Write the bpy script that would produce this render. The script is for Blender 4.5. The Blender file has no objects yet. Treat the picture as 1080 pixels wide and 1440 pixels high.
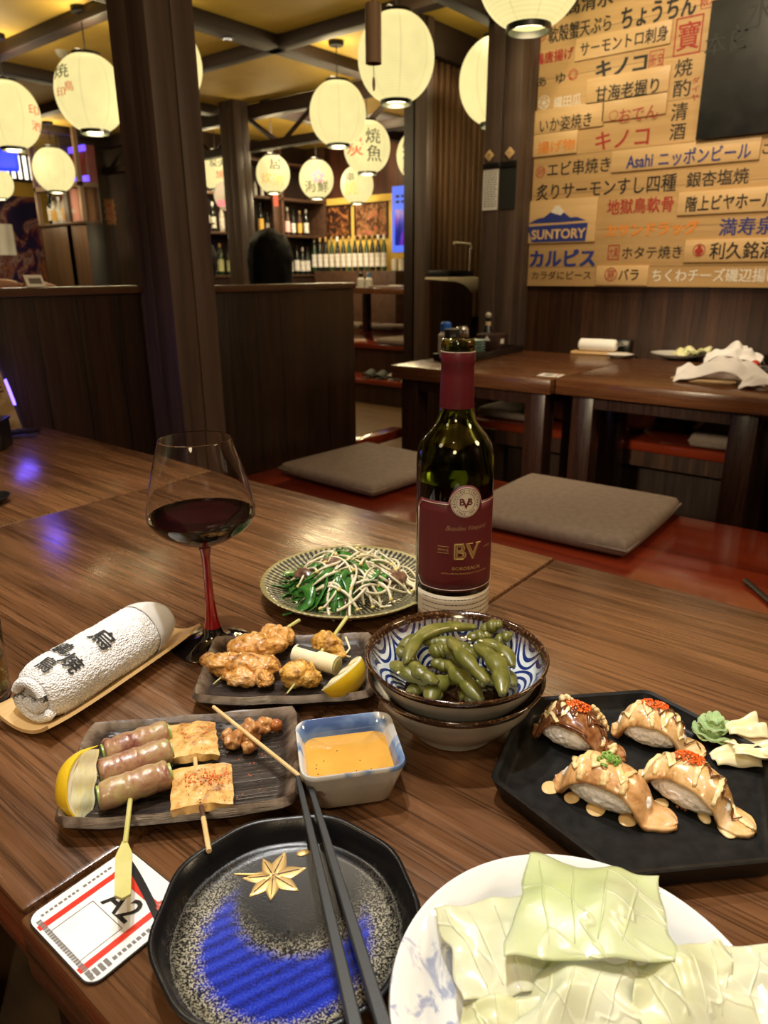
import bpy, bmesh, math, random
from mathutils import Vector as V, Matrix as Mx, noise as NZ
random.seed(7)
C = bpy.context.scene.collection
S = bpy.context.scene
PI = math.pi
R_ = math.radians
T = .72                     # table top height
EYE = V((0, 0, 1.07))       # where the phone is held

# ---------------------------------------------------------------- camera
YAW, PITCH, ROLL, FPX = .6819, .3264, -.0063, 998.0
_h = V((math.cos(YAW), math.sin(YAW), 0))
FW = _h * math.cos(PITCH) + V((0, 0, -math.sin(PITCH)))
_r = V((math.sin(YAW), -math.cos(YAW), 0)); _u = _r.cross(FW)
RT = _r * math.cos(ROLL) + _u * math.sin(ROLL)
UP = _u * math.cos(ROLL) - _r * math.sin(ROLL)
cam = bpy.data.cameras.new('camera'); cam.sensor_fit = 'HORIZONTAL'; cam.sensor_width = 36
cam.lens = 36 * FPX / 1080; cam.clip_start = .02; cam.clip_end = 60
cam.dof.use_dof = True; cam.dof.focus_distance = .55; cam.dof.aperture_fstop = 16
co = bpy.data.objects.new('camera', cam); C.objects.link(co)
m = Mx((RT, UP, -FW)).transposed().to_4x4(); m.translation = EYE; co.matrix_world = m
S.camera = co

# ---------------------------------------------------------------- world, lights, exposure
w = bpy.data.worlds.new('world'); S.world = w; w.use_nodes = True
w.node_tree.nodes['Background'].inputs[0].default_value = (1, .72, .45, 1)
w.node_tree.nodes['Background'].inputs[1].default_value = .02
S.view_settings.view_transform = 'Standard'; S.view_settings.look = 'None'
S.view_settings.gamma = 1; S.view_settings.exposure = 0.0
S.cycles.max_bounces = 8; S.cycles.transparent_max_bounces = 12; S.cycles.transmission_bounces = 10
S.cycles.caustics_reflective = False; S.cycles.caustics_refractive = False
S.cycles.sample_clamp_indirect = 3.0
def lamp(kind, name, loc, energy, color=(1, .8, .55), size=.1, target=None, angle=60, blend=.5, spec=1.0):
    l = bpy.data.lights.new(name, kind); l.energy = energy; l.color = color
    if kind == 'AREA': l.size = size
    else: l.shadow_soft_size = size
    if kind == 'SPOT': l.spot_size = R_(angle); l.spot_blend = blend
    l.specular_factor = spec
    o = bpy.data.objects.new(name, l); C.objects.link(o); o.location = loc
    if target is not None:
        o.rotation_euler = (V(target) - V(loc)).to_track_quat('-Z', 'Y').to_euler()
    return o
lamp('SPOT', 'overhead_spot', (.30, .42, 2.56), 88, (1, .985, .95), .035, (.28, .33, .72), 70, .8)
lamp('SPOT', 'overhead_spot', (.75, .72, 2.56), 54, (1, .97, .92), .03, (.40, .30, .72), 70, .8)
lamp('SPOT', 'overhead_spot', (-.55, -.15, 2.56), 30, (1, .985, .95), .04, (.30, .25, .72), 60, .8)
lamp('SPOT', 'overhead_spot', (.75, 1.35, 2.56), 40, (1, .82, .56), .05, (.55, .95, .72), 60, .8)
lamp('SPOT', 'overhead_spot', (2.55, .9, 2.56), 60, (1, .82, .58), .05, (2.65, .8, .72), 75, .8)
lamp('SPOT', 'overhead_spot', (2.0, .9, 2.5), 75, (1, .80, .52), .06, (3.2, .95, 1.5), 80, .9)
lamp('SPOT', 'overhead_spot', (1.5, 1.0, 2.56), 26, (1, .82, .58), .06, (1.45, 1.0, .45), 70, .9)
lamp('SPOT', 'overhead_spot', (6.5, 6.3, 2.56), 170, (1, .84, .6), .08, (7.2, 6.8, 1.3), 100, .9)
lamp('SPOT', 'overhead_spot', (5.3, 5.0, 2.56), 170, (1, .84, .6), .08, (6.3, 7.2, 1.3), 100, .9)
# unseen fill points added to stand in for room light around the viewer
lamp('POINT', 'room_fill_glow', (-1.2, -.7, 1.95), 40, (1, .78, .48), .2)
lamp('SPOT', 'overhead_spot', (4.3, 2.45, 2.56), 70, (1, .82, .56), .05, (4.55, 3.2, 1.4), 90, .8)  # added to brighten the slatted wall and the box below it
lamp('SPOT', 'overhead_spot', (3.6, 8.0, 2.56), 60, (1, .82, .56), .05, (4.6, 8.7, 1.3), 90, .8)
lamp('POINT', 'room_fill_glow', (1.35, -.9, 1.9), 44, (1, .78, .48), .2)  # another added fill point, no lantern hangs here
lamp('SPOT', 'bench_fill_spot', (-1.3, 1.05, 1.72), 330, (1, .80, .52), .08, (2.75, 1.0, .50), 17, .8)  # unseen spot added to light the far bench under its table
lamp('SPOT', 'overhead_spot', (2.9, 1.45, 2.5), 30, (1, .82, .56), .05, (4.0, 2.75, .95), 60, .8)  # extra spot added because the booth panel came out dark
lamp('POINT', 'blue_fill_point', (.72, 1.67, .815), .45, (.16, .10, 1), .045)  # unseen blue point added for the gleam on the far table corner
lamp('POINT', 'room_fill_glow', (-.9, 1.0, 2.15), 16, (1, .78, .48), .2)  # added fill point out of view on the left

# ---------------------------------------------------------------- points on planes
def ray(x, y): return FW + RT * ((x - 540) / FPX) - UP * ((y - 720) / FPX)
def at(x, y, z=T):
    d = ray(x, y); return EYE + d * ((z - EYE.z) / d.z)
def atX(x, y, X):
    d = ray(x, y); return EYE + d * (X / d.x)
def atY(x, y, Y):
    d = ray(x, y); return EYE + d * (Y / d.y)
def atD(x, y, D): return EYE + ray(x, y) * D
VIEWZ = YAW - PI / 2

# ---------------------------------------------------------------- mesh builder
class B:
    def __init__(s): s.bm = bmesh.new()
    def _face(s, vs):
        try: return s.bm.faces.new(vs)
        except ValueError: return None
    def box(s, x0, x1, y0, y1, z0, z1, bev=0, seg=2, mat=None):
        vs = [s.bm.verts.new((x, y, z)) for x in (x0, x1) for y in (y0, y1) for z in (z0, z1)]
        fs = [s._face([vs[i] for i in f]) for f in ((0, 1, 3, 2), (4, 6, 7, 5), (0, 4, 5, 1), (2, 3, 7, 6), (0, 2, 6, 4), (1, 5, 7, 3))]
        if bev:
            es = list({e for f in fs for e in f.edges})
            r = bmesh.ops.bevel(s.bm, geom=es, offset=bev, segments=seg, profile=.5, affect='EDGES')
            vs = list({v for f in r['faces'] for v in f.verts} | {v for v in vs if v.is_valid})
        if mat is not None: bmesh.ops.transform(s.bm, matrix=mat, verts=[v for v in vs if v.is_valid])
        return s
    def prism(s, poly, z0, z1, mat=None, bev=0):
        a = [s.bm.verts.new((p[0], p[1], z0)) for p in poly]; b = [s.bm.verts.new((p[0], p[1], z1)) for p in poly]
        n = len(poly); f0 = s._face(list(reversed(a))); f1 = s._face(b)
        for i in range(n): s._face([a[i], a[(i + 1) % n], b[(i + 1) % n], b[i]])
        vs = a + b
        if bev:
            r = bmesh.ops.bevel(s.bm, geom=list(f1.edges), offset=bev, segments=2, profile=.5, affect='EDGES')
            vs = [v for v in vs if v.is_valid] + list({v for f in r['faces'] for v in f.verts})
            vs = list(set(vs))
        if mat is not None: bmesh.ops.transform(s.bm, matrix=mat, verts=vs)
        return s
    def rings(s, rows, close=True, cap0=False, cap1=False):
        """rows: list of lists of points (all same length); quads between successive rows"""
        vr = [[s.bm.verts.new(p) for p in r] for r in rows]
        n = len(vr[0])
        for a, b in zip(vr, vr[1:]):
            for i in range(n if close else n - 1):
                s._face([a[i], a[(i + 1) % n], b[(i + 1) % n], b[i]])
        if cap0: s._face(list(reversed(vr[0])))
        if cap1: s._face(vr[-1])
        return s
    def lathe(s, prof, n=48, c=(0, 0, 0), f=None, cap0=False, cap1=False, mat=None):
        rows = []
        for k, (r, z) in enumerate(prof):
            row = []
            for i in range(n):
                a = 2 * PI * i / n; rr = r * (f(a, k) if f else 1)
                p = V((c[0] + rr * math.cos(a), c[1] + rr * math.sin(a), c[2] + z))
                row.append(mat @ p if mat is not None else p)
            rows.append(row)
        s.rings(rows, True, cap0, cap1); return s
    def tube(s, pts, rad, n=8, cap=True, flat=1.0, up=None):
        pts = [V(p) for p in pts]; rows = []
        if not isinstance(rad, (list, tuple)): rad = [rad] * len(pts)
        ref = V(up) if up is not None else V((0, 0, 1))
        for i, p in enumerate(pts):
            t = (pts[min(i + 1, len(pts) - 1)] - pts[max(i - 1, 0)]).normalized()
            a = ref.cross(t)
            if a.length < 1e-4: a = V((1, 0, 0)).cross(t)
            a.normalize(); b = t.cross(a).normalized()
            rows.append([p + (a * math.cos(2 * PI * k / n) + b * math.sin(2 * PI * k / n) * flat) * rad[i] for k in range(n)])
        s.rings(rows, True, cap, cap); return s
    def blob(s, c, r, sub=3, amp=0, freq=30, seed=0, rot=None, f=None):
        res = bmesh.ops.create_icosphere(s.bm, subdivisions=sub, radius=1)
        off = V((seed * 3.7, seed * 1.3, seed * 2.1))
        for v in res['verts']:
            d = v.co.copy(); p = V((d.x * r[0], d.y * r[1], d.z * r[2]))
            if f: p = f(p, d)
            if amp:
                k = NZ.noise(p * freq + off) + .5 * NZ.noise(p * freq * 2.3 + off)
                p = p + d * (amp * k)
            if rot is not None: p = rot @ p
            v.co = p + V(c)
        return s
    def grid(s, nu, nv, f, thick=0):
        """open sheet f(u,v); with thick a closed slab below it"""
        top = [[V(f(i / nu, j / nv)) for i in range(nu + 1)] for j in range(nv + 1)]
        tv = [[s.bm.verts.new(p) for p in r] for r in top]
        for j in range(nv):
            for i in range(nu): s._face([tv[j][i], tv[j][i + 1], tv[j + 1][i + 1], tv[j + 1][i]])
        if thick:
            bv = []
            for j in range(nv + 1):
                row = []
                for i in range(nu + 1):
                    du = top[j][min(i + 1, nu)] - top[j][max(i - 1, 0)]; dv = top[min(j + 1, nv)][i] - top[max(j - 1, 0)][i]
                    nn = du.cross(dv); nn = nn.normalized() if nn.length > 1e-9 else V((0, 0, 1))
                    row.append(s.bm.verts.new(top[j][i] - nn * thick))
                bv.append(row)
            for j in range(nv):
                for i in range(nu): s._face([bv[j][i], bv[j + 1][i], bv[j + 1][i + 1], bv[j][i + 1]])
            for i in range(nu):
                s._face([tv[0][i], bv[0][i], bv[0][i + 1], tv[0][i + 1]]); s._face([tv[nv][i], tv[nv][i + 1], bv[nv][i + 1], bv[nv][i]])
            for j in range(nv):
                s._face([tv[j][0], tv[j + 1][0], bv[j + 1][0], bv[j][0]]); s._face([tv[j][nu], bv[j][nu], bv[j + 1][nu], tv[j + 1][nu]])
        return s
    def mesh(s, name, smooth=35):
        bmesh.ops.recalc_face_normals(s.bm, faces=s.bm.faces)
        me = bpy.data.meshes.new(name); s.bm.to_mesh(me); s.bm.free()
        if smooth:
            me.polygons.foreach_set('use_smooth', [True] * len(me.polygons))
            if smooth < 180: me.set_sharp_from_angle(angle=R_(smooth))
        return me
def obj(name, b, mat, parent=None, label=None, smooth=35, loc=None):
    me = b.mesh(name, smooth) if isinstance(b, B) else b
    me.materials.clear(); me.materials.append(mat)
    o = bpy.data.objects.new(name, me); C.objects.link(o)
    if parent is not None: o.parent = parent
    if label: o['label'] = label
    if loc is not None: o.location = loc
    return o
def tag(o, label, cat, group=None, kind=None):
    o['label'] = label; o['category'] = cat
    if group: o['group'] = group
    if kind: o['kind'] = kind
    return o
def thing(name, label, cat, loc=(0, 0, 0), rz=0, group=None):
    o = bpy.data.objects.new(name, None); o.empty_display_size = .02; C.objects.link(o)
    o.location = loc; o.rotation_euler = (0, 0, rz)
    return tag(o, label, cat, group)
def struct(name, b, mat, smooth=35):
    o = obj(name, b, mat, None, None, smooth); o['kind'] = 'structure'; return o
def copy_tree(o, parent=None):
    c = o.copy(); C.objects.link(c)
    if parent is not None: c.parent = parent
    for ch in list(o.children): copy_tree(ch, c)
    return c

# ---------------------------------------------------------------- materials
MATS = {}
class N:
    def __init__(s, name):
        s.m = bpy.data.materials.new(name); s.m.use_nodes = True; s.t = s.m.node_tree; s.p = s.t.nodes['Principled BSDF']
    def new(s, kind, **k):
        n = s.t.nodes.new(kind)
        for a, v in k.items(): setattr(n, a, v)
        return n
    def link(s, a, b): s.t.links.new(a, b)
    def coord(s, scale=(1, 1, 1), rot=(0, 0, 0), loc=(0, 0, 0)):
        c = s.new('ShaderNodeTexCoord'); mp = s.new('ShaderNodeMapping')
        mp.inputs['Scale'].default_value = scale; mp.inputs['Rotation'].default_value = rot; mp.inputs['Location'].default_value = loc
        s.link(c.outputs['Object'], mp.inputs[0]); return mp.outputs[0]
    def noise(s, co, scale, detail=3, rough=.55, dist=0):
        n = s.new('ShaderNodeTexNoise'); n.inputs['Scale'].default_value = scale; n.inputs['Detail'].default_value = detail
        n.inputs['Roughness'].default_value = rough; n.inputs['Distortion'].default_value = dist
        s.link(co, n.inputs['Vector']); return n.outputs['Fac']
    def ramp(s, fac, stops, interp='LINEAR'):
        r = s.new('ShaderNodeValToRGB'); e = r.color_ramp.elements; r.color_ramp.interpolation = interp
        while len(e) < len(stops): e.new(.5)
        for el, (p, c) in zip(e, stops):
            el.position = p; el.color = (c[0], c[1], c[2], 1) if isinstance(c, (tuple, list)) else (c, c, c, 1)
        s.link(fac, r.inputs[0]); return r.outputs[0]
    def mix(s, fac, a, b, mode='MIX'):
        n = s.new('ShaderNodeMix', data_type='RGBA', blend_type=mode)
        for v, i in ((fac, 0), (a, 6), (b, 7)):
            if isinstance(v, (int, float)): n.inputs[i].default_value = v
            elif isinstance(v, (tuple, list)): n.inputs[i].default_value = (*v[:3], 1)
            else: s.link(v, n.inputs[i])
        return n.outputs[2]
    def math(s, op, a, b=None, c=None, clamp=False):
        n = s.new('ShaderNodeMath', operation=op); n.use_clamp = clamp
        for i, v in enumerate((a, b, c)):
            if v is None: continue
            if isinstance(v, (int, float)): n.inputs[i].default_value = v
            else: s.link(v, n.inputs[i])
        return n.outputs[0]
    def xyz(s, co):
        n = s.new('ShaderNodeSeparateXYZ'); s.link(co, n.inputs[0]); return n.outputs
    def bump(s, h, strength=.3, dist=.001):
        b = s.new('ShaderNodeBump'); b.inputs['Strength'].default_value = strength; b.inputs['Distance'].default_value = dist
        s.link(h, b.inputs['Height']); s.link(b.outputs[0], s.p.inputs['Normal'])
    def set(s, **k):
        for a, v in k.items():
            i = s.p.inputs[a.replace('_', ' ')]
            if hasattr(v, 'is_linked') or isinstance(v, bpy.types.NodeSocket): s.link(v, i)
            elif isinstance(v, (tuple, list)) and len(v) == 3 and i.type == 'RGBA': i.default_value = (*v, 1)
            else: i.default_value = v
        return s
def mat(name, col, rough=.5, col2=None, nscale=40, lo=.35, hi=.65, bump=0, bscale=200, bdist=.001, **k):
    if name in MATS: return MATS[name]
    n = N(name); n.set(Base_Color=col, Roughness=rough, **k)
    if col2 or bump: cc = n.coord()
    if col2: n.set(Base_Color=n.ramp(n.noise(cc, nscale, 4), [(lo, col), (hi, col2)]))
    if bump: n.bump(n.noise(cc, bscale, 3), bump, bdist)
    MATS[name] = n.m; return n.m
def emit(name, col, strength):
    if name in MATS: return MATS[name]
    n = N(name); n.set(Base_Color=(0, 0, 0), Emission_Color=col, Emission_Strength=strength, Roughness=.4)
    MATS[name] = n.m; return n.m
def wood(name, dark, light, axis='Y', rough=.3, scale=1.0, plank=0, paxis='X', gap=.02, bump=.15, coat=0, contrast=(.3, .7), tint=.35, fine=0):
    """straight-grained timber, grain along axis; plank: board width across paxis, each board its own tone"""
    if name in MATS: return MATS[name]
    n = N(name); st = {'X': (1.2, 22, 22), 'Y': (22, 1.2, 22), 'Z': (22, 22, 1.2)}[axis]
    co = n.coord(tuple(v * scale for v in st))
    if plank:
        raw = n.coord(); ax = n.xyz(raw)['XYZ'.index(paxis)]
        q = n.math('DIVIDE', ax, plank); idx = n.math('FLOOR', q); fr = n.math('FRACT', q)
        wn = n.new('ShaderNodeTexWhiteNoise', noise_dimensions='1D'); n.link(idx, wn.inputs['W'])
        off = n.new('ShaderNodeVectorMath', operation='MULTIPLY_ADD'); off.inputs[1].default_value = (31, 17, 23)
        n.link(wn.outputs['Color'], off.inputs[0]); n.link(co, off.inputs[2]); co = off.outputs[0]
    a = n.noise(co, 1.0, 6, .62, .6); b = n.noise(co, 6.0, 4, .7)
    f = n.math('ADD', n.math('MULTIPLY', a, .72), n.math('MULTIPLY', b, .28))
    col = n.ramp(f, [(contrast[0], dark), (contrast[1], light)])
    h = f
    if fine:      # thin dark pores and grain lines
        c3 = n.noise(n.coord(tuple(7 if v < 2 else 430 for v in st)), 1.0, 3, .6, .3); col = n.mix(1.0, col, n.ramp(c3, [(.36, 1 - fine), (.50, 1.0), (.66, 1.0), (.76, 1.12)]), 'MULTIPLY'); h = n.math('ADD', f, n.math('MULTIPLY', c3, .5))
    if plank:
        tone = n.ramp(wn.outputs['Value'], [(0, 1 - tint), (1, 1.0)])
        col = n.mix(1.0, col, tone, 'MULTIPLY')
        edge = n.math('LESS_THAN', n.math('MINIMUM', fr, n.math('SUBTRACT', 1.0, fr)), gap)
        col = n.mix(edge, col, tuple(c * .18 for c in dark))
        h = n.math('SUBTRACT', h, n.math('MULTIPLY', edge, 2.5))
    n.set(Base_Color=col, Roughness=n.ramp(b, [(.3, max(rough - .08, 0.02)), (.7, min(rough + .08, 1))]), Coat_Weight=coat, Coat_Roughness=.12)
    n.bump(h, bump, .002); MATS[name] = n.m; return n.m

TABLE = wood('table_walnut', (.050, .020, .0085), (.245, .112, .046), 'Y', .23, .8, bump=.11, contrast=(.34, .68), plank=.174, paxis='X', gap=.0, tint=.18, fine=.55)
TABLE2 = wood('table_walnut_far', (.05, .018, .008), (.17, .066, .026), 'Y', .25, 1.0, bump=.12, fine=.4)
DARKW = wood('dark_stained_wood', (.010, .0045, .003), (.036, .017, .010), 'Z', .42, 1.0, bump=.2)
POSTW = wood('post_wood', (.028, .017, .014), (.115, .075, .056), 'Z', .55, .8, bump=.2)
BEAMX = wood('beam_wood', (.012, .006, .004), (.035, .017, .010), 'X', .6, .8, bump=.15)
BEAMY = wood('beam_wood_long', (.012, .006, .004), (.038, .018, .011), 'Y', .6, .8, bump=.15)
PANELX = wood('panel_boards', (.009, .004, .0022), (.042, .018, .009), 'Z', .4, 1.0, plank=.105, paxis='X', bump=.25)
PANELY = wood('wainscot_boards', (.016, .006, .003), (.085, .034, .015), 'Z', .38, 1.0, plank=.055, paxis='Y', bump=.25, tint=.55)
LEGW = wood('leg_wood', (.012, .004, .003), (.04, .015, .009), 'Z', .3, 1.0, bump=.1)
LACQ = wood('red_lacquer_boards', (.115, .012, .005), (.30, .042, .014), 'Y', .12, .7, plank=.26, paxis='X', gap=.006, bump=.04, coat=.6, tint=.25)
FLOORM = wood('floor_boards', (.10, .052, .022), (.26, .155, .075), 'Y', .35, .6, plank=.16, paxis='X', bump=.1, tint=.2)
PALE = wood('pale_pine', (.50, .31, .125), (.66, .44, .21), 'Y', .45, 1.0, bump=.05)
PALE2 = wood('pale_pine_raised', (.54, .35, .15), (.70, .48, .24), 'Y', .45, 1.1, bump=.05)
OCHRE = mat('ochre_plaster', (.47, .30, .045), .7, (.54, .355, .06), 3, bump=.15, bscale=120)
BLACKP = mat('black_plastic', (.008, .008, .008), .35)
WHITEP = mat('white_paper', (.78, .77, .74), .55)
GOLD = mat('gold_paint', (.66, .46, .19), .38, (.55, .36, .13), 90, Metallic=.55)
STEEL = mat('steel', (.7, .7, .7), .2, Metallic=1.0)
INKB = mat('ink_black', (.012, .011, .010), .6)
INKR = mat('ink_red', (.36, .025, .018), .6)
INKU = mat('ink_blue', (.02, .035, .20), .6)
INKO = mat('ink_orange', (.72, .24, .03), .6)
INKW = mat('ink_white', (.75, .70, .60), .6)

# ---------------------------------------------------------------- lettering
def text_mesh(s, size=1.0, off=0.0, align='CENTER'):
    if off > .001 and any(ord(c_) > 0x2000 for c_ in s):       # heavy brush weight: overlaid copies keep small counters open
        base = text_mesh(s, size, 0, align); bm = bmesh.new(); k = off * .8
        for dx, dy in ((-k, -k * .6), (k, -k * .6), (-k, k * .6), (k, k * .6), (0, 0)):
            m_ = base.copy(); m_.transform(Mx.Translation((dx, dy, 0))); bm.from_mesh(m_)
        out = bpy.data.meshes.new('txt'); bm.to_mesh(out); bm.free(); return out
    c = bpy.data.curves.new('txt', 'FONT'); c.body = s; c.size = size; c.offset = off; c.align_x = align; c.resolution_u = 3
    o = bpy.data.objects.new('txt', c); C.objects.link(o)
    dg = bpy.context.evaluated_depsgraph_get(); dg.update()
    me = bpy.data.meshes.new_from_object(o.evaluated_get(dg))
    bpy.data.objects.remove(o); bpy.data.curves.remove(c); return me
def fit(me, w=None, h=None):
    """centre a text mesh on its own bounds and scale it to width w / height h"""
    xs = [v.co.x for v in me.vertices]; ys = [v.co.y for v in me.vertices]
    cx, cy = (min(xs) + max(xs)) / 2, (min(ys) + max(ys)) / 2; dx, dy = max(xs) - min(xs), max(ys) - min(ys)
    sx = w / dx if w else h / dy; sy = h / dy if h else sx
    for v in me.vertices: v.co = V(((v.co.x - cx) * sx, (v.co.y - cy) * sy, 0))
    return me
def map_mesh(me, f):
    for v in me.vertices: v.co = f(v.co)
    return me
def join_meshes(meshes, name):
    bm = bmesh.new()
    for me in meshes: bm.from_mesh(me)
    out = bpy.data.meshes.new(name); bm.to_mesh(out); bm.free(); return out
def rrect(w, h, r, n=5):
    return [(sx * (w / 2 - r) + r * math.cos(a), sy * (h / 2 - r) + r * math.sin(a))
            for sx, sy, a0 in ((1, 1, 0), (-1, 1, PI / 2), (-1, -1, PI), (1, -1, 1.5 * PI))
            for a in (a0 + PI / 2 * k / n for k in range(n + 1))]

# ================================================================ THE SETTING
CZ, BZ = 2.62, 2.54
struct('floor', B().box(-1.6, 9.6, -1.6, 11.6, -.1, 0), FLOORM)
struct('ceiling', B().box(-1.6, 9.6, -1.6, 11.6, CZ, CZ + .08), OCHRE)
WX = 3.22
struct('wall_right', B().box(WX, WX + .12, -1.6, 1.97, 0, CZ), PANELY)
struct('wall_alcove', B().box(WX + .12, 5.6, 1.91, 1.97, 0, CZ), PANELX)
struct('wall_corridor', B().box(5.6, 5.7, 1.9, 3.26, 0, CZ), PANELY)
struct('wall_middle', B().box(4.36, 7.7, 3.26, 3.34, 0, CZ), PANELX)
struct('wall_back', B().box(7.6, 7.7, 3.34, 7.5, 0, CZ), wood('red_brown_boards', (.03, .009, .005), (.13, .040, .018), 'Z', .5, 1, plank=.16, paxis='Y', bump=.2, tint=.5))
struct('wall_shelves', B().box(5.75, 7.6, 7.4, 7.5, 0, CZ), PANELX)
struct('wall_side', B().box(5.75, 5.85, 7.5, 8.7, 0, CZ), PANELY)
struct('wall_panel', B().box(4.70, 5.75, 8.56, 8.66, 0, CZ), wood('brown_panel_boards', (.020, .009, .005), (.085, .042, .022), 'Z', .45, 1, plank=.21, paxis='X', bump=.25, tint=.45))
struct('wall_far', B().box(-1.6, 5.85, 10.6, 10.7, 0, CZ), OCHRE)
struct('wall_left', B().box(-1.7, -1.6, -1.6, 10.7, 0, CZ), DARKW)
struct('wall_near', B().box(-1.6, 3.34, -1.7, -1.6, 0, CZ), DARKW)
# ceiling beams
for i, (x0, x1, y0, y1, z0, mm) in enumerate((
        (2.80, 2.90, -1.5, 10.6, BZ, BEAMY), (3.95, 4.05, -1.5, 10.6, BZ, BEAMY), (1.3, 1.4, -1.5, 10.6, BZ, BEAMY),
        (-1.6, 5.1, 4.12, 4.27, BZ, BEAMX), (-1.6, 5.1, 6.2, 6.34, BZ, BEAMX), (-1.6, 5.1, 8.3, 8.44, BZ, BEAMX),
        (-1.6, 3.22, 1.98, 2.1, BZ, BEAMX), (4.2, 5.6, 3.12, 3.26, 2.42, BEAMX), (5.2, 7.6, 5.6, 5.72, 2.5, BEAMX))):
    struct('trim_%d' % (i + 1), B().box(x0, x1, y0, y1, z0, CZ - .001, .006), mm)
struct('trim_10', B().box(1.24, 3.22, 1.84, 1.92, 2.08, 2.19, .008), BEAMX)          # header over the booth end
struct('trim_11', B().box(3.05, 3.22, -1.5, 1.9, 2.26, 2.54, .01), BEAMY)            # header over the menu wall
# timber truss above the aisle
t = thing('timber_truss', 'dark timber truss with diagonal braces below the ceiling across the aisle', 'truss', (5.245, 6.6, 2.2))
obj('top_chord', B().box(-.05, .05, -3.2, 3.4, .28, .40, .006), BEAMY, t)
obj('bottom_chord', B().box(-.05, .05, -3.2, 3.4, 0, .075, .006), BEAMY, t)
for k in range(13):
    y0 = -3.1 + k * .5; a, b = (0, .30) if k % 2 == 0 else (.30, 0)
    obj('brace', B().tube([(0, y0, a + .03), (0, y0 + .5, b + .03)], .026, 4), BEAMY, t)
# posts
def groove_post(name, label, x0, x1, y0, y1, z0, z1, seams=True):
    b = B()
    ym = (y0 + y1) / 2; xm = (x0 + x1) / 2; g = .003
    if seams:
        for xa, xb in ((x0, xm - g), (xm + g, x1)):
            for ya, yb in ((y0, ym - g), (ym + g, y1)): b.box(xa, xb, ya, yb, z0, z1, .004)
        b.box(x0 + .006, x1 - .006, y0 + .006, y1 - .006, z0, z1)
    else: b.box(x0, x1, y0, y1, z0, z1, .006)
    o = obj(name, b, POSTW); return tag(o, label, 'post')
groove_post('wooden_post', 'large dark square wooden post rising from the low partition left of the wine glass', 1.123, 1.262, 1.60, 1.75, 0, CZ - .001)
px = 3.06; ya, yb = atX(731, 180, px).y, atX(682, 180, px).y
groove_post('wooden_post', 'brown wooden post beside the left edge of the menu board, with a paper notice', px, WX - .002, ya, yb, 0, CZ - .001)
POST2 = (px, ya, yb)
groove_post('wooden_post', 'slim brown wooden post at the left end of the slatted wall, right of the screen', 4.30, 4.37, 3.10, 3.20, 0, CZ - .001, False)
groove_post('wooden_post', 'dark wooden post under the truss, in front of the bottle shelves', 5.0, 5.18, 5.86, 6.08, 0, CZ - .001, True)
# low partitions
def partition(name, label, x0, x1, y0, y1, z1):
    t = thing(name, label, 'partition', ((x0 + x1) / 2, (y0 + y1) / 2, 0)); w, d = (x1 - x0) / 2, (y1 - y0) / 2
    obj('panel', B().box(-w, w, -d, d, 0, z1 - .02, .003), PANELX, t)
    obj('cap_rail', B().box(-w - .004, w + .004, -d - .01, d + .01, z1 - .02, z1, .004), wood('cap_wood', (.04, .018, .008), (.12, .06, .03), 'X', .35), t)
partition('low_partition', 'low dark board partition with a cap rail right of the big post', 1.265, 1.975, 1.735, 1.785, 1.035)
partition('low_partition', 'low dark board partition with a cap rail left of the big post', -1.55, 1.120, 1.735, 1.785, 1.04)
# benches
def bench(name, label, x0, x1, y0, y1, z=.45, notch=False):
    t = thing(name, label, 'bench', ((x0 + x1) / 2, (y0 + y1) / 2, 0)); w, d = (x1 - x0) / 2, (y1 - y0) / 2
    if notch:      # the big post stands in a corner cut out of the platform
        obj('seat_board', B().box(-w, w, -d, d - .136, z - .04, z, .010, 3), LACQ, t); obj('seat_board', B().box(-w + .478, w, d - .1355, d, z - .04, z, .003), LACQ, t)
    else: obj('seat_board', B().box(-w, w, -d, d, z - .04, z, .010, 3), LACQ, t)
    obj('fascia', B().box(-w + .015, w - .015, -d, d - .138, z - .10, z - .04), PANELY, t)
    obj('base', B().box(-w + .13, w - .05, -d, d - .14, .0, z - .10), DARKW, t)
bench('platform_bench', 'wide red lacquered platform bench with two grey cushions between the two tables', .79, 1.89, -1.55, 1.732, notch=True)
bench('platform_bench', 'red lacquered wall bench under the menu board behind the far table', 2.68, 3.05, -1.55, 1.69)
bench('platform_bench', 'red lacquered bench on the near left side below the table corner', -.95, .02, -1.55, 1.73)
# end landing of the platform beyond the partition
tag(obj('platform_step', B().box(1.98, 2.33, 1.78, 1.84, .41, .45, .006), LACQ), 'short red lacquered board end beyond the partition', 'step')

# dining tables
def dtable(name, label, x0, x1, y0, y1, top, m, leg=.07, inset=.05, th=.045, apron=.05, far=0):
    t = thing(name, label, 'table', ((x0 + x1) / 2, (y0 + y1) / 2, 0)); w, d = (x1 - x0) / 2, (y1 - y0) / 2
    obj('tabletop', B().box(-w, w, -d, d, top - th, top, .004, 2), m, t)
    obj('apron', B().box(-w + inset, w - inset - far, -d + inset, d - inset, top - th - apron, top - th), LEGW, t)
    for sx in (-1, 1):
        for sy in (-1, 1):
            cx, cy = sx * (w - inset - leg / 2 + .005) - (far if sx > 0 else 0), sy * (d - inset - leg / 2 + .005)
            obj('leg', B().box(cx - leg / 2, cx + leg / 2, cy - leg / 2, cy + leg / 2, 0, top - th - .001, .004), LEGW, t)
    return t
g = .0012
dtable('dining_table', 'near walnut dining table holding the white cabbage plate and the black blue glazed plate', .108, .795, -.34, .3625 - g, T - .0005, TABLE)
dtable('dining_table', 'middle walnut dining table holding the wine bottle and wine glass', .112, .797, .3625 + g, 1.055 - g, T, TABLE)
dtable('dining_table', 'far walnut dining table with the menu stand, against the low partition', .112, .797, 1.055 + g, 1.715, T, TABLE)
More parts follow.
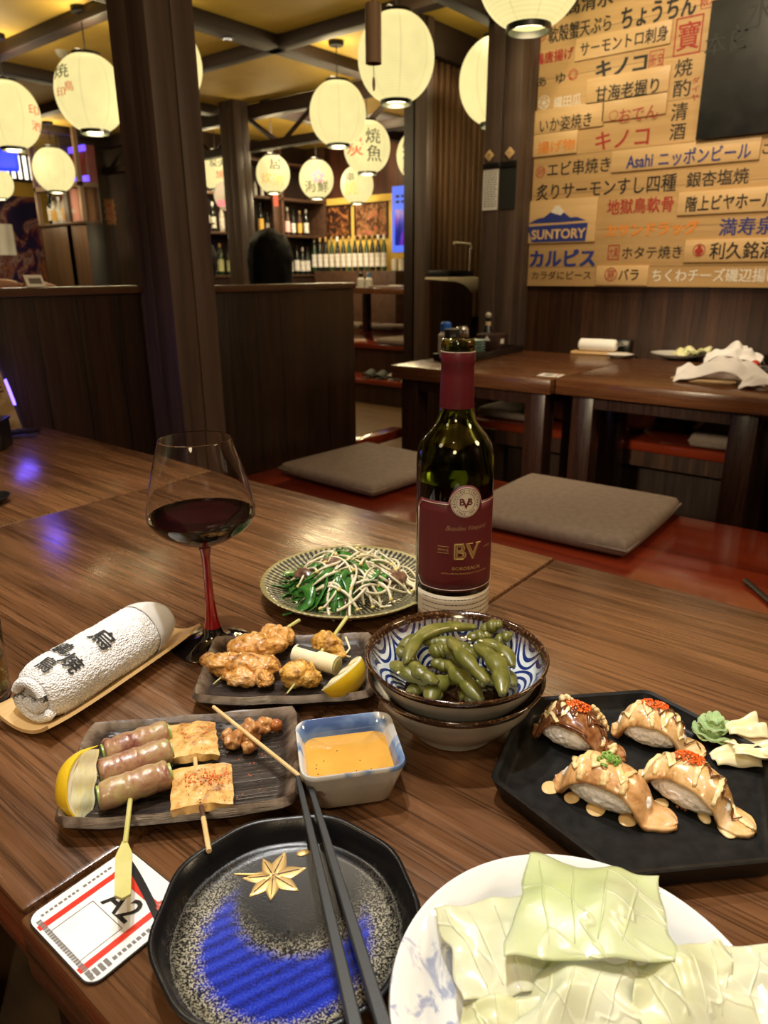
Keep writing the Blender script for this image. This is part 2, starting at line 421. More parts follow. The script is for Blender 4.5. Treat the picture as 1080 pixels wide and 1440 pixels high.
X2 = 2.255
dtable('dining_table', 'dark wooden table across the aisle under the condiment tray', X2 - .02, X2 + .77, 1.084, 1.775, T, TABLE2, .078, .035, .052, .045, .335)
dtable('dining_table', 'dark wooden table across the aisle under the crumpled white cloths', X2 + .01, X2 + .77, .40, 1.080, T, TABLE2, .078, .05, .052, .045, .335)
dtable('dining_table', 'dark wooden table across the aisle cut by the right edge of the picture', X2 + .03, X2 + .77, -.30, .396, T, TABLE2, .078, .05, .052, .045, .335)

# cushions
CUSH = mat('cushion_cloth', (.17, .128, .100), .85, (.21, .162, .128), 60, bump=.25, bscale=900, bdist=.0006)
def cushion(label, c, ax, w, d, h=.05, group=None):
    """soft square seat pad: pillowed rounded slab"""
    t = thing('seat_cushion', label, 'cushion', c, ax, group)
    b = B(); n = 22
    def sh(sgn):
        def f(u, v):
            x, y = math.sin((u - .5) * PI), math.sin((v - .5) * PI)
            e = max(abs(x), abs(y)); k = (1 - e ** 26) ** .5 if e < 1 else 0
            cr = 1 - .03 * (abs(x) * abs(y)) ** 4
            return V((x * w / 2 * cr, y * d / 2 * cr, h / 2 + sgn * (h / 2) * k * (.86 + .14 * (1 - e * e))))
        return f
    b.grid(n, n, sh(1)); b.grid(n, n, sh(-1)); bmesh.ops.remove_doubles(b.bm, verts=b.bm.verts, dist=.0008)
    obj('pad', b, CUSH, t, smooth=60)
    s = B(); pts = []
    for i in range(4):
        a, q = [(-1, -1), (1, -1), (1, 1), (-1, 1)][i], [(1, -1), (1, 1), (-1, 1), (-1, -1)][i]
        pts += [V(((a[0] + (q[0] - a[0]) * k / 6) * w / 2 * .985, (a[1] + (q[1] - a[1]) * k / 6) * d / 2 * .985, h / 2)) for k in range(6)]
    s.tube(pts + [pts[0]], .003, 6); obj('seam_piping', s, CUSH, t); return t
cushion('grey brown square seat cushion on the red bench right of the bottle', (1.685, .735, .4505), R_(2), .43, .45, .05)
cushion('grey brown square seat cushion on the red bench left of the bottle', (1.70, 1.44, .4505), R_(-3), .42, .42, .045)
cushion('grey cushion on the wall bench seen under the table below the white cloth', (2.875, .56, .4505), R_(6), .36, .40, .055)
cushion('grey cushion on the wall bench seen between table legs right of the bottle', (2.88, 1.52, .4505), 0, .32, .30, .05)

# strap end on the bench at the right edge
tag(obj('dark_strap', B().tube([at(1048, 815, .458), at(1066, 830, .456), at(1095, 855, .456)], .007, 6, True, .35), BLACKP), 'dark grey strap end lying on the red bench at the right edge', 'strap')

# ---------------------------------------------------------------- slatted wall and its panel
t = thing('slat_screen', 'tall brown screen of vertical slats behind the lanterns beside the post', 'screen', (4.37, 3.2, 0))
SL = wood('slat_wood', (.05, .024, .011), (.19, .105, .052), 'Z', .4, 1.0, bump=.15)
obj('backing', B().box(0, 1.22, .03, .055, 0, 2.42), DARKW, t)
for k in range(16): obj('slat', B().box(.03 + k * .075, .03 + k * .075 + .038, -.03, .03, .72, 2.42, .004), SL, t)
# low panel with a rounded shoulder
yP = 2.75; pl = [(atY(x, y, yP).x, atY(x, y, yP).z) for x, y in ((597, 393), (634, 396), (643, 399), (651, 405), (657, 414))]
poly = [(pl[0][0], 0)] + pl + [(pl[-1][0], 0)]
rot = Mx.Translation((0, yP, 0)) @ Mx.Rotation(PI / 2, 4, 'X')
tag(obj('booth_panel', B().prism([(p[0], p[1]) for p in poly], 0, .04, rot), wood('booth_panel_wood', (.035, .016, .008), (.13, .062, .03), 'Z', .45, 1, plank=.12, paxis='X', bump=.2)), 'low dark wood booth side panel with a rounded top corner below the slats', 'panel')
p0 = atY(615, 388, 2.9)
t = thing('wall_box', 'cream equipment box with a bent white arm mounted below the slatted wall', 'box', (p0.x + .13, 2.9, p0.z - .115))
CREAM = mat('cream_plastic', (.55, .47, .32), .5)
obj('body', B().box(0, .40, 0, .20, .0, .105, .006), CREAM, t)
obj('lid', B().box(.02, .34, .01, .19, .105, .15, .004), BLACKP, t, 'black lid')
obj('arm', B().tube([(.405, .09, .06), (.42, .09, .30), (.405, .09, .33), (.20, .09, .335)], .012, 6), CREAM, t)

# ---------------------------------------------------------------- notices on the post
t = thing('paper_notice', 'white printed paper notice in a black clip on the brown post', 'notice', (POST2[0] - .004, 0, 0))
q = [atX(x, y, POST2[0] - .004) for x, y in ((680, 239), (699, 238), (697, 295), (678, 295))]
ymid = (POST2[1] + POST2[2]) / 2
yl, yr = POST2[2] - .003, ymid + .006; zt, zb = q[0].z, q[2].z
obj('sheet', B().box(-.001, .002, yr, yl, zb, zt), WHITEP, t)
obj('clip_bar', B().box(-.006, .003, yr - .002, yl + .002, zt, zt + .025, .002), BLACKP, t, 'black clip bar')
ln = B()
for k in range(15):
    zz = zt - .012 - k * (zt - zb - .02) / 15
    y1 = yl - .008
    while y1 > yr + .012:
        L = random.uniform(.006, .018); ln.box(-.0018, -.0008, max(y1 - L, yr + .006), y1, zz - .0035, zz); y1 -= L + .004
obj('print', ln, mat('print_grey', (.16, .15, .14), .6), t, 'rows of small grey print')
t = thing('notice_board', 'empty dark grey notice panel on the brown post right of the paper notice', 'notice', (POST2[0] - .004, 0, 0))
obj('panel', B().box(-.001, .003, POST2[1] + .004, ymid - .006, zb, zt), mat('slate_panel', (.02, .022, .02), .5), t)
obj('clip_bar', B().box(-.006, .003, POST2[1] + .002, ymid - .004, zt, zt + .025, .002), BLACKP, t)
for (x, y, ch), lab in zip(((688, 219, '\u4e09'), (717, 215, '\u4e00')), ('small pale diamond number tag left on the brown post', 'small pale diamond number tag right on the brown post')):
    p = atX(x, y, POST2[0] - .004); t = thing('number_tag', lab, 'tag', p)
    obj('plate', B().box(-.003, .003, -.018, .018, -.018, .018, .002, mat=Mx.Rotation(R_(45), 4, 'X')), PALE2, t)
    me = map_mesh(fit(text_mesh(ch, 1), .016), lambda c: V((-.0042, -c.x, c.y))); obj('mark', me, INKB, t, smooth=0)

# ---------------------------------------------------------------- menu board
BX = WX - .02
t = thing('menu_board', 'large pale wooden wall board covered with Japanese menu lettering', 'sign', (BX, 0, 0))
y0, y1 = min(atX(736, 402, BX).y - .006, POST2[1] - .002), .15
zb_ = atX(736, 402, BX).z; zt_ = 2.26
obj('backing_board', B().box(0, .019, y1, y0, zb_, zt_, .002), wood('pine_boards', (.50, .31, .125), (.68, .45, .21), 'Y', .45, 1.0, plank=.155, paxis='Z', gap=.005, bump=.08, tint=.16), t)
def bpoly(px4, th=.008, mm=None, nm='plank', dx=0):
    pts = [atX(x, y, BX) for x, y in px4]; b = B(); lo = [(-dx - th, p.y, p.z) for p in pts]; hi = [(-dx, p.y, p.z) for p in pts]
    a = [b.bm.verts.new(p) for p in lo]; c = [b.bm.verts.new(p) for p in hi]; b._face(a); b._face(list(reversed(c)))
    for i in range(len(a)): b._face([a[i], c[i], c[(i + 1) % len(a)], a[(i + 1) % len(a)]])
    return obj(nm, b, mm or PALE2, t)
def plank(xl, xr, ytl, ybl):
    """raised plank: given left/right pixels and the top and bottom at its left end, kept level on the wall"""
    a, b_ = atX(xl, ytl, BX), atX(xl, ybl, BX); yr = atX(xr, (ytl + ybl) / 2, BX).y
    return obj('plank', B().box(-.008, 0, yr, a.y, b_.z, a.z, .0015), PALE2, t)
planks = {}
for k, a in dict(salmon=(811, 942, 56, 87), shrimp=(827, 940, 112, 148), asahi=(862, 1067, 213, 243), grill=(751, 849, 157, 190), hall=(956, 1100, 271, 303), riku=(965, 1110, 338, 369), pork=(840, 912, 374, 401), mount=(737, 839, 284, 343), fried=(748, 812, 191, 222), oden=(849, 937, 142, 172)).items(): planks[k] = plank(*a)
def lettering(s, x0, x1, yc, hpx, ink, bold=0, on=None, vert=False):
    """painted lettering, level on the wall; extents are read off the wall plane"""
    c = atX((x0 + x1) / 2, yc, BX); wd = abs(atX(x0, yc, BX).y - atX(x1, yc, BX).y)
    hh = abs(atX((x0 + x1) / 2, yc - hpx / 2, BX).z - atX((x0 + x1) / 2, yc + hpx / 2, BX).z)
    me = fit(text_mesh(s, 1, bold), wd, hh); dx = -.0095 if on else -.0012
    return obj('lettering', map_mesh(me, lambda p: V((dx - random.uniform(0, .0001), c.y - p.x, c.z + p.y))), ink, planks[on] if on else t, smooth=0)
def ring(x, y, rp, ink, on=None, sq=False, n=28, wd=.12, aspect=1.0):
    c = atX(x, y, BX); r = abs(atX(x, y - rp, BX).z - c.z); b = B(); dx = -.0094 if on else -.0011
    P = [(math.cos(2 * PI * k / n), math.sin(2 * PI * k / n)) for k in range(n)] if not sq else [(-1, -1), (1, -1), (1, 1), (-1, 1)]
    o_ = [b.bm.verts.new((dx, c.y - p[0] * r * aspect, c.z + p[1] * r)) for p in P]; i_ = [b.bm.verts.new((dx, c.y - p[0] * (r * aspect - r * wd), c.z + p[1] * r * (1 - wd))) for p in P]
    for k in range(len(P)): b._face([o_[k], o_[(k + 1) % len(P)], i_[(k + 1) % len(P)], i_[k]])
    return obj('emblem', b, ink, planks[on] if on else t, smooth=0)
for a in (('\u9ad8\u6e05\u6c34', 796, 862, 2, 26, INKB, .03), ('\u3061\u3087\u3046\u3061\u3093', 873, 977, 16, 32, INKB, .035), ('\u9650\u5b9a', 986, 1010, 0, 15, INKR, .0),
          ('\u8edf\u6bbb\u87f9\u5929\u3077\u3089', 771, 858, 41, 24, INKB, .02), ('\u5b89', 756, 766, 49, 11, INKR, .0), ('\u9d8f\u5510\u63da\u3052', 752, 806, 79, 17, INKR, .025),
          ('\u30b5\u30fc\u30e2\u30f3\u30c8\u30ed\u523a\u8eab', 816, 937, 59, 21, INKB, .02, 'salmon'), ('\u3042', 756, 768, 115, 14, INKB, .015), ('\u3086', 782, 795, 110, 15, INKB, .015),
          ('\u30ad\u30ce\u30b3', 838, 909, 93, 26, INKB, .05), ('\u65b0\u5b9d', 915, 932, 84, 18, INKR, .0), ('\u5bf6', 953, 984, 50, 40, INKR, .012),
          ('\u7518\u6d77\u8001\u63e1\u308a', 838, 926, 127, 22, INKB, .02, 'shrimp'), ('\u7e54\u7530\u74dc', 779, 817, 142, 16, INKW, .01), ('\u304a\u3067\u3093', 872, 926, 160, 19, INKR, .0, 'oden'),
          ('\u3044\u304b\u59ff\u713c\u304d', 760, 832, 173, 20, INKB, .01, 'grill'), ('\u713c', 949, 974, 95, 25, INKB, .01), ('\u914c', 947, 971, 124, 24, INKB, .01), ('\u6e05', 944, 967, 157, 25, INKB, .01), ('\u9152', 942, 964, 185, 23, INKB, .01),
          ('\u30c0', 973, 984, 113, 9, INKR, .01), ('\u30a4', 973, 983, 125, 9, INKR, .01), ('\u30e4', 972, 982, 137, 9, INKR, .01), ('\u63da\u3052\u7269', 757, 809, 206, 17, INKO, .015, 'fried'),
          ('\u30ad\u30ce\u30b3', 837, 912, 195, 26, INKR, .02), ('\u5375', 756, 765, 242, 10, INKR, .0), ('\u30a8\u30d3\u4e32\u713c\u304d', 769, 857, 235, 21, INKB, .012), ('\u30cb\u30c3\u30dd\u30f3\u30d3\u30fc\u30eb', 926, 1054, 218, 23, INKU, .02, 'asahi'),
          ('Asahi', 882, 919, 227, 18, INKU, .02, 'asahi'), ('\u7099\u308a\u30b5\u30fc\u30e2\u30f3\u3059\u3057\u56db\u7a2e', 750, 944, 264, 24, INKB, .015), ('\u9280\u674f\u5869\u713c', 965, 1052, 250, 22, INKB, .012), ('\u5730\u7344\u9ce5\u8edf\u9aa8', 853, 946, 289, 22, INKR, .02),
          ('\u968e\u4e0a\u30d3\u30e4\u30db\u30fc\u30eb', 964, 1088, 284, 22, INKB, .02, 'hall'), ('SUNTORY', 748, 824, 329, 14, PALE2, .03), ('\u30ab\u30eb\u30d4\u30b9', 744, 836, 363, 24, INKU, .055), ('\u30ab\u30e9\u30c0\u306b\u30d4\u30fc\u30b9', 747, 830, 387, 12, INKB, .008),
          ('\u30ab\u30b5\u30f3\u30c9\u30e9\u30c3\u30b0', 850, 979, 322, 19, INKO, .045), ('\u6e80\u5bff\u6cc9', 1011, 1090, 318, 25, INKU, .02), ('\u5927\u9ed2', 857, 869, 355, 14, INKR, 0), ('\u30db\u30bf\u30c6\u713c\u304d', 874, 958, 355, 18, INKB, .008),
          ('\u5229\u4e45\u9298\u9152', 998, 1092, 352, 24, INKB, .015, 'riku'), ('\u8c5a', 855, 866, 386, 12, INKR, .0, 'pork'), ('\u30d0\u30e9', 871, 899, 386, 16, INKB, .015, 'pork'), ('\u3061\u304f\u308f\u30c1\u30fc\u30ba\u78ef\u8fba\u63da\u3052', 913, 1092, 387, 19, INKW, .02), ('\u3054', 1073, 1086, 208, 16, INKB, .02)):
    lettering(*a)
for a in ((761, 50, 9.5, INKR), (806, 105, 8, INKR), (765, 144, 10, INKW), (864, 163, 7, INKR, 'oden'), (760, 242, 8, INKR), (968, 50, 27, INKR, None, True, 4, .08, .8), (923, 84, 13.5, INKR, None, True, 4, .1, .85), (863, 355, 10.5, INKR, None, True, 4, .14, .85), (860, 386, 9.5, INKR, 'pork'), (984, 352, 9, INKR, 'riku'), (998, 0, 11, INKR, None, True, 4, .1, 1.15)): ring(*a)
lettering('\u2600', 799, 813, 105, 14, INKR, .0); lettering('\u2663', 978, 990, 352, 14, INKR, .0, 'riku'); lettering('\u2740', 758, 772, 144, 14, INKW, .0)
# mountain emblem of the whisky panel
em = planks['mount']
def flat(px, ink, dx, nm='emblem'):
    b = B(); vs = [b.bm.verts.new((dx, atX(x, y, BX).y, atX(x, y, BX).z)) for x, y in px]; b._face(vs); return obj(nm, b, ink, em, smooth=0)
flat(((743, 319), (828, 313), (824, 339), (749, 341)), INKU, -.0088)
flat(((744, 315), (757, 308), (766, 306), (776, 298), (783, 302), (792, 297), (803, 306), (812, 305), (826, 310), (786, 313)), INKU, -.0088)
flat(((776, 299), (782, 290), (788, 289), (795, 298), (789, 303), (784, 301)), INKW, -.0090)
for o in [c for c in t.children if c.name.startswith('lettering')]:
    if o.data.materials[0] == PALE2:
        for v in o.data.vertices: v.co.x = -.0096
# blackboard
t = thing('blackboard', 'black chalkboard hanging on the pale menu wall at the right edge', 'blackboard', (BX - .018, 0, 0))
a, c = atX(997, 11, BX - .018), atX(982, 197, BX - .018)
obj('slate', B().box(-.006, .0, .30, (a.y + c.y) / 2, c.z, a.z + .02, .002), mat('slate', (.009, .010, .010), .45, (.018, .019, .018), 14), t)
obj('backer', B().box(.0, .017, .32, (a.y + c.y) / 2 - .02, c.z + .02, a.z, .002), BLACKP, t)
for s, x, y, h in (('\u6c34', 1070, 15, 30), ('\u672c\u65e5', 1020, 60, 22), ('\u3068', 1045, 50, 24)):
    c = atX(x, y, BX - .025); hh = h / 998 * 3.4
    me = map_mesh(fit(text_mesh(s, 1, -.004), None, hh), lambda p: V((-.0068, c.y - p.x, c.z + p.y))); obj('chalk_writing', me, mat('chalk', (.045, .048, .047), .9), t, 'faint chalk writing', smooth=0)

# ================================================================ LANTERNS
def shade_mat(name, strength):
    n = N(name); c = n.coord(); x, y, z = n.xyz(c)
    ang = n.math('FRACT', n.math('MULTIPLY_ADD', n.math('ARCTAN2', y, x), 8 / (2 * PI), 4.5))
    seam = n.math('LESS_THAN', n.math('ABSOLUTE', n.math('SUBTRACT', ang, .5)), .018)
    rib = n.math('MULTIPLY_ADD', n.math('SINE', n.math('MULTIPLY', z, 520)), .05, .95)
    mott = n.math('MULTIPLY_ADD', n.noise(c, 9, 3), .22, .89)
    k = n.math('MULTIPLY', n.math('MULTIPLY', rib, mott), n.math('MULTIPLY_ADD', seam, -.22, 1))
    n.set(Base_Color=(.16, .14, .08), Roughness=.7, Emission_Color=(.98, .83, .35), Emission_Strength=n.math('MULTIPLY', k, strength))
    return n.m
SHADE = shade_mat('lit_paper_shade', 1.03)
def lantern(label, p, wd, px_text=(), glow=20.0, spin=0):
    """round paper lantern, width wd, hanging from the ceiling; p = its centre"""
    r = wd / 2; h = wd * .515
    t = thing('paper_lantern', label, 'lantern', p, 0, 'paper lanterns')
    prof = []; n = 26; e0 = R_(68)
    for k in range(n + 1):
        e = -e0 + 2 * e0 * k / n; prof.append((r * math.cos(e) ** .92, h * math.sin(e) / math.sin(e0) * .955))
    sh = obj('shade', B().lathe(prof, 48), SHADE, t, smooth=180); sh.rotation_euler.z = spin
    rr = prof[0][0]; zt, zb = prof[-1][1], prof[0][1]
    for nm, z0, z1 in (('top_ring', zt - .004, zt + wd * .035), ('bottom_ring', zb - wd * .05, zb + .004)):
        obj(nm, B().lathe([(rr * .93, z0), (rr * 1.03, z0), (rr * 1.03, z1), (rr * .93, z1), (rr * .93, z0)], 40), mat('lantern_ring_black', (.008, .010, .007), .3), t, 'black ring')
    top = CZ - p[2]
    obj('cord', B().tube([(0, 0, zt + wd * .03), (0, 0, top - .03)], .004, 6), BLACKP, t)
    obj('hanger', B().tube([(-rr, 0, zt + wd * .03), (-rr * .8, 0, zt + wd * .075), (rr * .8, 0, zt + wd * .075), (rr, 0, zt + wd * .03)], .003, 5), BLACKP, t)
    obj('canopy', B().lathe([(.001, top - .03), (.05, top - .03), (.055, top - .022), (.055, top - .001), (.001, top - .001)], 28), BLACKP, t)
    to = (EYE - V(p)); az0 = math.atan2(to.y, to.x); el0 = math.asin(to.z / to.length)
    for s, u, v, size, ink in px_text:      # u,v = position on the shade seen from the room, fractions of the radius; size as a fraction of the width
        me = fit(text_mesh(s, 1, .006), None, size * wd)
        def f(c):
            X = u * r + c.x; Y = v * h + c.y
            e = math.asin(max(-.98, min(.98, Y / h * .96))) ; ce = math.cos(e) ** .92
            a = az0 + math.asin(max(-.98, min(.98, X / (r * max(ce, .2))))); k = r * ce * 1.012
            return V((k * math.cos(a), k * math.sin(a), h * math.sin(e) / math.sin(e0) * .955))
        o = obj('lettering', map_mesh(me, f), ink, sh, smooth=0); o.rotation_euler.z = -spin
    if glow:
        lo = lamp('POINT', 'lantern_bulb_glow', (p[0], p[1], p[2] + zt + wd * .055), glow * min(1, (max(CZ - p[2] - zt, .02) / .42) ** 1.6), (1, .80, .46), .10)
        lo.parent = t; lo.location = (0, 0, zt + wd * .055)
        lo = lamp('POINT', 'lantern_bulb_glow', p, glow * .6, (1, .80, .46), .06)
        lo.parent = t; lo.location = (0, 0, zb - wd * .075)
    return t
LK = mat('lantern_ink', (.03, .025, .015), .7); LR = mat('lantern_red', (.55, .07, .03), .7, Emission_Color=(.70, .10, .03), Emission_Strength=.7); LO = mat('lantern_amber', (.75, .45, .10), .7, Emission_Color=(.85, .45, .06), Emission_Strength=.8); LP = mat('lantern_pink', (.75, .25, .30), .7, Emission_Color=(.85, .25, .28), Emission_Strength=.7)
def LN(x, y, wpx, D, *a, **k):
    p = atD(x, y, FPX * D / wpx); ca = (p - EYE).normalized().dot(FW)
    return lantern(a[0], p, 1.05 * D * (.35 + .65 * ca), *a[1:], **k)
NEAR, FAR = .46, .40
LN(12, 162, 92, NEAR, 'paper lantern cut by the left edge with a red stamp', [('\u5370', .78, .1, .16, LR), ('\u9152', .80, -.35, .14, LR)])
LN(127, 132, 102, NEAR, 'big paper lantern with black brush writing left of the big post', [('\u713c', -.72, .42, .2, LK), ('\u9ce5', -.55, .0, .13, LR), ('\u5370', -.78, -.12, .12, LR)])
LN(234, 92, 106, NEAR, 'paper lantern half hidden behind the big dark post')
LN(76, 239, 59, NEAR, 'plain paper lantern before the cabinet at the left')
LN(-2, 258, 42, .36, 'small paper lantern at the left edge below the blue sign')
LN(304, 240, 49, .385, 'paper lantern with black and red writing just right of the big post', [('\u70ad\u706b', .1, .3, .22, LK), ('\u713c', .2, -.3, .22, LR)])
LN(384, 245, 48, .345, 'paper lantern with amber patterns right of the post under the truss', [('\u5c45', .15, .45, .3, LK), ('\u708a', -.4, -.3, .28, LO), ('\u9152', .3, -.4, .3, LO)])
LN(445, 252, 49, .37, 'paper lantern painted with a pink flower and brush writing', [('\u273f', .1, .05, .34, LP), ('\u6d77', -.35, -.45, .3, LK), ('\u9bae', .35, -.45, .3, LK)])
LN(502, 260, 47, FAR, 'paper lantern with an amber figure below the grilled fish lantern', [('\u4e32', -.4, .35, .24, LK), ('\u713c', -.35, -.25, .36, LO)])
LN(516, 207, 67, .39, 'paper lantern with black grilled fish writing and a red stamp', [('\u713c', .25, .3, .30, LK), ('\u9b5a', .3, -.35, .30, LK), ('\u70ad', -.5, -.1, .34, LR)])
LN(475, 160, 82, .425, 'plain paper lantern hanging left of the wooden wind chime')
LN(557, 82, 114, NEAR, 'large plain paper lantern right behind the wooden wind chime')
LN(588, 219, 62, FAR, 'paper lantern with black tavern writing partly behind the slim post', [('\u5c45', -.45, .5, .25, LK), ('\u9152', -.45, .0, .25, LK), ('\u5c4b', -.45, -.5, .25, LK)])
LN(699, 115, 112, .50, 'plain paper lantern half hidden behind the brown post')
LN(748, -52, 172, NEAR, 'nearest paper lantern at the top edge above the far table', glow=6.0)
# round printed sign hanging in front of the shelves
p = atD(321, 276, 7.6); t = thing('round_sign', 'round white and pink hanging sign below the lantern right of the big post', 'sign', p, math.atan2(-p.y, -p.x))
obj('disc', B().lathe([(.001, -.012), (.15, -.012), (.155, 0), (.15, .012), (.001, .012)], 32, mat=Mx.Rotation(PI / 2, 4, 'Y')), mat('sign_white', (.75, .66, .58), .5), t)
obj('band', B().box(.0125, .0135, -.12, .12, -.10, -.04), LP, t, 'pink band')
obj('cord', B().tube([(0, 0, .15), (0, 0, CZ - p.z - .002)], .004, 5), BLACKP, t)
p = atY(389, 341, 7.4 - .352); t = thing('round_plaque', 'round red plaque on the shelf front between the bottles', 'plaque', p, -PI / 2)
obj('disc', B().lathe([(.001, -.01), (.075, -.01), (.08, 0), (.075, .01), (.001, .01)], 28, mat=Mx.Rotation(PI / 2, 4, 'Y')), mat('plaque_red', (.40, .10, .07), .5), t)
obj('rim', B().lathe([(.066, .010), (.070, .013), (.074, .010)], 28, mat=Mx.Rotation(PI / 2, 4, 'Y')), mat('sign_white', (.75, .66, .58)), t)

# wooden wind chime
p = atD(525, 47, 2.15); s = 2.15 / FPX
t = thing('wind_chime', 'brown wooden tube wind chime with a leaf tassel hanging from the ceiling', 'wind chime', p)
obj('tube', B().lathe([(9 * s, -37 * s), (11.5 * s, -37 * s), (11.5 * s, 35 * s), (10.5 * s, 36 * s), (.001, 36 * s), (.001, 30 * s), (9 * s, 30 * s), (9 * s, -37 * s)], 28), wood('chime_wood', (.24, .15, .09), (.36, .24, .15), 'Z', .5, 1.5), t)
obj('cord', B().tube([(0, 0, 36 * s), (0, 0, CZ - p.z - .002)], .0015, 5), BLACKP, t)
obj('clapper_string', B().tube([(0, 0, 25 * s), (0, 0, -52 * s)], .001, 5), BLACKP, t)
obj('leaf_tassel', B().blob((0, 0, -62 * s), (3.4 * s, 1.2 * s, 10 * s), 2), wood('chime_wood', (.16, .085, .045), (.26, .15, .085)), t)

# small ceiling fittings
def downlight(label, x, y, z, on=3.0):
    p = at(x, y, z - .004); t = thing('downlight', label, 'downlight', p, 0, 'downlights')
    obj('trim_ring', B().lathe([(.028, .003), (.045, .003), (.047, -.006), (.030, -.004), (.028, .003)], 28), STEEL, t)
    obj('lens', B().lathe([(.001, -.001), (.029, -.001)], 24), emit('downlight_lens%d' % (on > 1), (1, .92, .8), on), t)
downlight('round steel downlight set in the ceiling beam above the big post', 320, 54, BZ, .5)
for x, y, lab in ((280, 190, 'small lit downlight between the big post and the truss'), (411, 200, 'upper of two small lit downlights below the truss'), (411, 209, 'lower of two small lit downlights below the truss'), (552, 184, 'small lit downlight beside the ceiling vent')):
    downlight(lab, x, y, CZ, 6)
p = at(545, 172, CZ); tag(obj('ceiling_vent', B().box(p.x - .5, p.x + .4, p.y - .3, p.y + .3, CZ - .03, CZ - .001, .01), mat('vent_grey', (.5, .48, .5), .5)), 'pale grey flat ceiling vent panel behind the large lantern', 'vent')
p = atD(85, 65, 5.2); t = thing('ceiling_spotlight', 'small frosted spotlight on the ceiling left of the big lantern', 'spotlight', p)
obj('glass_shade', B().lathe([(.015, .07), (.045, .06), (.055, .0), (.04, -.05), (.02, -.07), (.001, -.072)], 20), mat('frosted_glass', (.55, .52, .42), .35, Transmission_Weight=.4), t)
obj('stem', B().tube([(0, 0, .06), (0, 0, CZ - p.z - .001)], .012, 8), BLACKP, t)

# ================================================================ FAR SHELVES AND BOTTLES
GB = [mat('bottle_black', (.006, .009, .007), .12), mat('bottle_green', (.02, .045, .018), .12), mat('bottle_brown', (.05, .022, .010), .12), mat('bottle_clear', (.45, .42, .36), .1)]
LB = [mat('label_white', (.70, .66, .58), .55, (.45, .42, .38), 55, .45, .6), mat('label_gold', (.62, .36, .06), .5), mat('label_pink', (.70, .42, .38), .5), mat('label_lime', (.48, .52, .20), .5, (.62, .62, .4), 50)]
CB = [mat('cap_white', (.72, .70, .64), .4), mat('cap_black', (.01, .01, .01), .4), GOLD]
def sbottle(label, p, h, g=0, l=0, c=0, group=None, slim=1.0):
    t = thing('sake_bottle', label, 'bottle', p, 0, group); r = h * .125 * slim
    obj('glass_body', B().lathe([(.001, 0), (r * .95, 0), (r, .01), (r, h * .58), (r * .85, h * .68), (r * .42, h * .80), (r * .36, h * .93), (r * .40, h * .94), (.001, h * .945)], 18), GB[g], t)
    obj('paper_label', B().lathe([(r * 1.015, h * .12), (r * 1.015, h * .50)], 18), LB[l], t)
    obj('cap', B().lathe([(r * .44, h * .86), (r * .46, h * .865), (r * .46, h * .995), (.001, h)], 14), CB[c], t)
    return t
# wall of bottles to the right
YS = 7.4
SHW = wood('shelf_wood', (.025, .011, .006), (.09, .042, .02), 'X', .45, 1, bump=.1)
xa, xb = atY(276, 350, YS - .15).x, 7.50
t = thing('shelf_unit', 'dark wooden wall shelves full of bottles behind the lanterns', 'shelf', ((xa + xb) / 2, YS - .17, 0)); w2 = (xb - xa) / 2
zs = [atY(400, y, YS - .15).z for y in (386, 331, 281, 232)]
for z in zs: obj('shelf_board', B().box(-w2, w2, -.17, .169, z - .03, z, .003), SHW, t)
for x in [atY(q_, 350, YS - .17).x - (xa + xb) / 2 for q_ in (277, 341, 388)] + [w2]: obj('upright', B().box(x - .02, x + .02, -.17, .169, 0, CZ - .01, .003), SHW, t)
obj('cupboard', B().box(-w2, w2, -.16, .169, 0, zs[0] - .04), PANELX, t)
sp = lambda x, lv, d=.12: V((atY(x, 350, YS - .17 - d * 0).x, YS - .17, zs[lv] + .0005))
for x, lv, h, g, l, c, lab in (
        (286, 1, .38, 3, 1, 0, 'tall clear bottle with gold label at the left end of the upper shelf'), (294, 1, .36, 0, 0, 0, 'black bottle with white label and cap second along the upper shelf'), (303, 1, .33, 0, 0, 0, 'black bottle with white label third along the upper shelf by the big post'), (315, 1, .31, 3, 0, 1, 'clear bottle with white label beside the post under the truss'),
        (299, 0, .33, 1, 0, 0, 'green bottle with white label at the left end of the lower shelf'), (309, 0, .36, 1, 3, 2, 'green bottle with lime label and gold top on the lower shelf'), (321, 0, .34, 1, 3, 1, 'green bottle with pale lime label right on the lower shelf by the post'),
        (369, 1, .36, 0, 1, 1, 'dark bottle with a gold label just right of the post under the truss'), (378, 1, .26, 0, 0, 1, 'short dark bottle with a small white label right of the post'), (397, 1, .34, 0, 3, 0, 'dark bottle with lime label and white cap on the upper right shelf'), (406, 1, .34, 2, 2, 0, 'bottle with a pink label and white cap on the upper right shelf'),
        (414, 1, .30, 0, 0, 1, 'dark bottle with a broad white label on the upper right shelf'), (423, 1, .31, 2, 1, 2, 'bottle with an orange gold label on the upper right shelf'), (432, 1, .33, 0, 0, 0, 'dark bottle with white label at the right end of the upper right shelf'),
        (399, 0, .33, 1, 0, 1, 'green bottle at the left end of the lower right shelf'), (408, 0, .32, 1, 0, 0, 'green bottle with white cap second on the lower right shelf'), (417, 0, .36, 0, 0, 1, 'dark bottle with white label third on the lower right shelf'), (425, 0, .34, 0, 0, 0, 'dark bottle with white cap fourth on the lower right shelf'), (432, 0, .35, 0, 0, 1, 'dark bottle at the right end of the lower right shelf'),
        (364, 2, .20, 3, 0, 1, 'left of two clear bottles on the top shelf right of the post'), (373, 2, .20, 3, 0, 1, 'right of two clear bottles on the top shelf right of the post')):
    sbottle(lab, sp(x, lv), h, g, l, c, None, .82)
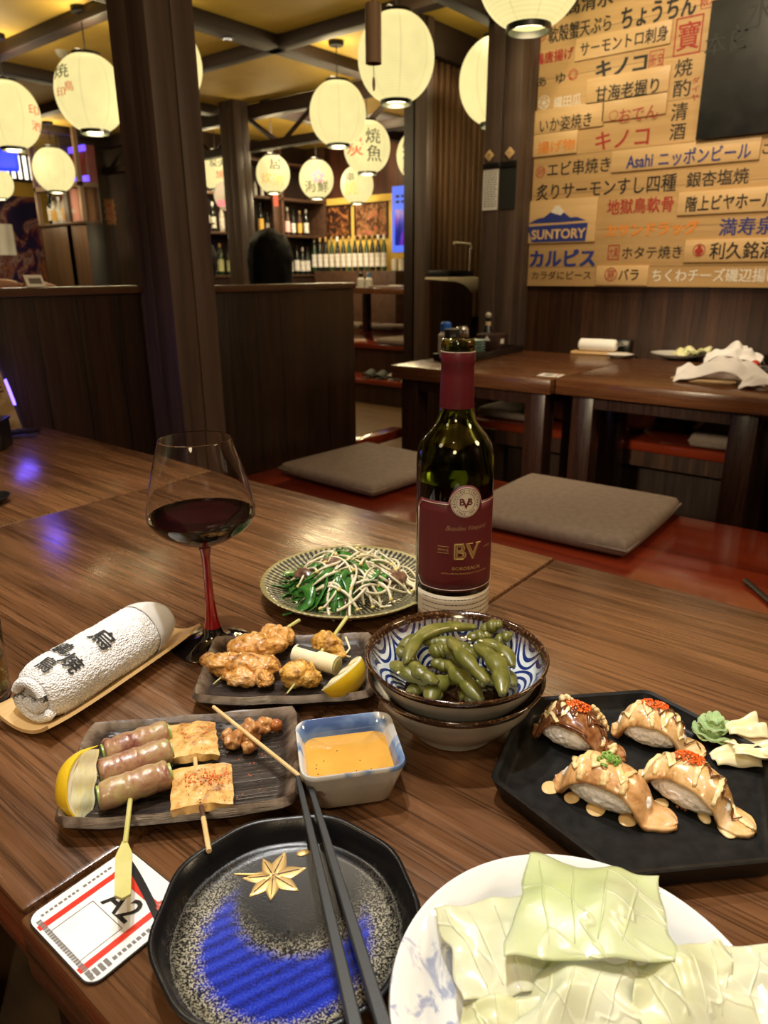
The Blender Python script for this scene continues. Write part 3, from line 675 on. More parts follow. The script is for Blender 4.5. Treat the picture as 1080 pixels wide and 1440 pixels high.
for x, y, lab in ((387, 284, 'red and brown hanging wooden slat right of the post under the truss'), (329, 327, 'red and brown wooden slat left of the post under the truss')):
    p = atY(x, y, YS - .38); t = thing('wooden_tag', lab, 'tag', p)
    obj('board', B().box(-.045, .045, -.01, .01, -.42, .14, .003), SHW, t); obj('red_face', B().box(-.04, .04, -.013, -.0102, -.05, .12), mat('tag_red', (.36, .06, .035), .5), t)
# back counter with its row of bottles, yellow frame, posters
XB = 7.6
za = atX(500, 381, XB - .25).z
tag(obj('back_counter', B().box(XB - .42, XB - .001, atX(585, 380, XB).y, 7.0, 0, za, .004), SHW), 'dark wooden back counter carrying the long row of bottles', 'counter')
yA, yB = atX(444, 300, XB - .02).y, atX(552, 300, XB - .02).y
z1 = atX(500, 284, XB - .02).z; z2 = za
YEL = mat('yellow_paint', (.58, .38, .07), .6)
fr = thing('wall_frame', 'yellow painted wall recess framing the food posters and the row of bottles', 'panel', (XB - .012, 0, 0))
obj('field', B().box(.0, .011, atX(600, 380, XB).y, yA, z2, z1 + .02), YEL, fr)
obj('frame_edge', B().box(-.05, .0, yA - .05, yA + .01, z2, z1 + .03), YEL, fr)
obj('top_edge', B().box(-.05, .0, atX(600, 380, XB).y, yA + .01, z1 - .02, z1 + .06), YEL, fr)
def poster(label, x0, x1, y0, y1, cols, seed, X=XB - .03, nm='food_poster'):
    a, c = atX(x0, y0, X), atX(x1, y1, X); t = thing(nm, label, 'poster', (X, (a.y + c.y) / 2, (a.z + c.z) / 2)); hw, hh = abs(a.y - c.y) / 2, abs(a.z - c.z) / 2
    n = N(label[:30]); cc = n.coord(loc=(seed, seed * 2, 0)); f = n.noise(cc, 9, 4, .6, .6); f2 = n.noise(cc, 22, 2)
    col = n.ramp(n.math('ADD', n.math('MULTIPLY', f, .7), n.math('MULTIPLY', f2, .3)), [(p, k) for p, k in cols]); n.set(Base_Color=col, Roughness=.4)
    obj('sheet', B().box(-.004, .006, -hw, hw, -hh, hh), n.m, t); b = B()
    for y_a, y_b, z_a, z_b in ((-hw - .02, -hw, -hh - .02, hh + .02), (hw, hw + .02, -hh - .02, hh + .02), (-hw, hw, -hh - .02, -hh), (-hw, hw, hh, hh + .02)): b.box(-.012, .006, y_a, y_b, z_a, z_b)
    obj('frame', b, DARKW, t); return t
poster('dark poster of roasted brown food left above the bottle row', 453, 492, 292, 331, [(.38, (.012, .006, .005)), (.50, (.04, .014, .008)), (.57, (.26, .09, .02)), (.66, (.42, .20, .06)), (.75, (.2, .03, .02))], 3)
poster('dark poster of mixed dishes right above the bottle row', 500, 544, 288, 331, [(.34, (.015, .008, .005)), (.47, (.09, .03, .014)), (.54, (.26, .14, .05)), (.60, (.32, .05, .04)), (.72, (.50, .38, .26))], 8)
for i in range(13):
    x = 443 + i * 8.1
    lab = 'dark green bottle with white label in the long row on the back counter'
    p = V((XB - .22, atX(x, 380, XB - .22).y, za + .0005)); k = i in (0, 4, 11, 12)
    sbottle({0: 'white capped bottle at the left end of the long row on the back counter', 12: 'white capped bottle at the right end of the long row on the back counter'}.get(i, lab if not k else 'white capped bottle within the long row on the back counter'), p, .43, (1, 0, 0)[i % 3], 0, 0 if k else 2, None if i in (0, 12) else ('white capped bottles in the counter row' if k else 'bottles in the counter row'), .64)
# screen
XT = 7.2; a, c = atX(551, 262, XT), atX(600, 354, XT)
t = thing('display_screen', 'tall blue lit display screen on the far wall beside the slim post', 'screen', (XT, (a.y + c.y) / 2, (a.z + c.z) / 2)); hw, hh = abs(a.y - c.y) / 2, abs(a.z - c.z) / 2
obj('casing', B().box(0, .05, -hw, hw, -hh, hh, .006), mat('screen_case', (.02, .03, .08), .4), t)
obj('lit_border', B().box(-.003, .0, -hw + .004, hw - .004, -hh + .004, hh - .004), emit('screen_blue', (.10, .20, 1.0), 1.0), t, 'glowing blue border')
n = N('screen_picture'); n.set(Base_Color=(0, 0, 0), Roughness=.2, Emission_Strength=.9, Emission_Color=n.ramp(n.noise(n.coord((1, 3, 1.6)), 2.2, 3, .5, .8), [(.3, (.006, .012, .16)), (.5, (.03, .03, .5)), (.6, (.22, .02, .38)), (.72, (.05, .16, .9))]))
obj('picture', B().box(-.005, -.003, -hw, hw - .05, -hh + .08, hh - .26), n.m, t, 'dark blue and purple picture')
for k in range(2):
    b = B(); yy = hw - .06
    while yy > -hw + .1: L = random.uniform(.02, .06); b.box(-.0045, -.003, yy - L, yy, hh - .13 - k * .06, hh - .10 - k * .06); yy -= L + .025
    obj('caption_line', b, mat('screen_print', (.01, .015, .12), .4), t)['kind'] = 'stuff'
tag(obj('screen_bracket', B().box(XT + .05, XB, (a.y + c.y) / 2 - .05, (a.y + c.y) / 2 + .05, (a.z + c.z) / 2 - .1, (a.z + c.z) / 2 + .1), BLACKP), 'black wall bracket behind the blue screen', 'bracket')
for i, x in enumerate((555, 565, 575)):
    p = V((XB - .2, atX(x, 381, XB - .2).y, za)); tag(obj('counter_cup', B().lathe([(.001, .0005), (.032, .0005), (.038, .02), (.040, .14), (.036, .14), (.034, .02), (.001, .02)], 18), mat('cup_white', (.62, .56, .46), .4), loc=p), ('left', 'middle', 'right')[i] + ' pale cup on the back counter below the blue screen', 'cup')

# ================================================================ LEFT BOOTH BEYOND THE PARTITION
XC = 4.70; YC = atX(121, 317, XC).y
t = thing('bottle_cabinet', 'brown wall cabinet with an open bottle niche and purple lit top at the left', 'cabinet', (XC, YC, 0))
cab = wood('cabinet_wood', (.05, .024, .012), (.17, .09, .05), 'Z', .45, 1, plank=.19, paxis='Y', gap=.006, bump=.2, tint=.3)
y1c = atX(57, 317, XC).y - YC; zq = [atX(90, y, XC).z for y in (317, 265, 205)]
obj('lower_body', B().box(0, .22, 0, y1c, 0, zq[0], .004), cab, t)
obj('niche_back', B().box(.20, .22, 0, y1c, zq[0], zq[1]), wood('niche_wood', (.05, .025, .012), (.20, .11, .06), 'Z', .45, 1, plank=.06, paxis='Y'), t)
obj('shelf_edge', B().box(-.02, .20, 0, y1c, zq[0], zq[0] + .03, .003), SHW, t)
obj('lintel', B().box(-.02, .22, 0, y1c, zq[1], zq[1] + .05, .003), mat('lintel_wood', (.18, .11, .07), .5), t)
obj('upper_body', B().box(.12, .22, 0, y1c, zq[1] + .05, zq[2]), mat('upper_red', (.16, .02, .02), .4), t, 'dark red upper panel')
obj('neon_strip', B().box(.09, .118, .0, y1c, zq[1] + .06, zq[1] + .12), emit('neon_violet', (.16, .08, 1.0), 1.6), t, 'violet light strip')
obj('neon_strip', B().box(.09, .118, .0, y1c, zq[2] - .06, zq[2]), emit('neon_violet', (.16, .08, 1.0), 1.6), t, 'violet light strip')
for s in (0, y1c - .04): obj('side_post', B().box(-.02, .03, s, s + .04, zq[0] + .03, CZ - .01), mat('lintel_wood', (.18, .11, .07), .5), t)
zn = zq[0] + .0305
for x, h, g, l, c, lab in ((75, .40, 0, 0, 1, 'dark bottle at the left in the cabinet niche'), (79, .34, 3, 1, 1, 'round clear bottle with gold label in the cabinet niche'), (87, .34, 3, 0, 0, 'clear bottle with white label in the cabinet niche'), (95, .38, 3, 1, 2, 'slim bottle with a gold top in the cabinet niche')):
    sbottle(lab, V((XC + .09, atX(x, 315, XC + .09).y, zn)), h * .9, g, l, c, None, 1.0)
for x0, x1, mm, lab in ((101, 109, mat('carton_red', (.42, .03, .03), .5), 'red carton in the cabinet niche'), (109.5, 117, mat('carton_pink', (.62, .30, .26), .5), 'pink carton at the right of the cabinet niche')):
    a, c = atX(x0, 315, XC + .12).y, atX(x1, 315, XC + .12).y; t = thing('carton', lab, 'carton', (XC + .09, (a + c) / 2, zn)); hw = abs(a - c) / 2
    obj('box', B().box(-.05, .05, -hw, hw, 0, .36, .003), mm, t); obj('printed_band', B().box(-.052, -.0502, -hw * .8, hw * .8, .10, .14), LB[0], t)
# plaque on the dark panel
a, c = atY(141, 278, 8.6), atY(163, 318, 8.6)
t = thing('carved_plaque', 'carved red and gold wall plaque on the dark panel left of the big post', 'plaque', ((a.x + c.x) / 2, 8.585, (a.z + c.z) / 2)); hw, hh = (c.x - a.x) / 2, (a.z - c.z) / 2
b = B()
for k in range(36):
    an = 2 * PI * k / 36
b.prism([(hw * (.86 + .14 * math.cos(k * PI)) * max(-1, min(1, 1.3 * math.cos(2 * PI * k / 28))), hh * (.9 + .1 * math.cos(k * PI)) * max(-1, min(1, 1.3 * math.sin(2 * PI * k / 28)))) for k in range(28)], 0, .03, Mx.Rotation(PI / 2, 4, 'X'))
obj('board', b, mat('plaque_gold', (.36, .19, .05), .5, (.22, .08, .03), 30), t)
obj('carving', B().blob((0, -.03, 0), (hw * .5, .02, hh * .7), 3, .02, 14, 4), mat('carving_red', (.28, .04, .025), .45, (.42, .22, .10), 18), t)
# mural, window and blue sign on the far wall
YF = 10.6; a, c = atY(-60, 270, YF), atY(70, 415, YF)
n = N('mural_paint'); cc = n.coord((1, 1, 1)); f = n.noise(cc, 2.6, 5, .6, 1.2)
n.set(Roughness=.4, Base_Color=n.ramp(f, [(.36, (.012, .012, .045)), (.46, (.02, .012, .06)), (.5, (.16, .03, .03)), (.54, (.30, .20, .17)), (.58, (.07, .02, .05)), (.64, (.32, .12, .03)), (.72, (.02, .02, .07))]))
t = thing('wall_mural', 'dark mural of robed figures on the far left wall', 'mural', ((a.x + c.x) / 2, YF - .015, (a.z + c.z) / 2))
obj('painting', B().box(a.x - t.location.x, c.x - t.location.x, -.005, .014, c.z - t.location.z, a.z - t.location.z), n.m, t)
obj('edge_rail', B().box(c.x - t.location.x, c.x - t.location.x + .04, -.02, .014, c.z - t.location.z, a.z - t.location.z + .02), DARKW, t)
a, c = atY(-40, 197, YF), atY(50, 256, YF); nW = 9
t = thing('lattice_window', 'row of brightly lit white window panes high on the far left wall', 'window', ((a.x + c.x) / 2, YF - .02, (a.z + c.z) / 2)); hw, hh = (c.x - a.x) / 2, (a.z - c.z) / 2
obj('frame', B().box(-hw - .05, hw + .05, 0, .019, -hh - .02, hh + .05), DARKW, t)
for k in range(nW):
    x0 = -hw + 2 * hw * k / nW; obj('pane', B().box(x0 + .02, x0 + 2 * hw / nW - .02, -.008, .0, -hh + .02, hh - .12, .002), emit('lit_pane', (1, .95, .78), 2.2), t)
p = atD(4, 225, 6.0); t = thing('blue_sign', 'glowing blue sign box at the left edge between two lanterns', 'sign', p, VIEWZ + .4)
obj('glowing_face', B().box(-.28, .12, -.03, .03, -.085, .085, .025, 3), emit('sign_blue', (.015, .03, 1.0), 2.6), t, 'glowing blue face')
obj('mark', B().lathe([(.001, -.0345), (.035, -.0345)], 20, (.03, 0, 0), mat=None), emit('sign_blue_pale', (.12, .2, 1.0), 2.0), t)
t.children[1].data.transform(Mx.Translation((.03, 0, 0)) @ Mx.Rotation(PI / 2, 4, 'X') @ Mx.Translation((-.03, 0, 0)))
for k in (-.2, .08): obj('hanger_rod', B().tube([(k, 0, .085), (k, 0, CZ - p.z - .002)], .006, 6), BLACKP, t)
p = atY(7, 337, YF - .05); t = thing('hand_towel', 'white towel hanging in front of the mural at the left edge', 'towel', p)
obj('cloth', B().grid(10, 14, lambda u, v: V(((u - .5) * .26, .012 * math.sin(u * 9), (v - .5) * .40)), .012), WHITEP, t); obj('hook', B().tube([(0, .04, .24), (0, -.01, .25), (0, -.01, .2)], .008, 6), BLACKP, t)
# small card leaning on the partition rail
p = atY(52, 405, 1.76)
t = thing('table_card', 'small white card leaning on the rail of the left partition', 'card', (p.x, 1.76, 1.0405), R_(-8))
obj('card', B().box(-.021, .021, -.0015, .0015, 0, .034, .0006, mat=Mx.Rotation(R_(-38), 4, 'X')), WHITEP, t)
obj('print', B().box(-.013, .015, -.0020, -.0015, .008, .024, mat=Mx.Rotation(R_(-38), 4, 'X')), mat('print_grey', (.16, .15, .14), .6), t)

# ================================================================ PEOPLE BEHIND THE PARTITION
SKIN = mat('skin', (.60, .33, .22), .5, Subsurface_Weight=.1, Subsurface_Radius=(.02, .008, .004))
HAIR = mat('black_hair', (.004, .0035, .0035), .7, Specular_IOR_Level=.2, bump=.3, bscale=400)
def skin_mesh(name, joints, edges, root, m, parent, sub=2):
    me = bpy.data.meshes.new(name); me.from_pydata([j[0] for j in joints], edges, []); me.materials.append(m)
    o = bpy.data.objects.new(name, me); C.objects.link(o); o.parent = parent
    s = o.modifiers.new('skin', 'SKIN'); s.use_smooth_shade = True
    for i, j in enumerate(joints):
        r = j[1]; me.skin_vertices[0].data[i].radius = r if isinstance(r, tuple) else (r, r)
    me.skin_vertices[0].data[root].use_root = True
    u = o.modifiers.new('sub', 'SUBSURF'); u.levels = sub; u.render_levels = sub
    return o
def person(label, loc, rz, shirt, hair_len, lean=0.0, arms=((.20, .22), (.20, .22))):
    """seated figure facing local +y, hips at seat height .45"""
    t = thing('person', label, 'person', loc, rz)
    J = [((0, 0, .55), (.15, .12)), ((0, -.01, .75), (.13, .10)), ((0, lean * .5, .95), (.16, .11)), ((0, lean * .8, 1.04), (.075, .07)), ((0, lean + .01, 1.10), .052), ((0, lean + .03, 1.17), (.062, .07)), ((0, lean + .025, 1.25), (.078, .09)), ((0, lean + .02, 1.30), (.06, .07))]
    E = [(i, i + 1) for i in range(7)]
    for s, (fx, fy) in zip((-1, 1), arms):
        k = len(J); J += [((s * .17, lean * .7, 1.0), .058), ((s * .23, lean * .6 + .03, .80), .043), ((s * fx, lean + .28, .80 + fy * .3), .034), ((s * (fx - .03), lean + .36, .80 + fy * .3), (.036, .022))]
        E += [(2, k), (k, k + 1), (k + 1, k + 2), (k + 2, k + 3)]
        h = k + 3
        for q in range(4):      # fingers
            m_ = len(J); bx = s * (fx - .055 + q * .017)
            J += [((bx, lean + .42, .80 + fy * .3 - .004), .0085), ((bx, lean + .445, .80 + fy * .3 - .02), .0075)]; E += [(h, m_), (m_, m_ + 1)]
        m_ = len(J); J += [((s * (fx - .075), lean + .385, .80 + fy * .3), .010), ((s * (fx - .085), lean + .41, .80 + fy * .3 - .008), .008)]; E += [(h, m_), (m_, m_ + 1)]
        k = len(J); J += [((s * .10, .06, .52), .085), ((s * .11, .42, .50), .062), ((s * .11, .44, .28), .052), ((s * .11, .43, .06), .036), ((s * .11, .54, .03), .03)]
        E += [(0, k), (k, k + 1), (k + 1, k + 2), (k + 2, k + 3), (k + 3, k + 4)]
    skin_mesh('body', J, E, 0, SKIN, t)
    fb = B(); hy = lean + .02
    fb.blob((0, hy + .115, 1.205), (.014, .02, .022), 2)
    for s in (-1, 1): fb.blob((s * .032, hy + .088, 1.235), (.014, .008, .008), 2); fb.blob((s * .082, hy, 1.215), (.012, .022, .032), 2)
    obj('face_features', fb, SKIN, t, smooth=180)
    K = [((0, 0, .52), (.17, .14)), ((0, -.01, .75), (.15, .12)), ((0, lean * .5, .95), (.18, .125)), ((0, lean * .75, 1.03), (.09, .085))]
    F = [(0, 1), (1, 2), (2, 3)]
    for s, (fx, fy) in zip((-1, 1), arms):
        k = len(K); K += [((s * .17, lean * .7, 1.0), .072), ((s * .23, lean * .6 + .03, .80), .058), ((s * (fx * .5 + .115), lean * .8 + .14, .80 + fy * .13), .05)]; F += [(2, k), (k, k + 1), (k + 1, k + 2)]
    skin_mesh('shirt', K, F, 0, shirt, t)
    hb = B()
    def hf(p, d):
        if d.y > .25 and d.z < .45: p = p * .78          # open the face
        if d.z < -.2 and d.y < .3: p.z -= hair_len * min(1, (-d.z - .2) * 1.6); p.y -= hair_len * .25 * min(1, -d.z - .2)
        return p
    kk = 1.22 if hair_len > .1 else 1
    hb.blob((0, hy - .012, 1.25), (.105 * kk, .122 * kk, .125 * kk), 4, .012, 40, 3, f=hf)
    obj('hair', hb, HAIR, t, smooth=180); return t
PINK = mat('pink_shirt', (.62, .40, .36), .8); BLK = mat('black_shirt', (.010, .011, .012), .8); GRN = mat('dark_shirt', (.02, .022, .02), .8)
p = atD(380, 372, 4.0)
person('person with black hair seen from behind above the partition beside the post under the truss', (p.x, p.y, p.z - 1.215), R_(-50), GRN, .16, -.02)
p = atD(286, 385, 5.0)
person('person in a pale pink top mostly hidden behind the big dark post', (p.x, p.y, p.z - 1.15), R_(-40), PINK, .05, .0)
p = atD(-75, 352, 3.2)
person('person in a black shirt at the left edge resting a forearm', (p.x, p.y, p.z - 1.27), R_(-75), BLK, .03, .0, ((.10, 1.05), (.16, 1.05)))
p = atD(287, 345, 4.6)
t = thing('purple_banner', 'narrow purple strip hanging just right of the big post', 'banner', p, VIEWZ)
obj('cloth', B().grid(4, 16, lambda u, v: V(((u - .5) * .06 + .03 * v * v, .01 * math.sin(v * 8), (v - .5) * .26)), .004), mat('purple_cloth', (.10, .02, .09), .6), t)
obj('rod', B().tube([(-.05, 0, .13), (.08, 0, .13)], .005, 6), BLACKP, t)

# ================================================================ AISLE AND FAR SEATING
t = thing('seating_platform', 'stepped wooden seating platform with red lacquered edges across the aisle', 'platform', (0, 0, 0))
obj('lower_step', B().box(4.64, 6.6, 3.36, 5.2, 0, .17), PANELY, t); obj('lower_tread', B().box(4.60, 6.6, 3.36, 5.2, .17, .21, .008), LACQ, t)
obj('upper_step', B().box(4.92, 6.6, 3.36, 5.2, .21, .43), PANELY, t); obj('upper_tread', B().box(4.88, 6.6, 3.36, 5.2, .43, .47, .008), LACQ, t)
p = at(555, 428, .88)
def ftable(label, x0, x1, y0, y1, top, base): 
    t = thing('dining_table', label, 'table', ((x0 + x1) / 2, (y0 + y1) / 2, base)); w, d = (x1 - x0) / 2, (y1 - y0) / 2; hh = top - base
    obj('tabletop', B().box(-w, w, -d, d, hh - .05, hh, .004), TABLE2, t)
    for sx in (-1, 1):
        for sy in (-1, 1): cx, cy = sx * (w - .07), sy * (d - .07); obj('leg', B().box(cx - .035, cx + .035, cy - .035, cy + .035, 0.0005, hh - .05, .003), LEGW, t)
ftable('distant dark dining table on the seating platform beyond the aisle', 5.2, 6.0, 3.5, 5.1, .93, .47)
for i, (x, y, hb_, lab) in enumerate(((508, 426, BLACKP, 'small condiment bottle on the distant table by the end of the partition'), (519, 417, mat('sauce_blue', (.08, .16, .32), .3), 'small blue capped bottle on the distant table'))):
    q = V((5.35, atX(x, y, 5.35).y, .9305)); t = thing('condiment_bottle', lab, 'bottle', q)
    obj('body', B().lathe([(.001, 0), (.035, 0), (.035, .07), (.02, .09), (.02, .10), (.001, .10)], 16), mat('sauce_white', (.62, .60, .55), .3), t); obj('cap', B().lathe([(.022, .09), (.022, .13), (.001, .135)], 14), hb_, t)
t = thing('table_tray', 'flat pale tray lying on the distant table', 'tray', (5.42, atX(552, 430, 5.42).y, .9305))
obj('base', B().box(-.10, .10, -.22, .22, 0, .014, .004), mat('tray_grey', (.20, .15, .14), .4), t); obj('folded_paper', B().box(-.03, .05, -.12, .02, .014, .022), WHITEP, t)
for (x, y, g), lab in zip(((502, 455, 1), (546, 455, 0), (572, 478, 0)), ('pale blue seat cushion under the distant table by the partition end', 'beige stacked seat cushion under the distant table', 'grey seat cushion on the distant platform beside the slim post')):
    q = atX(x, y, 5.05 if y > 470 else 6.2); cushion(lab, (q.x, q.y, .4705), 0, .38, .40, .06)
for k, (x, lab) in enumerate(((524, 'left dark grey slipper on the aisle step'), (540, 'right dark grey slipper on the aisle step'), (557, 'left pale grey sandal on the aisle step'), (575, 'right pale grey sandal on the aisle step'))):
    q = V((4.74, atX(x, 532, 4.74).y, .2105)); mm = mat('slipper_grey', (.09, .10, .095), .7) if k < 2 else mat('sandal_grey', (.42, .40, .38), .7)
    t = thing('slipper', lab, 'slipper', q, R_(100))
    obj('sole', B().prism([(.042 * math.cos(a) * (1 - .12 * math.sin(a)), .125 * math.sin(a)) for a in [2 * PI * i / 20 for i in range(20)]], 0, .018, bev=.004), mm, t)
    obj('upper', B().grid(10, 8, lambda u, v: V((.045 * math.cos(PI * u), .01 + .10 * v * (1 - .15 * abs(u - .5)), .018 + .05 * math.sin(PI * u) * (1 - .55 * v))), .004), mm, t)

# ================================================================ THINGS ON THE TABLE ACROSS THE AISLE
ZT = T
CER = mat('white_ceramic', (.72, .70, .66), .15, Coat_Weight=.5)
CABB = mat('cabbage_far', (.72, .70, .48), .5, (.66, .70, .34), 60)
# tray with condiments
a, c = at(618, 505, ZT), at(757, 489, ZT)
tc = (a + c) / 2; L = (c - a).length; an = math.atan2(c.y - a.y, c.x - a.x)
t = thing('condiment_tray', 'long black wooden tray of condiments at the end of the table across the aisle', 'tray', (2.72, 1.66, ZT + .0005), R_(4))
b = B().box(-.26, .26, -.085, .085, 0, .012, .003)
for q in ((-.26, .26, -.085, -.077), (-.26, .26, .077, .085), (-.26, -.252, -.085, .085), (.252, .26, -.085, .085)): b.box(*q, .01, .028, .002)
obj('tray_body', b, mat('tray_black', (.014, .009, .007), .35), t)
def on_tray(x, dy=0): return V((atY(x, 490, 1.66 + dy).x, 1.66 + dy, ZT + .013))
ZTR = ZT + .0130
q = at(627, 503, ZTR); q = V((2.50, 1.70, ZTR))
t = thing('sauce_bottle', 'white squeeze bottle with a bright blue cap on the condiment tray', 'bottle', (atY(627, 470, 1.685).x, 1.685, ZTR))
obj('body', B().lathe([(.001, 0), (.030, 0), (.031, .01), (.031, .09), (.02, .105), (.001, .106)], 22), mat('sauce_white', (.62, .60, .55), .3), t)
obj('cap', B().lathe([(.022, .102), (.022, .135), (.015, .142), (.001, .142)], 18), mat('cap_blue', (.02, .13, .62), .35), t, 'bright blue cap')
t = thing('condiment_jar', 'black round jar on the condiment tray behind the bottle neck', 'jar', (atY(636, 470, 1.63).x, 1.63, ZTR))
obj('body', B().lathe([(.001, 0), (.03, 0), (.032, .02), (.032, .10), (.03, .105), (.001, .106)], 22), BLACKP, t); obj('lid', B().lathe([(.033, .10), (.033, .118), (.001, .122)], 22), mat('lid_dark', (.03, .028, .025), .3), t)
t = thing('condiment_jar', 'glass jar with a shiny steel lid on the condiment tray', 'jar', (atY(650, 470, 1.69).x, 1.69, ZTR))
GLASS = mat('clear_glass', (.9, .92, .9), .02, Transmission_Weight=1.0, IOR=1.45)
obj('body', B().lathe([(.001, 0), (.028, 0), (.03, .01), (.03, .085), (.025, .09), (.001, .09)], 22), mat('jar_spice', (.10, .06, .03), .15, Coat_Weight=1.0), t); obj('lid', B().lathe([(.029, .088), (.029, .105), (.02, .115), (.001, .116)], 22), STEEL, t)
for k in range(5):
    q = (atY(667, 490, 1.665).x, 1.665, ZTR + .0003 + k * .0115)
    tag(obj('small_plate', B().lathe([(.001, 0), (.03, 0), (.046, .010), (.048, .0112), (.044, .0105), (.03, .004), (.001, .004)], 28), mat('plate_teal', (.42, .58, .56), .25), loc=q), ['lowest', 'second lowest', 'middle', 'second highest', 'topmost'][k] + ' of five pale teal plates stacked on the condiment tray', 'plate', 'stacked teal plates')
t = thing('napkin_box', 'dark brown box with a white napkin corner at the tray end', 'box', (atY(692, 480, 1.66).x, 1.66, ZTR), R_(4))
obj('box', B().box(-.05, .05, -.055, .055, 0, .075, .004), mat('box_brown', (.035, .015, .012), .4), t); obj('napkin', B().prism([(-.016, .0), (.016, .0), (.0, -.02)], 0, .002, Mx.Translation((-.0505, -.0, .048)) @ Mx.Rotation(-PI / 2, 4, 'Y') @ Mx.Rotation(PI / 2, 4, 'Z')), WHITEP, t)
obj('napkin_flap', B().box(-.03, -.0, -.0575, -.0551, .035, .055), WHITEP, t)
t = thing('sauce_bottle', 'slim dark sauce bottle with a round stopper at the tray end', 'bottle', (atY(686, 470, 1.715).x, 1.715, ZTR))
obj('body', B().lathe([(.001, 0), (.024, 0), (.024, .07), (.012, .10), (.011, .135), (.001, .135)], 18), mat('soy_glass', (.012, .014, .02), .1), t); obj('stopper', B().blob((0, 0, .148), (.015, .015, .015), 2), mat('stopper_glass', (.42, .38, .30), .1, Coat_Weight=1.0), t)
obj('neck_label', B().lathe([(.0125, .105), (.0125, .122)], 16), mat('label_cream', (.6, .45, .28), .5), t)
# table number card
q = at(771, 529, ZT)
t = thing('table_card', 'white table card flat on the far table at the joint', 'card', (q.x + .02, q.y, ZT + .0005), R_(8)); obj('card', B().box(-.035, .035, -.04, .04, 0, .0015), WHITEP, t); obj('red_band', B().box(-.03, .03, -.028, -.022, .0015, .0018), INKR, t); obj('print_block', B().box(-.02, .014, -.008, .02, .0015, .0018), mat('print_grey', (.16, .15, .14)), t)
# rolled towel on a wooden stand with black block
q = at(840, 499, ZT)
t = thing('towel_tray', 'pale wooden tray under the rolled white towel on the table across the aisle', 'tray', (q.x + .02, q.y, ZT + .0005), R_(-82)); obj('tray_body', B().box(-.12, .12, -.03, .03, 0, .012, .003), PALE, t)
t = thing('rolled_towel', 'rolled white towel with its end on the tray of the table across the aisle', 'towel', (q.x + .02, q.y + .01, ZT + .0128), R_(-82))
obj('towel', B().lathe([(.001, -.08), (.018, -.082), (.026, -.075), (.027, 0), (.026, .075), (.018, .082), (.001, .08)], 24, mat=Mx.Translation((0, 0, .027)) @ Mx.Rotation(PI / 2, 4, 'Y')), mat('towel_far', (.80, .80, .77), .9, bump=.4, bscale=500), t)
q = at(872, 497, ZT)
t = thing('black_block', 'small black block with white scribbles beside the rolled towel across the aisle', 'block', (q.x + .03, q.y, ZT + .0005), R_(8)); obj('body', B().box(-.02, .02, -.033, .033, 0, .058, .003), BLACKP, t)
for k in range(3): obj('scribble', B().tube([V((-.0215, -.018 + k * .016 + .007 * math.cos(i * .7), .042 + .006 * math.sin(i * .7) - k * .003)) for i in range(10)], .0013, 5), INKW, t)
q = at(871, 503, ZT)
t = thing('small_plate', 'small white plate before the black block on the table across the aisle', 'plate', (q.x, q.y, ZT + .0005)); obj('plate', B().lathe([(.001, 0), (.035, 0), (.056, .014), (.058, .015), (.053, .0145), (.034, .005), (.001, .005)], 32), CER, t); obj('foot', B().lathe([(.03, -.0003), (.034, 0), (.034, .003), (.03, .003)], 28), CER, t)
# white plate with cabbage
q = at(953, 504, ZT)
t = thing('white_plate', 'wide white plate of cabbage on the table across the aisle', 'plate', (q.x, q.y, ZT + .0005)); obj('plate', B().lathe([(.001, 0), (.06, 0), (.105, .018), (.11, .022), (.103, .021), (.06, .006), (.001, .006)], 40), CER, t); obj('foot', B().lathe([(.055, -.0003), (.06, 0), (.06, .003), (.055, .003)], 28), CER, t)
for k in range(4):
    r = random.Random(k)
    pb = V((q.x + r.uniform(-.02, .03), q.y - .02 - .02 * k, ZT + .012 + .006 * k)); tag(obj('cabbage_piece', B().grid(8, 8, lambda u, v: pb + V(((u - .5) * .08, (v - .5) * .09, .008 + .012 * math.sin(u * 5 + k) * math.cos(v * 4) + .008 * math.sin(v * 9))), .002), CABB, smooth=180), ['lowest', 'second', 'third', 'topmost'][k] + ' torn cabbage piece on the wide white plate across the aisle', 'cabbage', 'cabbage on the far plate')
q = at(1002, 500, ZT)
t = thing('patterned_dish', 'small blue and white dish behind the crumpled cloth across the aisle', 'dish', (q.x, q.y, ZT + .0005)); obj('dish', B().lathe([(.001, 0), (.04, 0), (.055, .02), (.053, .02), (.04, .004), (.001, .004)], 28), mat('blue_white', (.12, .16, .36), .3, (.62, .64, .70), 40), t); obj('rim', B().lathe([(.054, .019), (.0555, .0215), (.053, .0205)], 28), CER, t)
# crumpled cloths
CLOTH = mat('white_cloth', (.74, .73, .74), .9, bump=.4, bscale=700, bdist=.0006)
def crumple(label, q, w, d, h, seed, rz=0):
    off = V((seed * 2.3, seed * 1.7, seed))
    def f(u, v):
        x, y = (u - .5) * 2, (v - .5) * 2; e = max(0, 1 - (x * x + y * y) * .52)
        k = NZ.noise(V((x * 1.3, y * 1.3, 0)) + off); fold = math.sin(2.6 * x + 2.4 * k + 1.6 * y) ** 2; f2 = math.sin(3.1 * y - 2.2 * x + 3 * k) ** 2
        return V((x * w / 2 * (1 + .16 * k), y * d / 2 * (1 + .2 * NZ.noise(V((y, x, seed)))), .003 + h * e * (.55 + .30 * fold + .18 * f2 + .3 * k)))
    t = thing('white_cloth', label, 'cloth', (q.x, q.y, ZT + .0005), rz); obj('cloth', B().grid(46, 46, f, .003), CLOTH, t, smooth=180); return t
crumple('large crumpled white cloth on the near edge of the table across the aisle', at(1012, 538, ZT), .13, .27, .085, 1, R_(8))
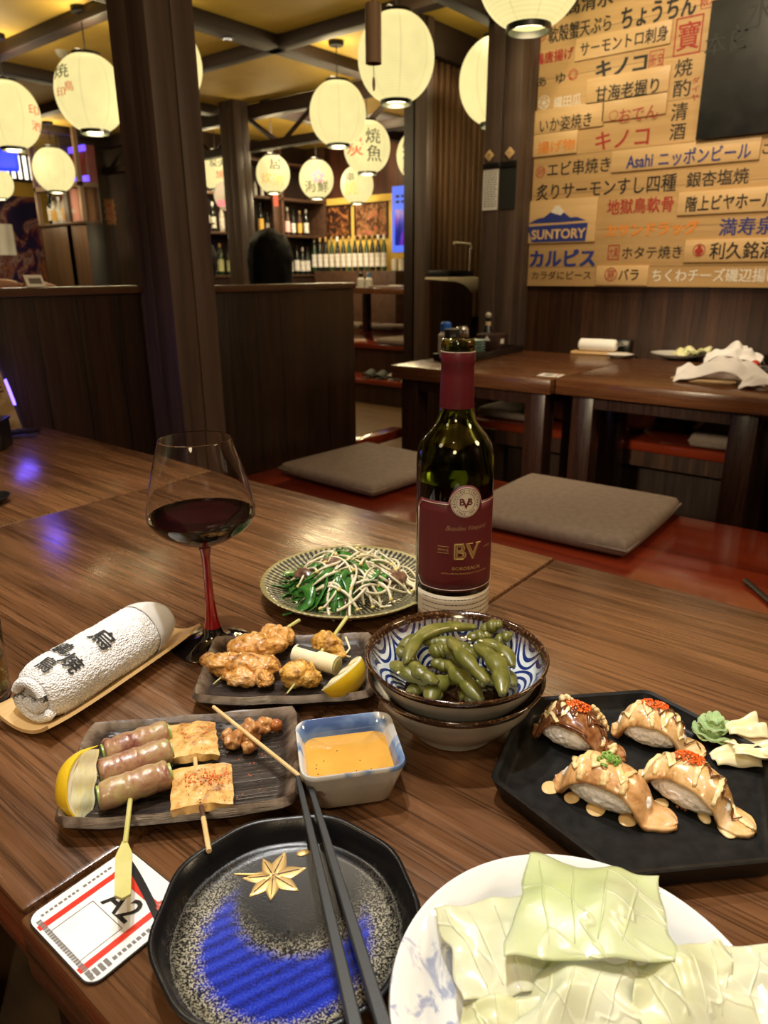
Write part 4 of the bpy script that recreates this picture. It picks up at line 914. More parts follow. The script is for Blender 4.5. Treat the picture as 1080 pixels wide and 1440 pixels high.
crumple('second crumpled white cloth behind the large one across the aisle', at(1032, 512, ZT) , .10, .20, .075, 5)
crumple('small crumpled white cloth at the right edge of the table across the aisle', at(1074, 549, ZT), .07, .13, .05, 9)
q0, q1 = at(943, 534, ZT), at(1000, 530, ZT)
t = thing('bamboo_tray', 'pale bamboo tray tip poking from under the crumpled cloth across the aisle', 'tray', (q0.x, q0.y, ZT + .0005), R_(-80)); obj('tray_body', B().prism([(0, 0), (.05, -.028), (.20, -.028), (.20, .028), (.03, .028)], .004, .010, bev=.001), PALE, t); obj('foot', B().box(.06, .19, -.02, .02, 0, .004), PALE, t)
q = at(1070, 521, ZT)
t = thing('serving_plate', 'dark rectangular plate with garnish at the right edge of the table across the aisle', 'plate', (q.x, q.y - .03, ZT + .0005), R_(5)); obj('plate', B().box(-.055, .055, -.12, .10, 0, .014, .005), mat('plate_brown', (.06, .05, .045), .4), t); obj('rim', B().box(-.058, -.05, -.12, .10, .013, .02, .002), mat('plate_brown', (.06, .05, .045), .4), t)
q = at(1042, 517, ZT + .02); t = thing('parsley', 'dark green curly parsley sprig on the dark plate across the aisle', 'parsley', (q.x, q.y, ZT + .0205)); b = B()
for k in range(14): b.blob((random.uniform(-.016, .016), random.uniform(-.018, .018), random.uniform(.006, .022)), (.008, .008, .007), 2, .004, 200, k)
obj('leaves', b, mat('parsley_green', (.02, .07, .015), .6), t, smooth=180); obj('stem', B().tube([(0, 0, 0), (.0, -.03, .002)], .0015, 5), mat('parsley_stem', (.1, .2, .05)), t)
q = at(1061, 518, ZT + .02); t = thing('cherry_tomato', 'red cherry tomato beside the parsley across the aisle', 'tomato', (q.x, q.y, ZT + .0205)); obj('fruit', B().blob((0, 0, .014), (.015, .015, .014), 3), mat('tomato_red', (.48, .03, .02), .2, Coat_Weight=.5), t, smooth=180); obj('stem_end', B().blob((0, 0, .028), (.003, .003, .0015), 1), mat('parsley_stem', (.1, .2, .05)), t)
q = at(1066, 509, ZT); t = thing('glass_dish', 'small clear glass dish behind the tomato across the aisle', 'dish', (q.x + .05, q.y, ZT + .0005)); obj('bowl', B().lathe([(.001, 0), (.03, 0), (.05, .03), (.048, .031), (.029, .004), (.001, .004)], 28), GLASS, t); obj('rim', B().lathe([(.048, .030), (.0505, .0315), (.048, .033)], 28), GLASS, t)
q = at(1073, 500, ZT); t = thing('soup_spoon', 'pale blue ceramic spoon handle standing in a cup at the right edge', 'spoon', (q.x, q.y, ZT + .0005)); obj('handle', B().tube([(0, -.03, .055), (0, .0, .068), (0, .04, .082)], [.006, .008, .007], 8, True, .5), mat('spoon_blue', (.38, .46, .66), .3), t); obj('bowl', B().blob((0, -.045, .048), (.018, .026, .012), 2), mat('spoon_blue', (.38, .46, .66), .3), t)
t = thing('small_cup', 'pale pinkish cup holding the blue spoon at the right edge', 'cup', (q.x, q.y - .05, ZT + .0005)); obj('cup', B().lathe([(.001, 0), (.028, 0), (.034, .045), (.032, .045), (.026, .004), (.001, .004)], 24), mat('cup_pink', (.62, .46, .38), .4), t); obj('foot', B().lathe([(.022, -.0003), (.026, 0), (.026, .003), (.022, .003)], 20), mat('cup_pink', (.62, .46, .38), .4), t)
# clothes left on the wall bench
for x, y, lab, s, w in ((792, 588, 'beige crumpled jacket on the wall bench seen between the table legs', 2, .17), (886, 598, 'white crumpled bag on the wall bench behind a table leg', 6, .20)):
    q = atX(x, y, 2.86); off = V((s, s, s))
    tag(obj('jacket' if s == 2 else 'cloth_bag', B().blob((q.x, q.y, .45 + .088), (.11, w / 2, .075), 4, .02, 11, s), mat('beige_cloth', (.42, .37, .29), .9, bump=.5, bscale=40, bdist=.01) if s == 2 else CLOTH, smooth=180), lab, 'jacket' if s == 2 else 'bag')

# ================================================================ ON OUR TABLE
ZO = T + .0005
def noisy(p, amp, f, seed=0): return p + V((NZ.noise(p * f + V((seed, 0, 0))), NZ.noise(p * f + V((0, seed + 9, 0))), NZ.noise(p * f + V((5, 0, seed))))) * amp
def lerp(a, b, t): return a + (b - a) * t
def bil(q, u, v):     # q: bottom-left, bottom-right, top-right, top-left
    return lerp(lerp(q[0], q[1], u), lerp(q[3], q[2], u), v)
def sm(x): x = max(0, min(1, x)); return x * x * (3 - 2 * x)

# ---- wine glass
g0 = at(301, 907)
t = thing('wine_glass', 'tall red stemmed wine glass half filled with red wine', 'wine glass', (g0.x, g0.y, ZO))
CLEAR = N('wine_glass_clear'); CLEAR.set(Base_Color=(1, 1, 1), Roughness=0.0, Transmission_Weight=1.0, IOR=1.35); CLEAR = CLEAR.m
out = [(.006, .1055), (.013, .108), (.027, .1145), (.041, .124), (.0485, .1335), (.0497, .1395), (.0487, .148), (.0455, .163), (.0405, .182), (.035, .201), (.0325, .2085)]
def smooth_prof(P, m_=5):
    out_ = []
    for i in range(len(P) - 1):
        a, b_, c_, d_ = P[max(i - 1, 0)], P[i], P[i + 1], P[min(i + 2, len(P) - 1)]
        for k in range(m_):
            q = k / m_
            out_.append(tuple(.5 * (2 * b_[n_] + (c_[n_] - a[n_]) * q + (2 * a[n_] - 5 * b_[n_] + 4 * c_[n_] - d_[n_]) * q * q + (3 * b_[n_] - a[n_] - 3 * c_[n_] + d_[n_]) * q ** 3) for n_ in (0, 1)))
    return out_ + [P[-1]]
out = smooth_prof(out); inn = [(r - .0009, z + .0004) for r, z in out[6:-1]]
obj('bowl', B().lathe([(.0005, .1045)] + out + [(.0321, .2089), (.0317, .2085)] + inn[::-1] + [(.0005, .1075)], 72), CLEAR, t, smooth=50)
WINE = N('red_wine'); WINE.set(Base_Color=(.022, .0012, .0025), Roughness=.02, Specular_IOR_Level=.6, Coat_Weight=.3); WINE = WINE.m
wp = [(r - .0005, z + .0003) for r, z in out[5:26] if z < .1370] + [(.0491, .1375)]
o = obj('wine', B().lathe([(.0005, .1072)] + wp + [(.0480, .1372), (.0005, .1370)], 72), WINE, t, 'dark red wine', smooth=50)
STEM = N('red_stem_glass'); STEM.set(Base_Color=(.34, .008, .016), Roughness=.06, Transmission_Weight=.35, IOR=1.45, Coat_Weight=1.0); STEM = STEM.m
obj('stem', B().lathe([(.0085, .020), (.0062, .030), (.0048, .045), (.0042, .06), (.0040, .08), (.0044, .095), (.0058, .103), (.0075, .1062), (.0005, .1066)], 32), STEM, t, 'red glass stem', smooth=180)
FOOT = mat('black_glass', (.006, .005, .006), .04, Coat_Weight=1.0)
obj('foot', B().lathe([(.0005, .0), (.036, .0), (.0375, .0012), (.036, .0026), (.024, .0050), (.014, .0085), (.0100, .0135), (.0086, .0205), (.0005, .0205)], 64), FOOT, t, 'black glass foot', smooth=70)

# ---- wine bottle
b0 = at(634, 879); RB = .0374
t = thing('wine_bottle', 'green glass wine bottle with a maroon label and capsule', 'bottle', (b0.x, b0.y, ZO))
BG = N('bottle_glass'); BG.set(Base_Color=(.30, .36, .07), Roughness=.02, Transmission_Weight=1.0, IOR=1.45); BG = BG.m
po = [(.0005, .012), (.022, .010), (.031, .0), (.0355, .001), (RB, .006), (RB, .174), (.0371, .1815), (.0360, .1885), (.0337, .1955), (.0298, .2022), (.0248, .2078), (.0206, .2128), (.0178, .2185), (.0164, .2250), (.0160, .2290), (.0145, .262), (.0142, .279), (.0152, .280), (.0158, .283), (.0156, .289), (.0140, .2915), (.0112, .2915)]
pi_ = [(.0098, .289), (.0098, .262), (.0122, .226), (.0160, .2155), (.0220, .2065), (.0285, .1985), (.0325, .188), (.0345, .170), (.0347, .158), (.0347, .012), (.030, .008), (.0005, .0155)]
obj('glass_body', B().lathe(po + pi_, 80), BG, t, smooth=60)
obj('wine', B().lathe([(.0005, .016), (.030, .0085), (.0349, .013), (.0349, .1575), (.0347, .160), (.0005, .1595)], 64), mat('bottle_wine', (.006, .004, .003), .05), t, 'dark wine inside')
CAPS = mat('capsule_maroon', (.105, .0095, .0135), .38, bump=.1, bscale=300)
obj('capsule', B().lathe([(.0163, .2290), (.0164, .2296), (.0156, .258), (.0151, .268), (.0158, .2695), (.0160, .2725), (.0160, .2785), (.0156, .2798)], 64), CAPS, t, 'maroon foil capsule')
obj('capsule_edge', B().lathe([(.0153, .2797), (.0160, .2797), (.0161, .2805), (.0153, .2806)], 64), mat('foil_pale', (.55, .38, .36), .4), t, 'torn pale foil edge')
AL = math.atan2(-b0.y, -b0.x) + R_(17)          # direction the label faces
LAB = mat('label_maroon', (.108, .0095, .0125), .5, bump=.06, bscale=900)
RL = RB + .0004
def cyl(a, z, r=RL): return V((r * math.cos(AL + a), r * math.sin(AL + a), z))
zl0, zl1, aw = .0545, .1460, R_(82); cz, cr = .1460, .0165
def ltop(a):
    x = a * RL; z = zl1 - max(0, abs(a) - (aw - R_(10))) * RL * 1.1
    if abs(x) < cr: z = max(z, cz + math.sqrt(cr * cr - x * x))
    return z
def lbot(a): return zl0 + max(0, abs(a) - (aw - R_(10))) * RL * 1.1
lab = obj('front_label', B().grid(96, 8, lambda u, v: cyl((u * 2 - 1) * aw, lerp(lbot((u * 2 - 1) * aw), ltop((u * 2 - 1) * aw), v)), .0002), LAB, t, 'maroon front label', smooth=180)
WL = mat('label_line', (.60, .45, .36), .5)
def line(f, n=60, r=.00032): return B().tube([f(k / n) for k in range(n + 1)], r, 5)
ai = aw - R_(3)
def lw(a): return cyl(a, 0, RL + .0003)
def outline_top(k):
    a = (k * 2 - 1) * ai; p = cyl(a, ltop(a * aw / ai) - .0022, RL + .0003); return p
def outline_bot(k):
    a = (k * 2 - 1) * ai; return cyl(a, lbot(a * aw / ai) + .0022, RL + .0003)
obj('border_line', line(outline_top, 90), WL, lab, smooth=180); obj('border_line', line(outline_bot, 60), WL, lab, smooth=180)
for s in (-1, 1): obj('border_line', line(lambda k: cyl(s * ai, lerp(lbot(aw) + .0022, ltop(aw) - .0022, k), RL + .0003), 4), WL, lab, smooth=180)
CREAML = mat('label_cream_paper', (.62, .55, .42), .55)
def disc(r0, r1, z, rr, m_, nm='medallion'):
    b = B(); b.rings([[cyl(q * math.cos(2 * PI * k / 48) / rr, z + q * math.sin(2 * PI * k / 48), rr) for k in range(48)] for q in (r0, (r0 + r1) / 2, r1)]); return obj(nm, b, m_, lab, smooth=180)
disc(.0002, .0146, cz, RL + .0003, CREAML); disc(.0136, .0140, cz, RL + .00045, LAB, 'medallion_ring'); disc(.0088, .0092, cz, RL + .00045, LAB, 'medallion_ring')
def ltext(s, x, z, w=None, h=None, ink=GOLD, bold=0, shear=0, r=RL + .0005, nm='lettering', rot=0, parent=None):
    me = fit(text_mesh(s, 1, bold), w, h); ca, sa = math.cos(rot), math.sin(rot)
    def f(c):
        X = c.x + shear * c.y; X, Y = X * ca - c.y * sa, X * sa + c.y * ca
        return cyl((x + X) / RL, z + Y, r)
    return obj(nm, map_mesh(me, f), ink, parent or lab, smooth=0)
ltext('V', 0, cz - .0012, None, .0095, LAB, .02); ltext('B', -.0038, cz + .0006, None, .0066, LAB, .02); ltext('B', .0040, cz + .0006, None, .0066, LAB, .02)
for s, a0, a1, flip in (('BEAULIEU VINEYARD', 200, -20, 1), ('SINCE 1900', 225, 315, -1)):
    for k, ch in enumerate(s):
        if ch == ' ': continue
        a = R_(lerp(a0, a1, k / (len(s) - 1))); rr = .0114
        ltext(ch, rr * math.cos(a), cz + rr * math.sin(a), None, .0023, LAB, .01, rot=(a - PI / 2) if flip == 1 else (a + PI / 2), nm='ring_lettering')
ltext('Beaulieu Vineyard', .002, 0.1200, .040, .0062, mat('gold_line', (.42, .24, .12), .45), -.012, .45)
ltext('BV', .003, 0.0970, .0265, .0165, GOLD, .03)
ltext('BV', .003, 0.0970, .0235, .0120, LAB, -.035, r=RL + .0008)
for x_, z_, w_ in ((-.0045, .1047, .0072), (-.0045, .0893, .0072), (.0052, .1047, .0056), (.0142, .1047, .0056)):
    obj('letter_serif', line(lambda k: cyl((x_ - w_ / 2 + w_ * k) / RL, z_, RL + .0005), 6, .00055), GOLD, lab)
ltext('SINCE', -.0205, 0.0985, .0105, .0022, GOLD)
for dz in (.1018, .0953): obj('rule', line(lambda k: cyl((-.026 + .011 * k) / RL, dz, RL + .0004), 8, .00018), GOLD, lab)
ltext('1900', .0265, 0.0985, .0095, .0022, mat('gold_line', (.42, .24, .12), .45))
ltext('BORDEAUX', .003, 0.0797, .029, .0034, GOLD, .01)
ltext('APPELLATION BORDEAUX CONTR\u00d4L\u00c9E', .002, 0.0745, .048, .0019, GOLD, .01)
DIM = mat('label_dim', (.045, .008, .010), .5)
ltext('Vin de Bordeaux', .003, 0.0680, .017, .0016, DIM); ltext('2018', .003, 0.0643, .010, .0020, DIM); ltext('Product of France', .002, 0.0595, .040, .0015, DIM); ltext('75cl', -.027, 0.0675, .006, .002, DIM)
cl = obj('lower_label', B().grid(60, 4, lambda u, v: cyl((u * 2 - 1) * R_(80), lerp(.0205, .0500, v)), .0002), CREAML, t, 'narrow cream lower label', smooth=180)
for k in range(4):
    b = B(); a = -1.15
    rows = []
    while a < 1.15:
        L = random.uniform(.03, .10); z = .0455 - k * .0052
        b.rings([[cyl(a, z, RL + .0004), cyl(a + L, z, RL + .0004)], [cyl(a, z + .0009, RL + .0004), cyl(a + L, z + .0009, RL + .0004)]], False); a += L + .02
    obj('small_print', b, mat('print_brown', (.10, .07, .05), .6), cl, smooth=0)

# ---- bean sprout plate
RP = .0985; c0 = V((.548, .497, ZO))
t = thing('ribbed_plate', 'round olive rimmed plate with a dark ribbed pattern holding bean sprouts', 'plate', c0)
n = N('ribbed_glaze'); cc = n.coord(); x, y, z = n.xyz(cc)
rad = n.math('SQRT', n.math('ADD', n.math('MULTIPLY', x, x), n.math('MULTIPLY', y, y)))
st = n.math('SINE', n.math('MULTIPLY', n.math('ARCTAN2', y, x), 84)); rg = n.math('SINE', n.math('MULTIPLY', rad, 2 * PI / .0062))
wob = n.noise(cc, 60, 3)
f = n.math('ADD', n.math('MULTIPLY', st, .5), n.math('ADD', n.math('MULTIPLY', n.math('MAXIMUM', rg, -.3), .32), n.math('MULTIPLY', wob, .5)))
col = n.ramp(f, [(.10, (.018, .017, .014)), (.42, (.05, .048, .035)), (.62, (.30, .27, .14))])
edge = n.math('GREATER_THAN', rad, RP - .0035)
n.set(Base_Color=n.mix(edge, col, (.26, .22, .085)), Roughness=.22, Coat_Weight=.4); n.bump(f, .5, .0012)
obj('plate', B().lathe([(.0005, .004), (.045, .004), (.052, .0), (.055, .001), (.075, .0075), (.092, .015), (RP, .0195), (RP + .0008, .0212), (RP - .001, .0222), (.090, .0185), (.072, .0110), (.05, .0075), (.0005, .0068)], 120), n.m, t, smooth=60)
obj('foot_ring', B().lathe([(.046, -.0003), (.052, -.0003), (.053, .004), (.046, .004)], 60), mat('plate_brown', (.06, .05, .045), .4), t)
SPR = mat('sprout_white', (.66, .58, .36), .25, (.76, .70, .52), 60, Subsurface_Weight=.15, Subsurface_Radius=(.004, .004, .002), Coat_Weight=.6)
SPH = mat('sprout_head', (.66, .52, .14), .3, Coat_Weight=.4)
CHV = mat('chive_green', (.018, .095, .012), .22, (.055, .21, .030), 70, Coat_Weight=.7)
LIV = mat('liver_brown', (.085, .040, .022), .35, (.16, .078, .045), 70, Coat_Weight=.3)
rs = random.Random(12)
def mound(x, y): return .011 + .030 * max(0, 1 - (x * x / .0052 + y * y / .0044)) ** .8
def local_path(cx, cy, ang, L, bend, lift, n=9, wob=0, seed=0):
    P = []; a = ang - bend / 2; x, y = cx - L / 2 * math.cos(ang), cy - L / 2 * math.sin(ang)
    for k in range(n + 1):
        P.append(V((x, y, mound(x, y) + lift + .004 * math.sin(k / n * PI + seed)))); x += L / n * math.cos(a); y += L / n * math.sin(a); a += bend / n
    return P
def ribbon(b, P, w, th, tw=0):
    rows = []
    for i, p in enumerate(P):
        tg = (P[min(i + 1, len(P) - 1)] - P[max(i - 1, 0)]).normalized(); s = tg.cross(V((0, 0, 1))).normalized(); up = s.cross(tg)
        an = tw * i / len(P); sv = s * math.cos(an) + up * math.sin(an); uv = up * math.cos(an) - s * math.sin(an)
        k = w * (.35 + .65 * math.sin(PI * (.12 + .8 * i / (len(P) - 1))))
        rows.append([p - sv * k - uv * th, p + sv * k - uv * th, p + sv * k + uv * th, p + uv * th * .2, p - sv * k + uv * th])
    b.rings(rows, True, True, True); return b
for k in range(4):
    x, y = [(.028, -.045), (-.012, .012), (-.035, .028), (.052, .020)][k]
    tag(obj('liver_slice', B().blob((0, 0, 0), (.017, .012, .007), 4, .003, 90, k, Mx.Rotation(k * 1.1, 4, 'Z')), LIV, smooth=180, loc=(c0.x + x, c0.y + y, c0.z + mound(x, y) - .001)), ['brown liver slice nearest the bowl under the bean sprouts', 'brown liver slice at the middle of the sprout pile', 'brown liver slice at the left of the sprout pile', 'brown liver slice at the back of the sprout pile'][k], 'liver slice', 'liver in the sprout dish')
for k in range(64):
    r, a = .068 * rs.random() ** .55, rs.uniform(0, 2 * PI)
    # chives lie mostly to the left in the heap
    x, y = r * math.cos(a) * .95 - .010 , r * math.sin(a) * .8 + .016
    P = local_path(x, y, rs.uniform(0, PI), rs.uniform(.030, .058), rs.uniform(-2.4, 2.4), rs.uniform(-.003, .005), 10, 0, k)
    tag(obj('chive_leaf', ribbon(B(), [p - V((x, y, 0)) for p in P], rs.uniform(.0038, .0062), .0004, rs.uniform(-1.5, 1.5)), CHV, smooth=180, loc=c0 + V((x, y, 0))), 'flat dark green chive leaf in the bean sprout heap', 'chive', 'chives in the sprout heap')
for k in range(98):
    r, a = .070 * rs.random() ** .55, rs.uniform(0, 2 * PI)
    x, y = r * math.cos(a) * .98 + .006, r * math.sin(a) * .90 - .006
    P = local_path(x, y, rs.uniform(0, PI), rs.uniform(.032, .056), rs.uniform(-1.9, 1.9), rs.uniform(-.001, .007), 9, 0, k)
    P = [p - V((x, y, 0)) for p in P]; w = rs.uniform(.0012, .0018)
    o = obj('bean_sprout', B().tube(P, [w * .8, w, w, w, w, w, w * .9, w * .7, w * .5, w * .3], 7), SPR, smooth=180, loc=c0 + V((x, y, 0)))
    tag(o, 'pale curved bean sprout in the heap on the ribbed plate', 'bean sprout', 'bean sprouts on the ribbed plate')
    if k % 2 == 0: obj('bean_head', B().blob(P[0], (.0030, .0019, .0018), 2, rot=None), SPH, o, 'yellow bean head', smooth=180)

# ---- rectangular plates
n = N('dark_striated_glaze'); cc = n.coord((10, 190, 60)); cr_ = n.coord(); x, y, z = n.xyz(cr_)
f = n.noise(cc, 1.0, 4, .6, .4); f2 = n.noise(cr_, 70, 4)
n.set(Base_Color=n.mix(n.ramp(z, [(0, 0), (.0135, 0), (.0165, 1)]), n.ramp(f, [(.35, (.012, .009, .008)), (.65, (.048, .036, .030))]), n.ramp(f2, [(.35, (.06, .036, .022)), (.62, (.22, .165, .12))])), Roughness=n.ramp(f2, [(.3, .20), (.7, .36)]), Specular_IOR_Level=.32)
n.bump(f, .6, .0016); PLG = n.m
def rect_plate(label, c, rz, W, D, seed):
    t = thing('rectangular_plate', label, 'plate', (c[0], c[1], ZO), rz)
    def f(u, v):
        x, y = (u - .5) * 2, (v - .5) * 2
        cx = x * (1 - .045 * abs(y) ** 5); cy = y * (1 - .065 * abs(x) ** 5); e = max(abs(x), abs(y))
        z = .0088 + .0085 * sm((e - .84) / .16) + .0028 * abs(x) ** 3
        return V((cx * W / 2 + .0016 * NZ.noise(V((y * 2.5, seed, x * .5))), cy * D / 2 + .0016 * NZ.noise(V((x * 3, seed + 4, y))), z + .0007 * NZ.noise(V((x * 4, y * 4, seed)))))
    obj('plate', B().grid(56, 44, f, .0065), PLG, t, smooth=70)
    obj('foot', B().prism(rrect(W * .78, D * .70, .012), -.0002, .0040), PLG, t); return t
rect_plate('near dark rectangular plate holding bacon rolls and mushroom skewers', (.243, .3815), R_(-43.2), .158, .108, 1)
rect_plate('rear dark rectangular plate holding grilled chicken skewers', (.381, .4195), R_(-48.5), .152, .104, 2)
ZP = ZO + .0092

# ---- lemon wedges
RIND = mat('lemon_rind', (.80, .50, .015), .35, (.84, .58, .03), 60, bump=.35, bscale=900, bdist=.0006, Coat_Weight=.3)
PITH = mat('lemon_pith', (.86, .82, .62), .55); n = N('lemon_flesh'); cc = n.coord((120, 320, 320))
n.set(Base_Color=n.ramp(n.noise(cc, 1, 3), [(.3, (.92, .82, .40)), (.65, (.97, .93, .66))]), Roughness=.15, Subsurface_Weight=.2, Subsurface_Radius=(.004, .004, .001), Coat_Weight=.6); n.bump(n.noise(cc, 1, 3), .4, .0008); FLESH = n.m
def lemon(label, loc, eul, L=.024, R=.0195, w=38):
    """wedge: long axis local x, ridge of the two cut faces at the origin, rind bulging to +z"""
    t = thing('lemon_wedge', label, 'lemon wedge', loc); t.rotation_euler = eul
    def pt(s, a, k=1.0):      # s: -1..1 along the axis
        c = math.sqrt(max(0, 1 - abs(s) ** 2.4)); nip = L * s * (1 + .06 * abs(s) ** 8)
        return V((nip, R * k * c * math.sin(a), R * k * c * math.cos(a)))
    W = R_(w); n1, n2 = 24, 16
    S_ = [-1 + 2 * i / n1 for i in range(n1 + 1)]
    b = B(); b.grid(n1, n2, lambda u, v: pt(-1 + 2 * u, W * (2 * v - 1)), .0012); obj('rind', b, RIND, t, 'yellow rind', smooth=60)
    for sg in (-1, 1):
        a = sg * W
        b = B(); b.grid(n1, 6, lambda u, v: pt((-1 + 2 * u), a * .985, lerp(.80, .985, v)) * 1.0, .0012); obj('pith', b, PITH, t, 'white pith rim', smooth=60)
        b = B(); b.grid(n1, 10, lambda u, v: pt((-1 + 2 * u) * .93, a * .97, lerp(.0, .83, v)) + V((0, 0, .0006 * math.sin(u * 18))), .0016); obj('flesh', b, FLESH, t, 'pale juicy flesh', smooth=60)
    return t
def frame(x, z):         # orientation from a long axis and an outward direction
    x = V(x).normalized(); z = (V(z) - x * V(z).dot(x)).normalized(); y = z.cross(x); return Mx((x, y, z)).transposed().to_euler()
sR = V((RT.x, RT.y, 0)).normalized(); sF = V((FW.x, FW.y, 0)).normalized(); Zv = V((0, 0, 1))
p = at(122, 1103, ZP + .014)
lemon('lemon wedge at the left end of the near rectangular plate', p + sR * .0045, frame(sF * .75 + Zv * .95 - sR * .05, -sR * .95 + Zv * .22 - sF * .20), .0235, .0235, 50)
p = at(478, 948, ZP + .0145)
lemon('lemon wedge on the right of the rear rectangular plate beside the bowl', p, frame(sF * 1.0 + sR * .62 + Zv * .10, sR * .90 - sF * .55 - Zv * .10), .0240, .0205, 44)

# ---- meat materials
def meat(name, a, b_, c, sc=55, rough=.35, st=.6, coat=.35):
    n = N(name); cc = n.coord(); f = n.math('ADD', n.math('ADD', n.math('MULTIPLY', n.noise(cc, sc, 5, .68, .8), .55), n.math('MULTIPLY', n.noise(cc, sc * 4, 3), .2)), n.math('MULTIPLY', n.noise(n.coord(loc=(.3, .1, .2)), sc * .45, 2), .25))
    n.set(Base_Color=n.ramp(f, [(.39, c), (.50, b_), (.64, a)]), Roughness=rough, Coat_Weight=coat, Subsurface_Weight=.12, Subsurface_Radius=(.006, .003, .0015)); n.bump(n.noise(cc, sc * 5, 4), st, .0012); return n.m
CHICK = meat('grilled_chicken', (.74, .50, .27), (.66, .33, .075), (.15, .045, .010), 70, .3, .4, .5)
CHSKIN = meat('chicken_skin', (.72, .50, .20), (.66, .36, .06), (.22, .075, .012), 80)
BACON = meat('bacon_wrap', (.40, .33, .14), (.33, .18, .10), (.15, .038, .03), 46, .3, .4)
ASP = mat('asparagus_green', (.22, .36, .05), .35, (.36, .42, .12), 50)
MUSH = meat('king_oyster', (.74, .52, .24), (.62, .36, .10), (.26, .10, .025), 75, .4, .35)
GIZ = meat('glazed_cartilage', (.58, .36, .16), (.42, .18, .05), (.16, .05, .015), 60, .22, .4, .7)
NEGI = mat('leek_white', (.74, .66, .40), .4, (.80, .74, .54), 120); CHAR = mat('char_black', (.015, .012, .010), .6)
BAM = mat('bamboo_pale', (.62, .42, .18), .5, (.70, .52, .26), 60); BAMG = mat('bamboo_green', (.46, .44, .13), .5, (.54, .50, .19), 60); BURN = mat('bamboo_burnt', (.07, .03, .015), .6)
SPICE = mat('red_spice', (.62, .12, .015), .6)
def crumbs(nm, b, pts, r, m_, par, seed=0):
    rr = random.Random(seed)
    for p in pts: b.blob(p, (r * rr.uniform(.6, 1.3), r * rr.uniform(.6, 1.3), r * .6), 1)
    o = obj(nm, b, m_, par); o['kind'] = 'stuff'; return o
# bacon roll skewer
t = thing('bacon_roll_skewer', 'skewer of three bacon rolls with a flat pale green bamboo handle', 'skewer', at(190, 1085, ZO)); o0 = t.location
rl = [((146, 1060), (236, 1031)), ((142, 1088), (239, 1056)), ((140, 1120), (238, 1088))]
for k, (a, c) in enumerate(rl):
    A, Cc = at(*a, ZP + .0125) - o0, at(*c, ZP + .0125) - o0; d = (Cc - A).normalized(); nn = 26
    rad = [.0100 + .0003 * math.sin(i * .9 + k * 2) + .0009 * NZ.noise(V((i * .35, k * 3.1, 0))) for i in range(nn + 1)]; rad[0] *= .88; rad[-1] *= .88
    P = [noisy(lerp(A, Cc, i / nn), .0006, 150, k) for i in range(nn + 1)]
    r_ = obj('bacon_roll', B().tube(P, rad, 22), BACON, t, smooth=70)
    obj('asparagus', B().tube([A - d * .0012, lerp(A, Cc, .5), Cc + d * .0014], .0072, 16), ASP, r_, 'green asparagus core', smooth=40)
    obj('asparagus_patch', B().blob(lerp(A, Cc, .92) + V((0, 0, .0082)), (.004, .003, .0018), 2, .001, 200, k), ASP, r_, smooth=180) if k < 2 else None
H = [at(186, 1108, ZP + .010) - o0, at(183, 1126, ZP + .0100) - o0, at(176, 1186, ZP + .0135) - o0]
top_ = at(196, 1045, ZP + .012) - o0
obj('stick', B().tube([top_] + H, .0016, 8), BAMG, t, 'pale green bamboo stick')
pe = [at(x, y, ZP + .0135 + dz) - o0 for x, y, dz in ((172, 1184, 0), (180, 1186, 0), (186, 1200, 0), (184, 1258, .001), (172, 1264, .001), (161, 1260, .001), (162, 1206, 0))]
b = B(); lo = [b.bm.verts.new(p - V((0, 0, .0012))) for p in pe]; hi = [b.bm.verts.new(p + V((0, 0, .0006))) for p in pe]; b._face(lo); b._face(list(reversed(hi)))
for i in range(7): b._face([lo[i], hi[i], hi[(i + 1) % 7], lo[(i + 1) % 7]])
obj('paddle_handle', b, BAMG, t, 'flat pale green paddle end')
# mushroom skewer
t = thing('mushroom_skewer', 'skewer of two square grilled mushroom slabs dusted with red spice', 'skewer', at(280, 1080, ZO)); o0 = t.location
for k, q in enumerate((((238, 1068), (309, 1061), (303, 1016), (236, 1021)), ((240, 1140), (328, 1130), (326, 1075), (241, 1083)))):
    Q = [at(*p_, ZP + .0105 + (.002 if i > 1 else 0)) - o0 for i, p_ in enumerate(q)]
    s_ = obj('mushroom_slab', B().grid(26, 22, lambda u, v: noisy(bil(Q, u, v), .0011, 160, k) + V((0, 0, .0022 * math.sin(PI * u) + .0004 * math.sin(v * 60 + 4 * u))), .0055), MUSH, t, smooth=60)
    pts = [bil(Q, random.uniform(.2, .95), random.gauss(.62 if k else .75, .10)) + V((0, 0, .0026)) for _ in range(90 if k else 18)]
    crumbs('spice_dust', B(), pts, .0007, SPICE, s_, k)
    crumbs('pepper_dust', B(), [bil(Q, random.random(), random.random()) + V((0, 0, .0022)) for _ in range(30)], .00035, mat('pepper', (.05, .03, .02), .7), s_, k + 7)
A, Bq, Cq, Dq = at(272, 1030, ZP + .010) - o0, at(277, 1105, ZP + .010) - o0, at(286, 1150, ZP + .012) - o0, at(294, 1197, ZP + .014) - o0
obj('stick', B().tube([A, Bq], .0015, 8), BAM, t); obj('burnt_stick', B().tube([Bq, Cq], .00155, 8), BURN, t, 'burnt dark middle'); obj('stick_end', B().tube([Cq, Dq], .0016, 8), BAM, t)
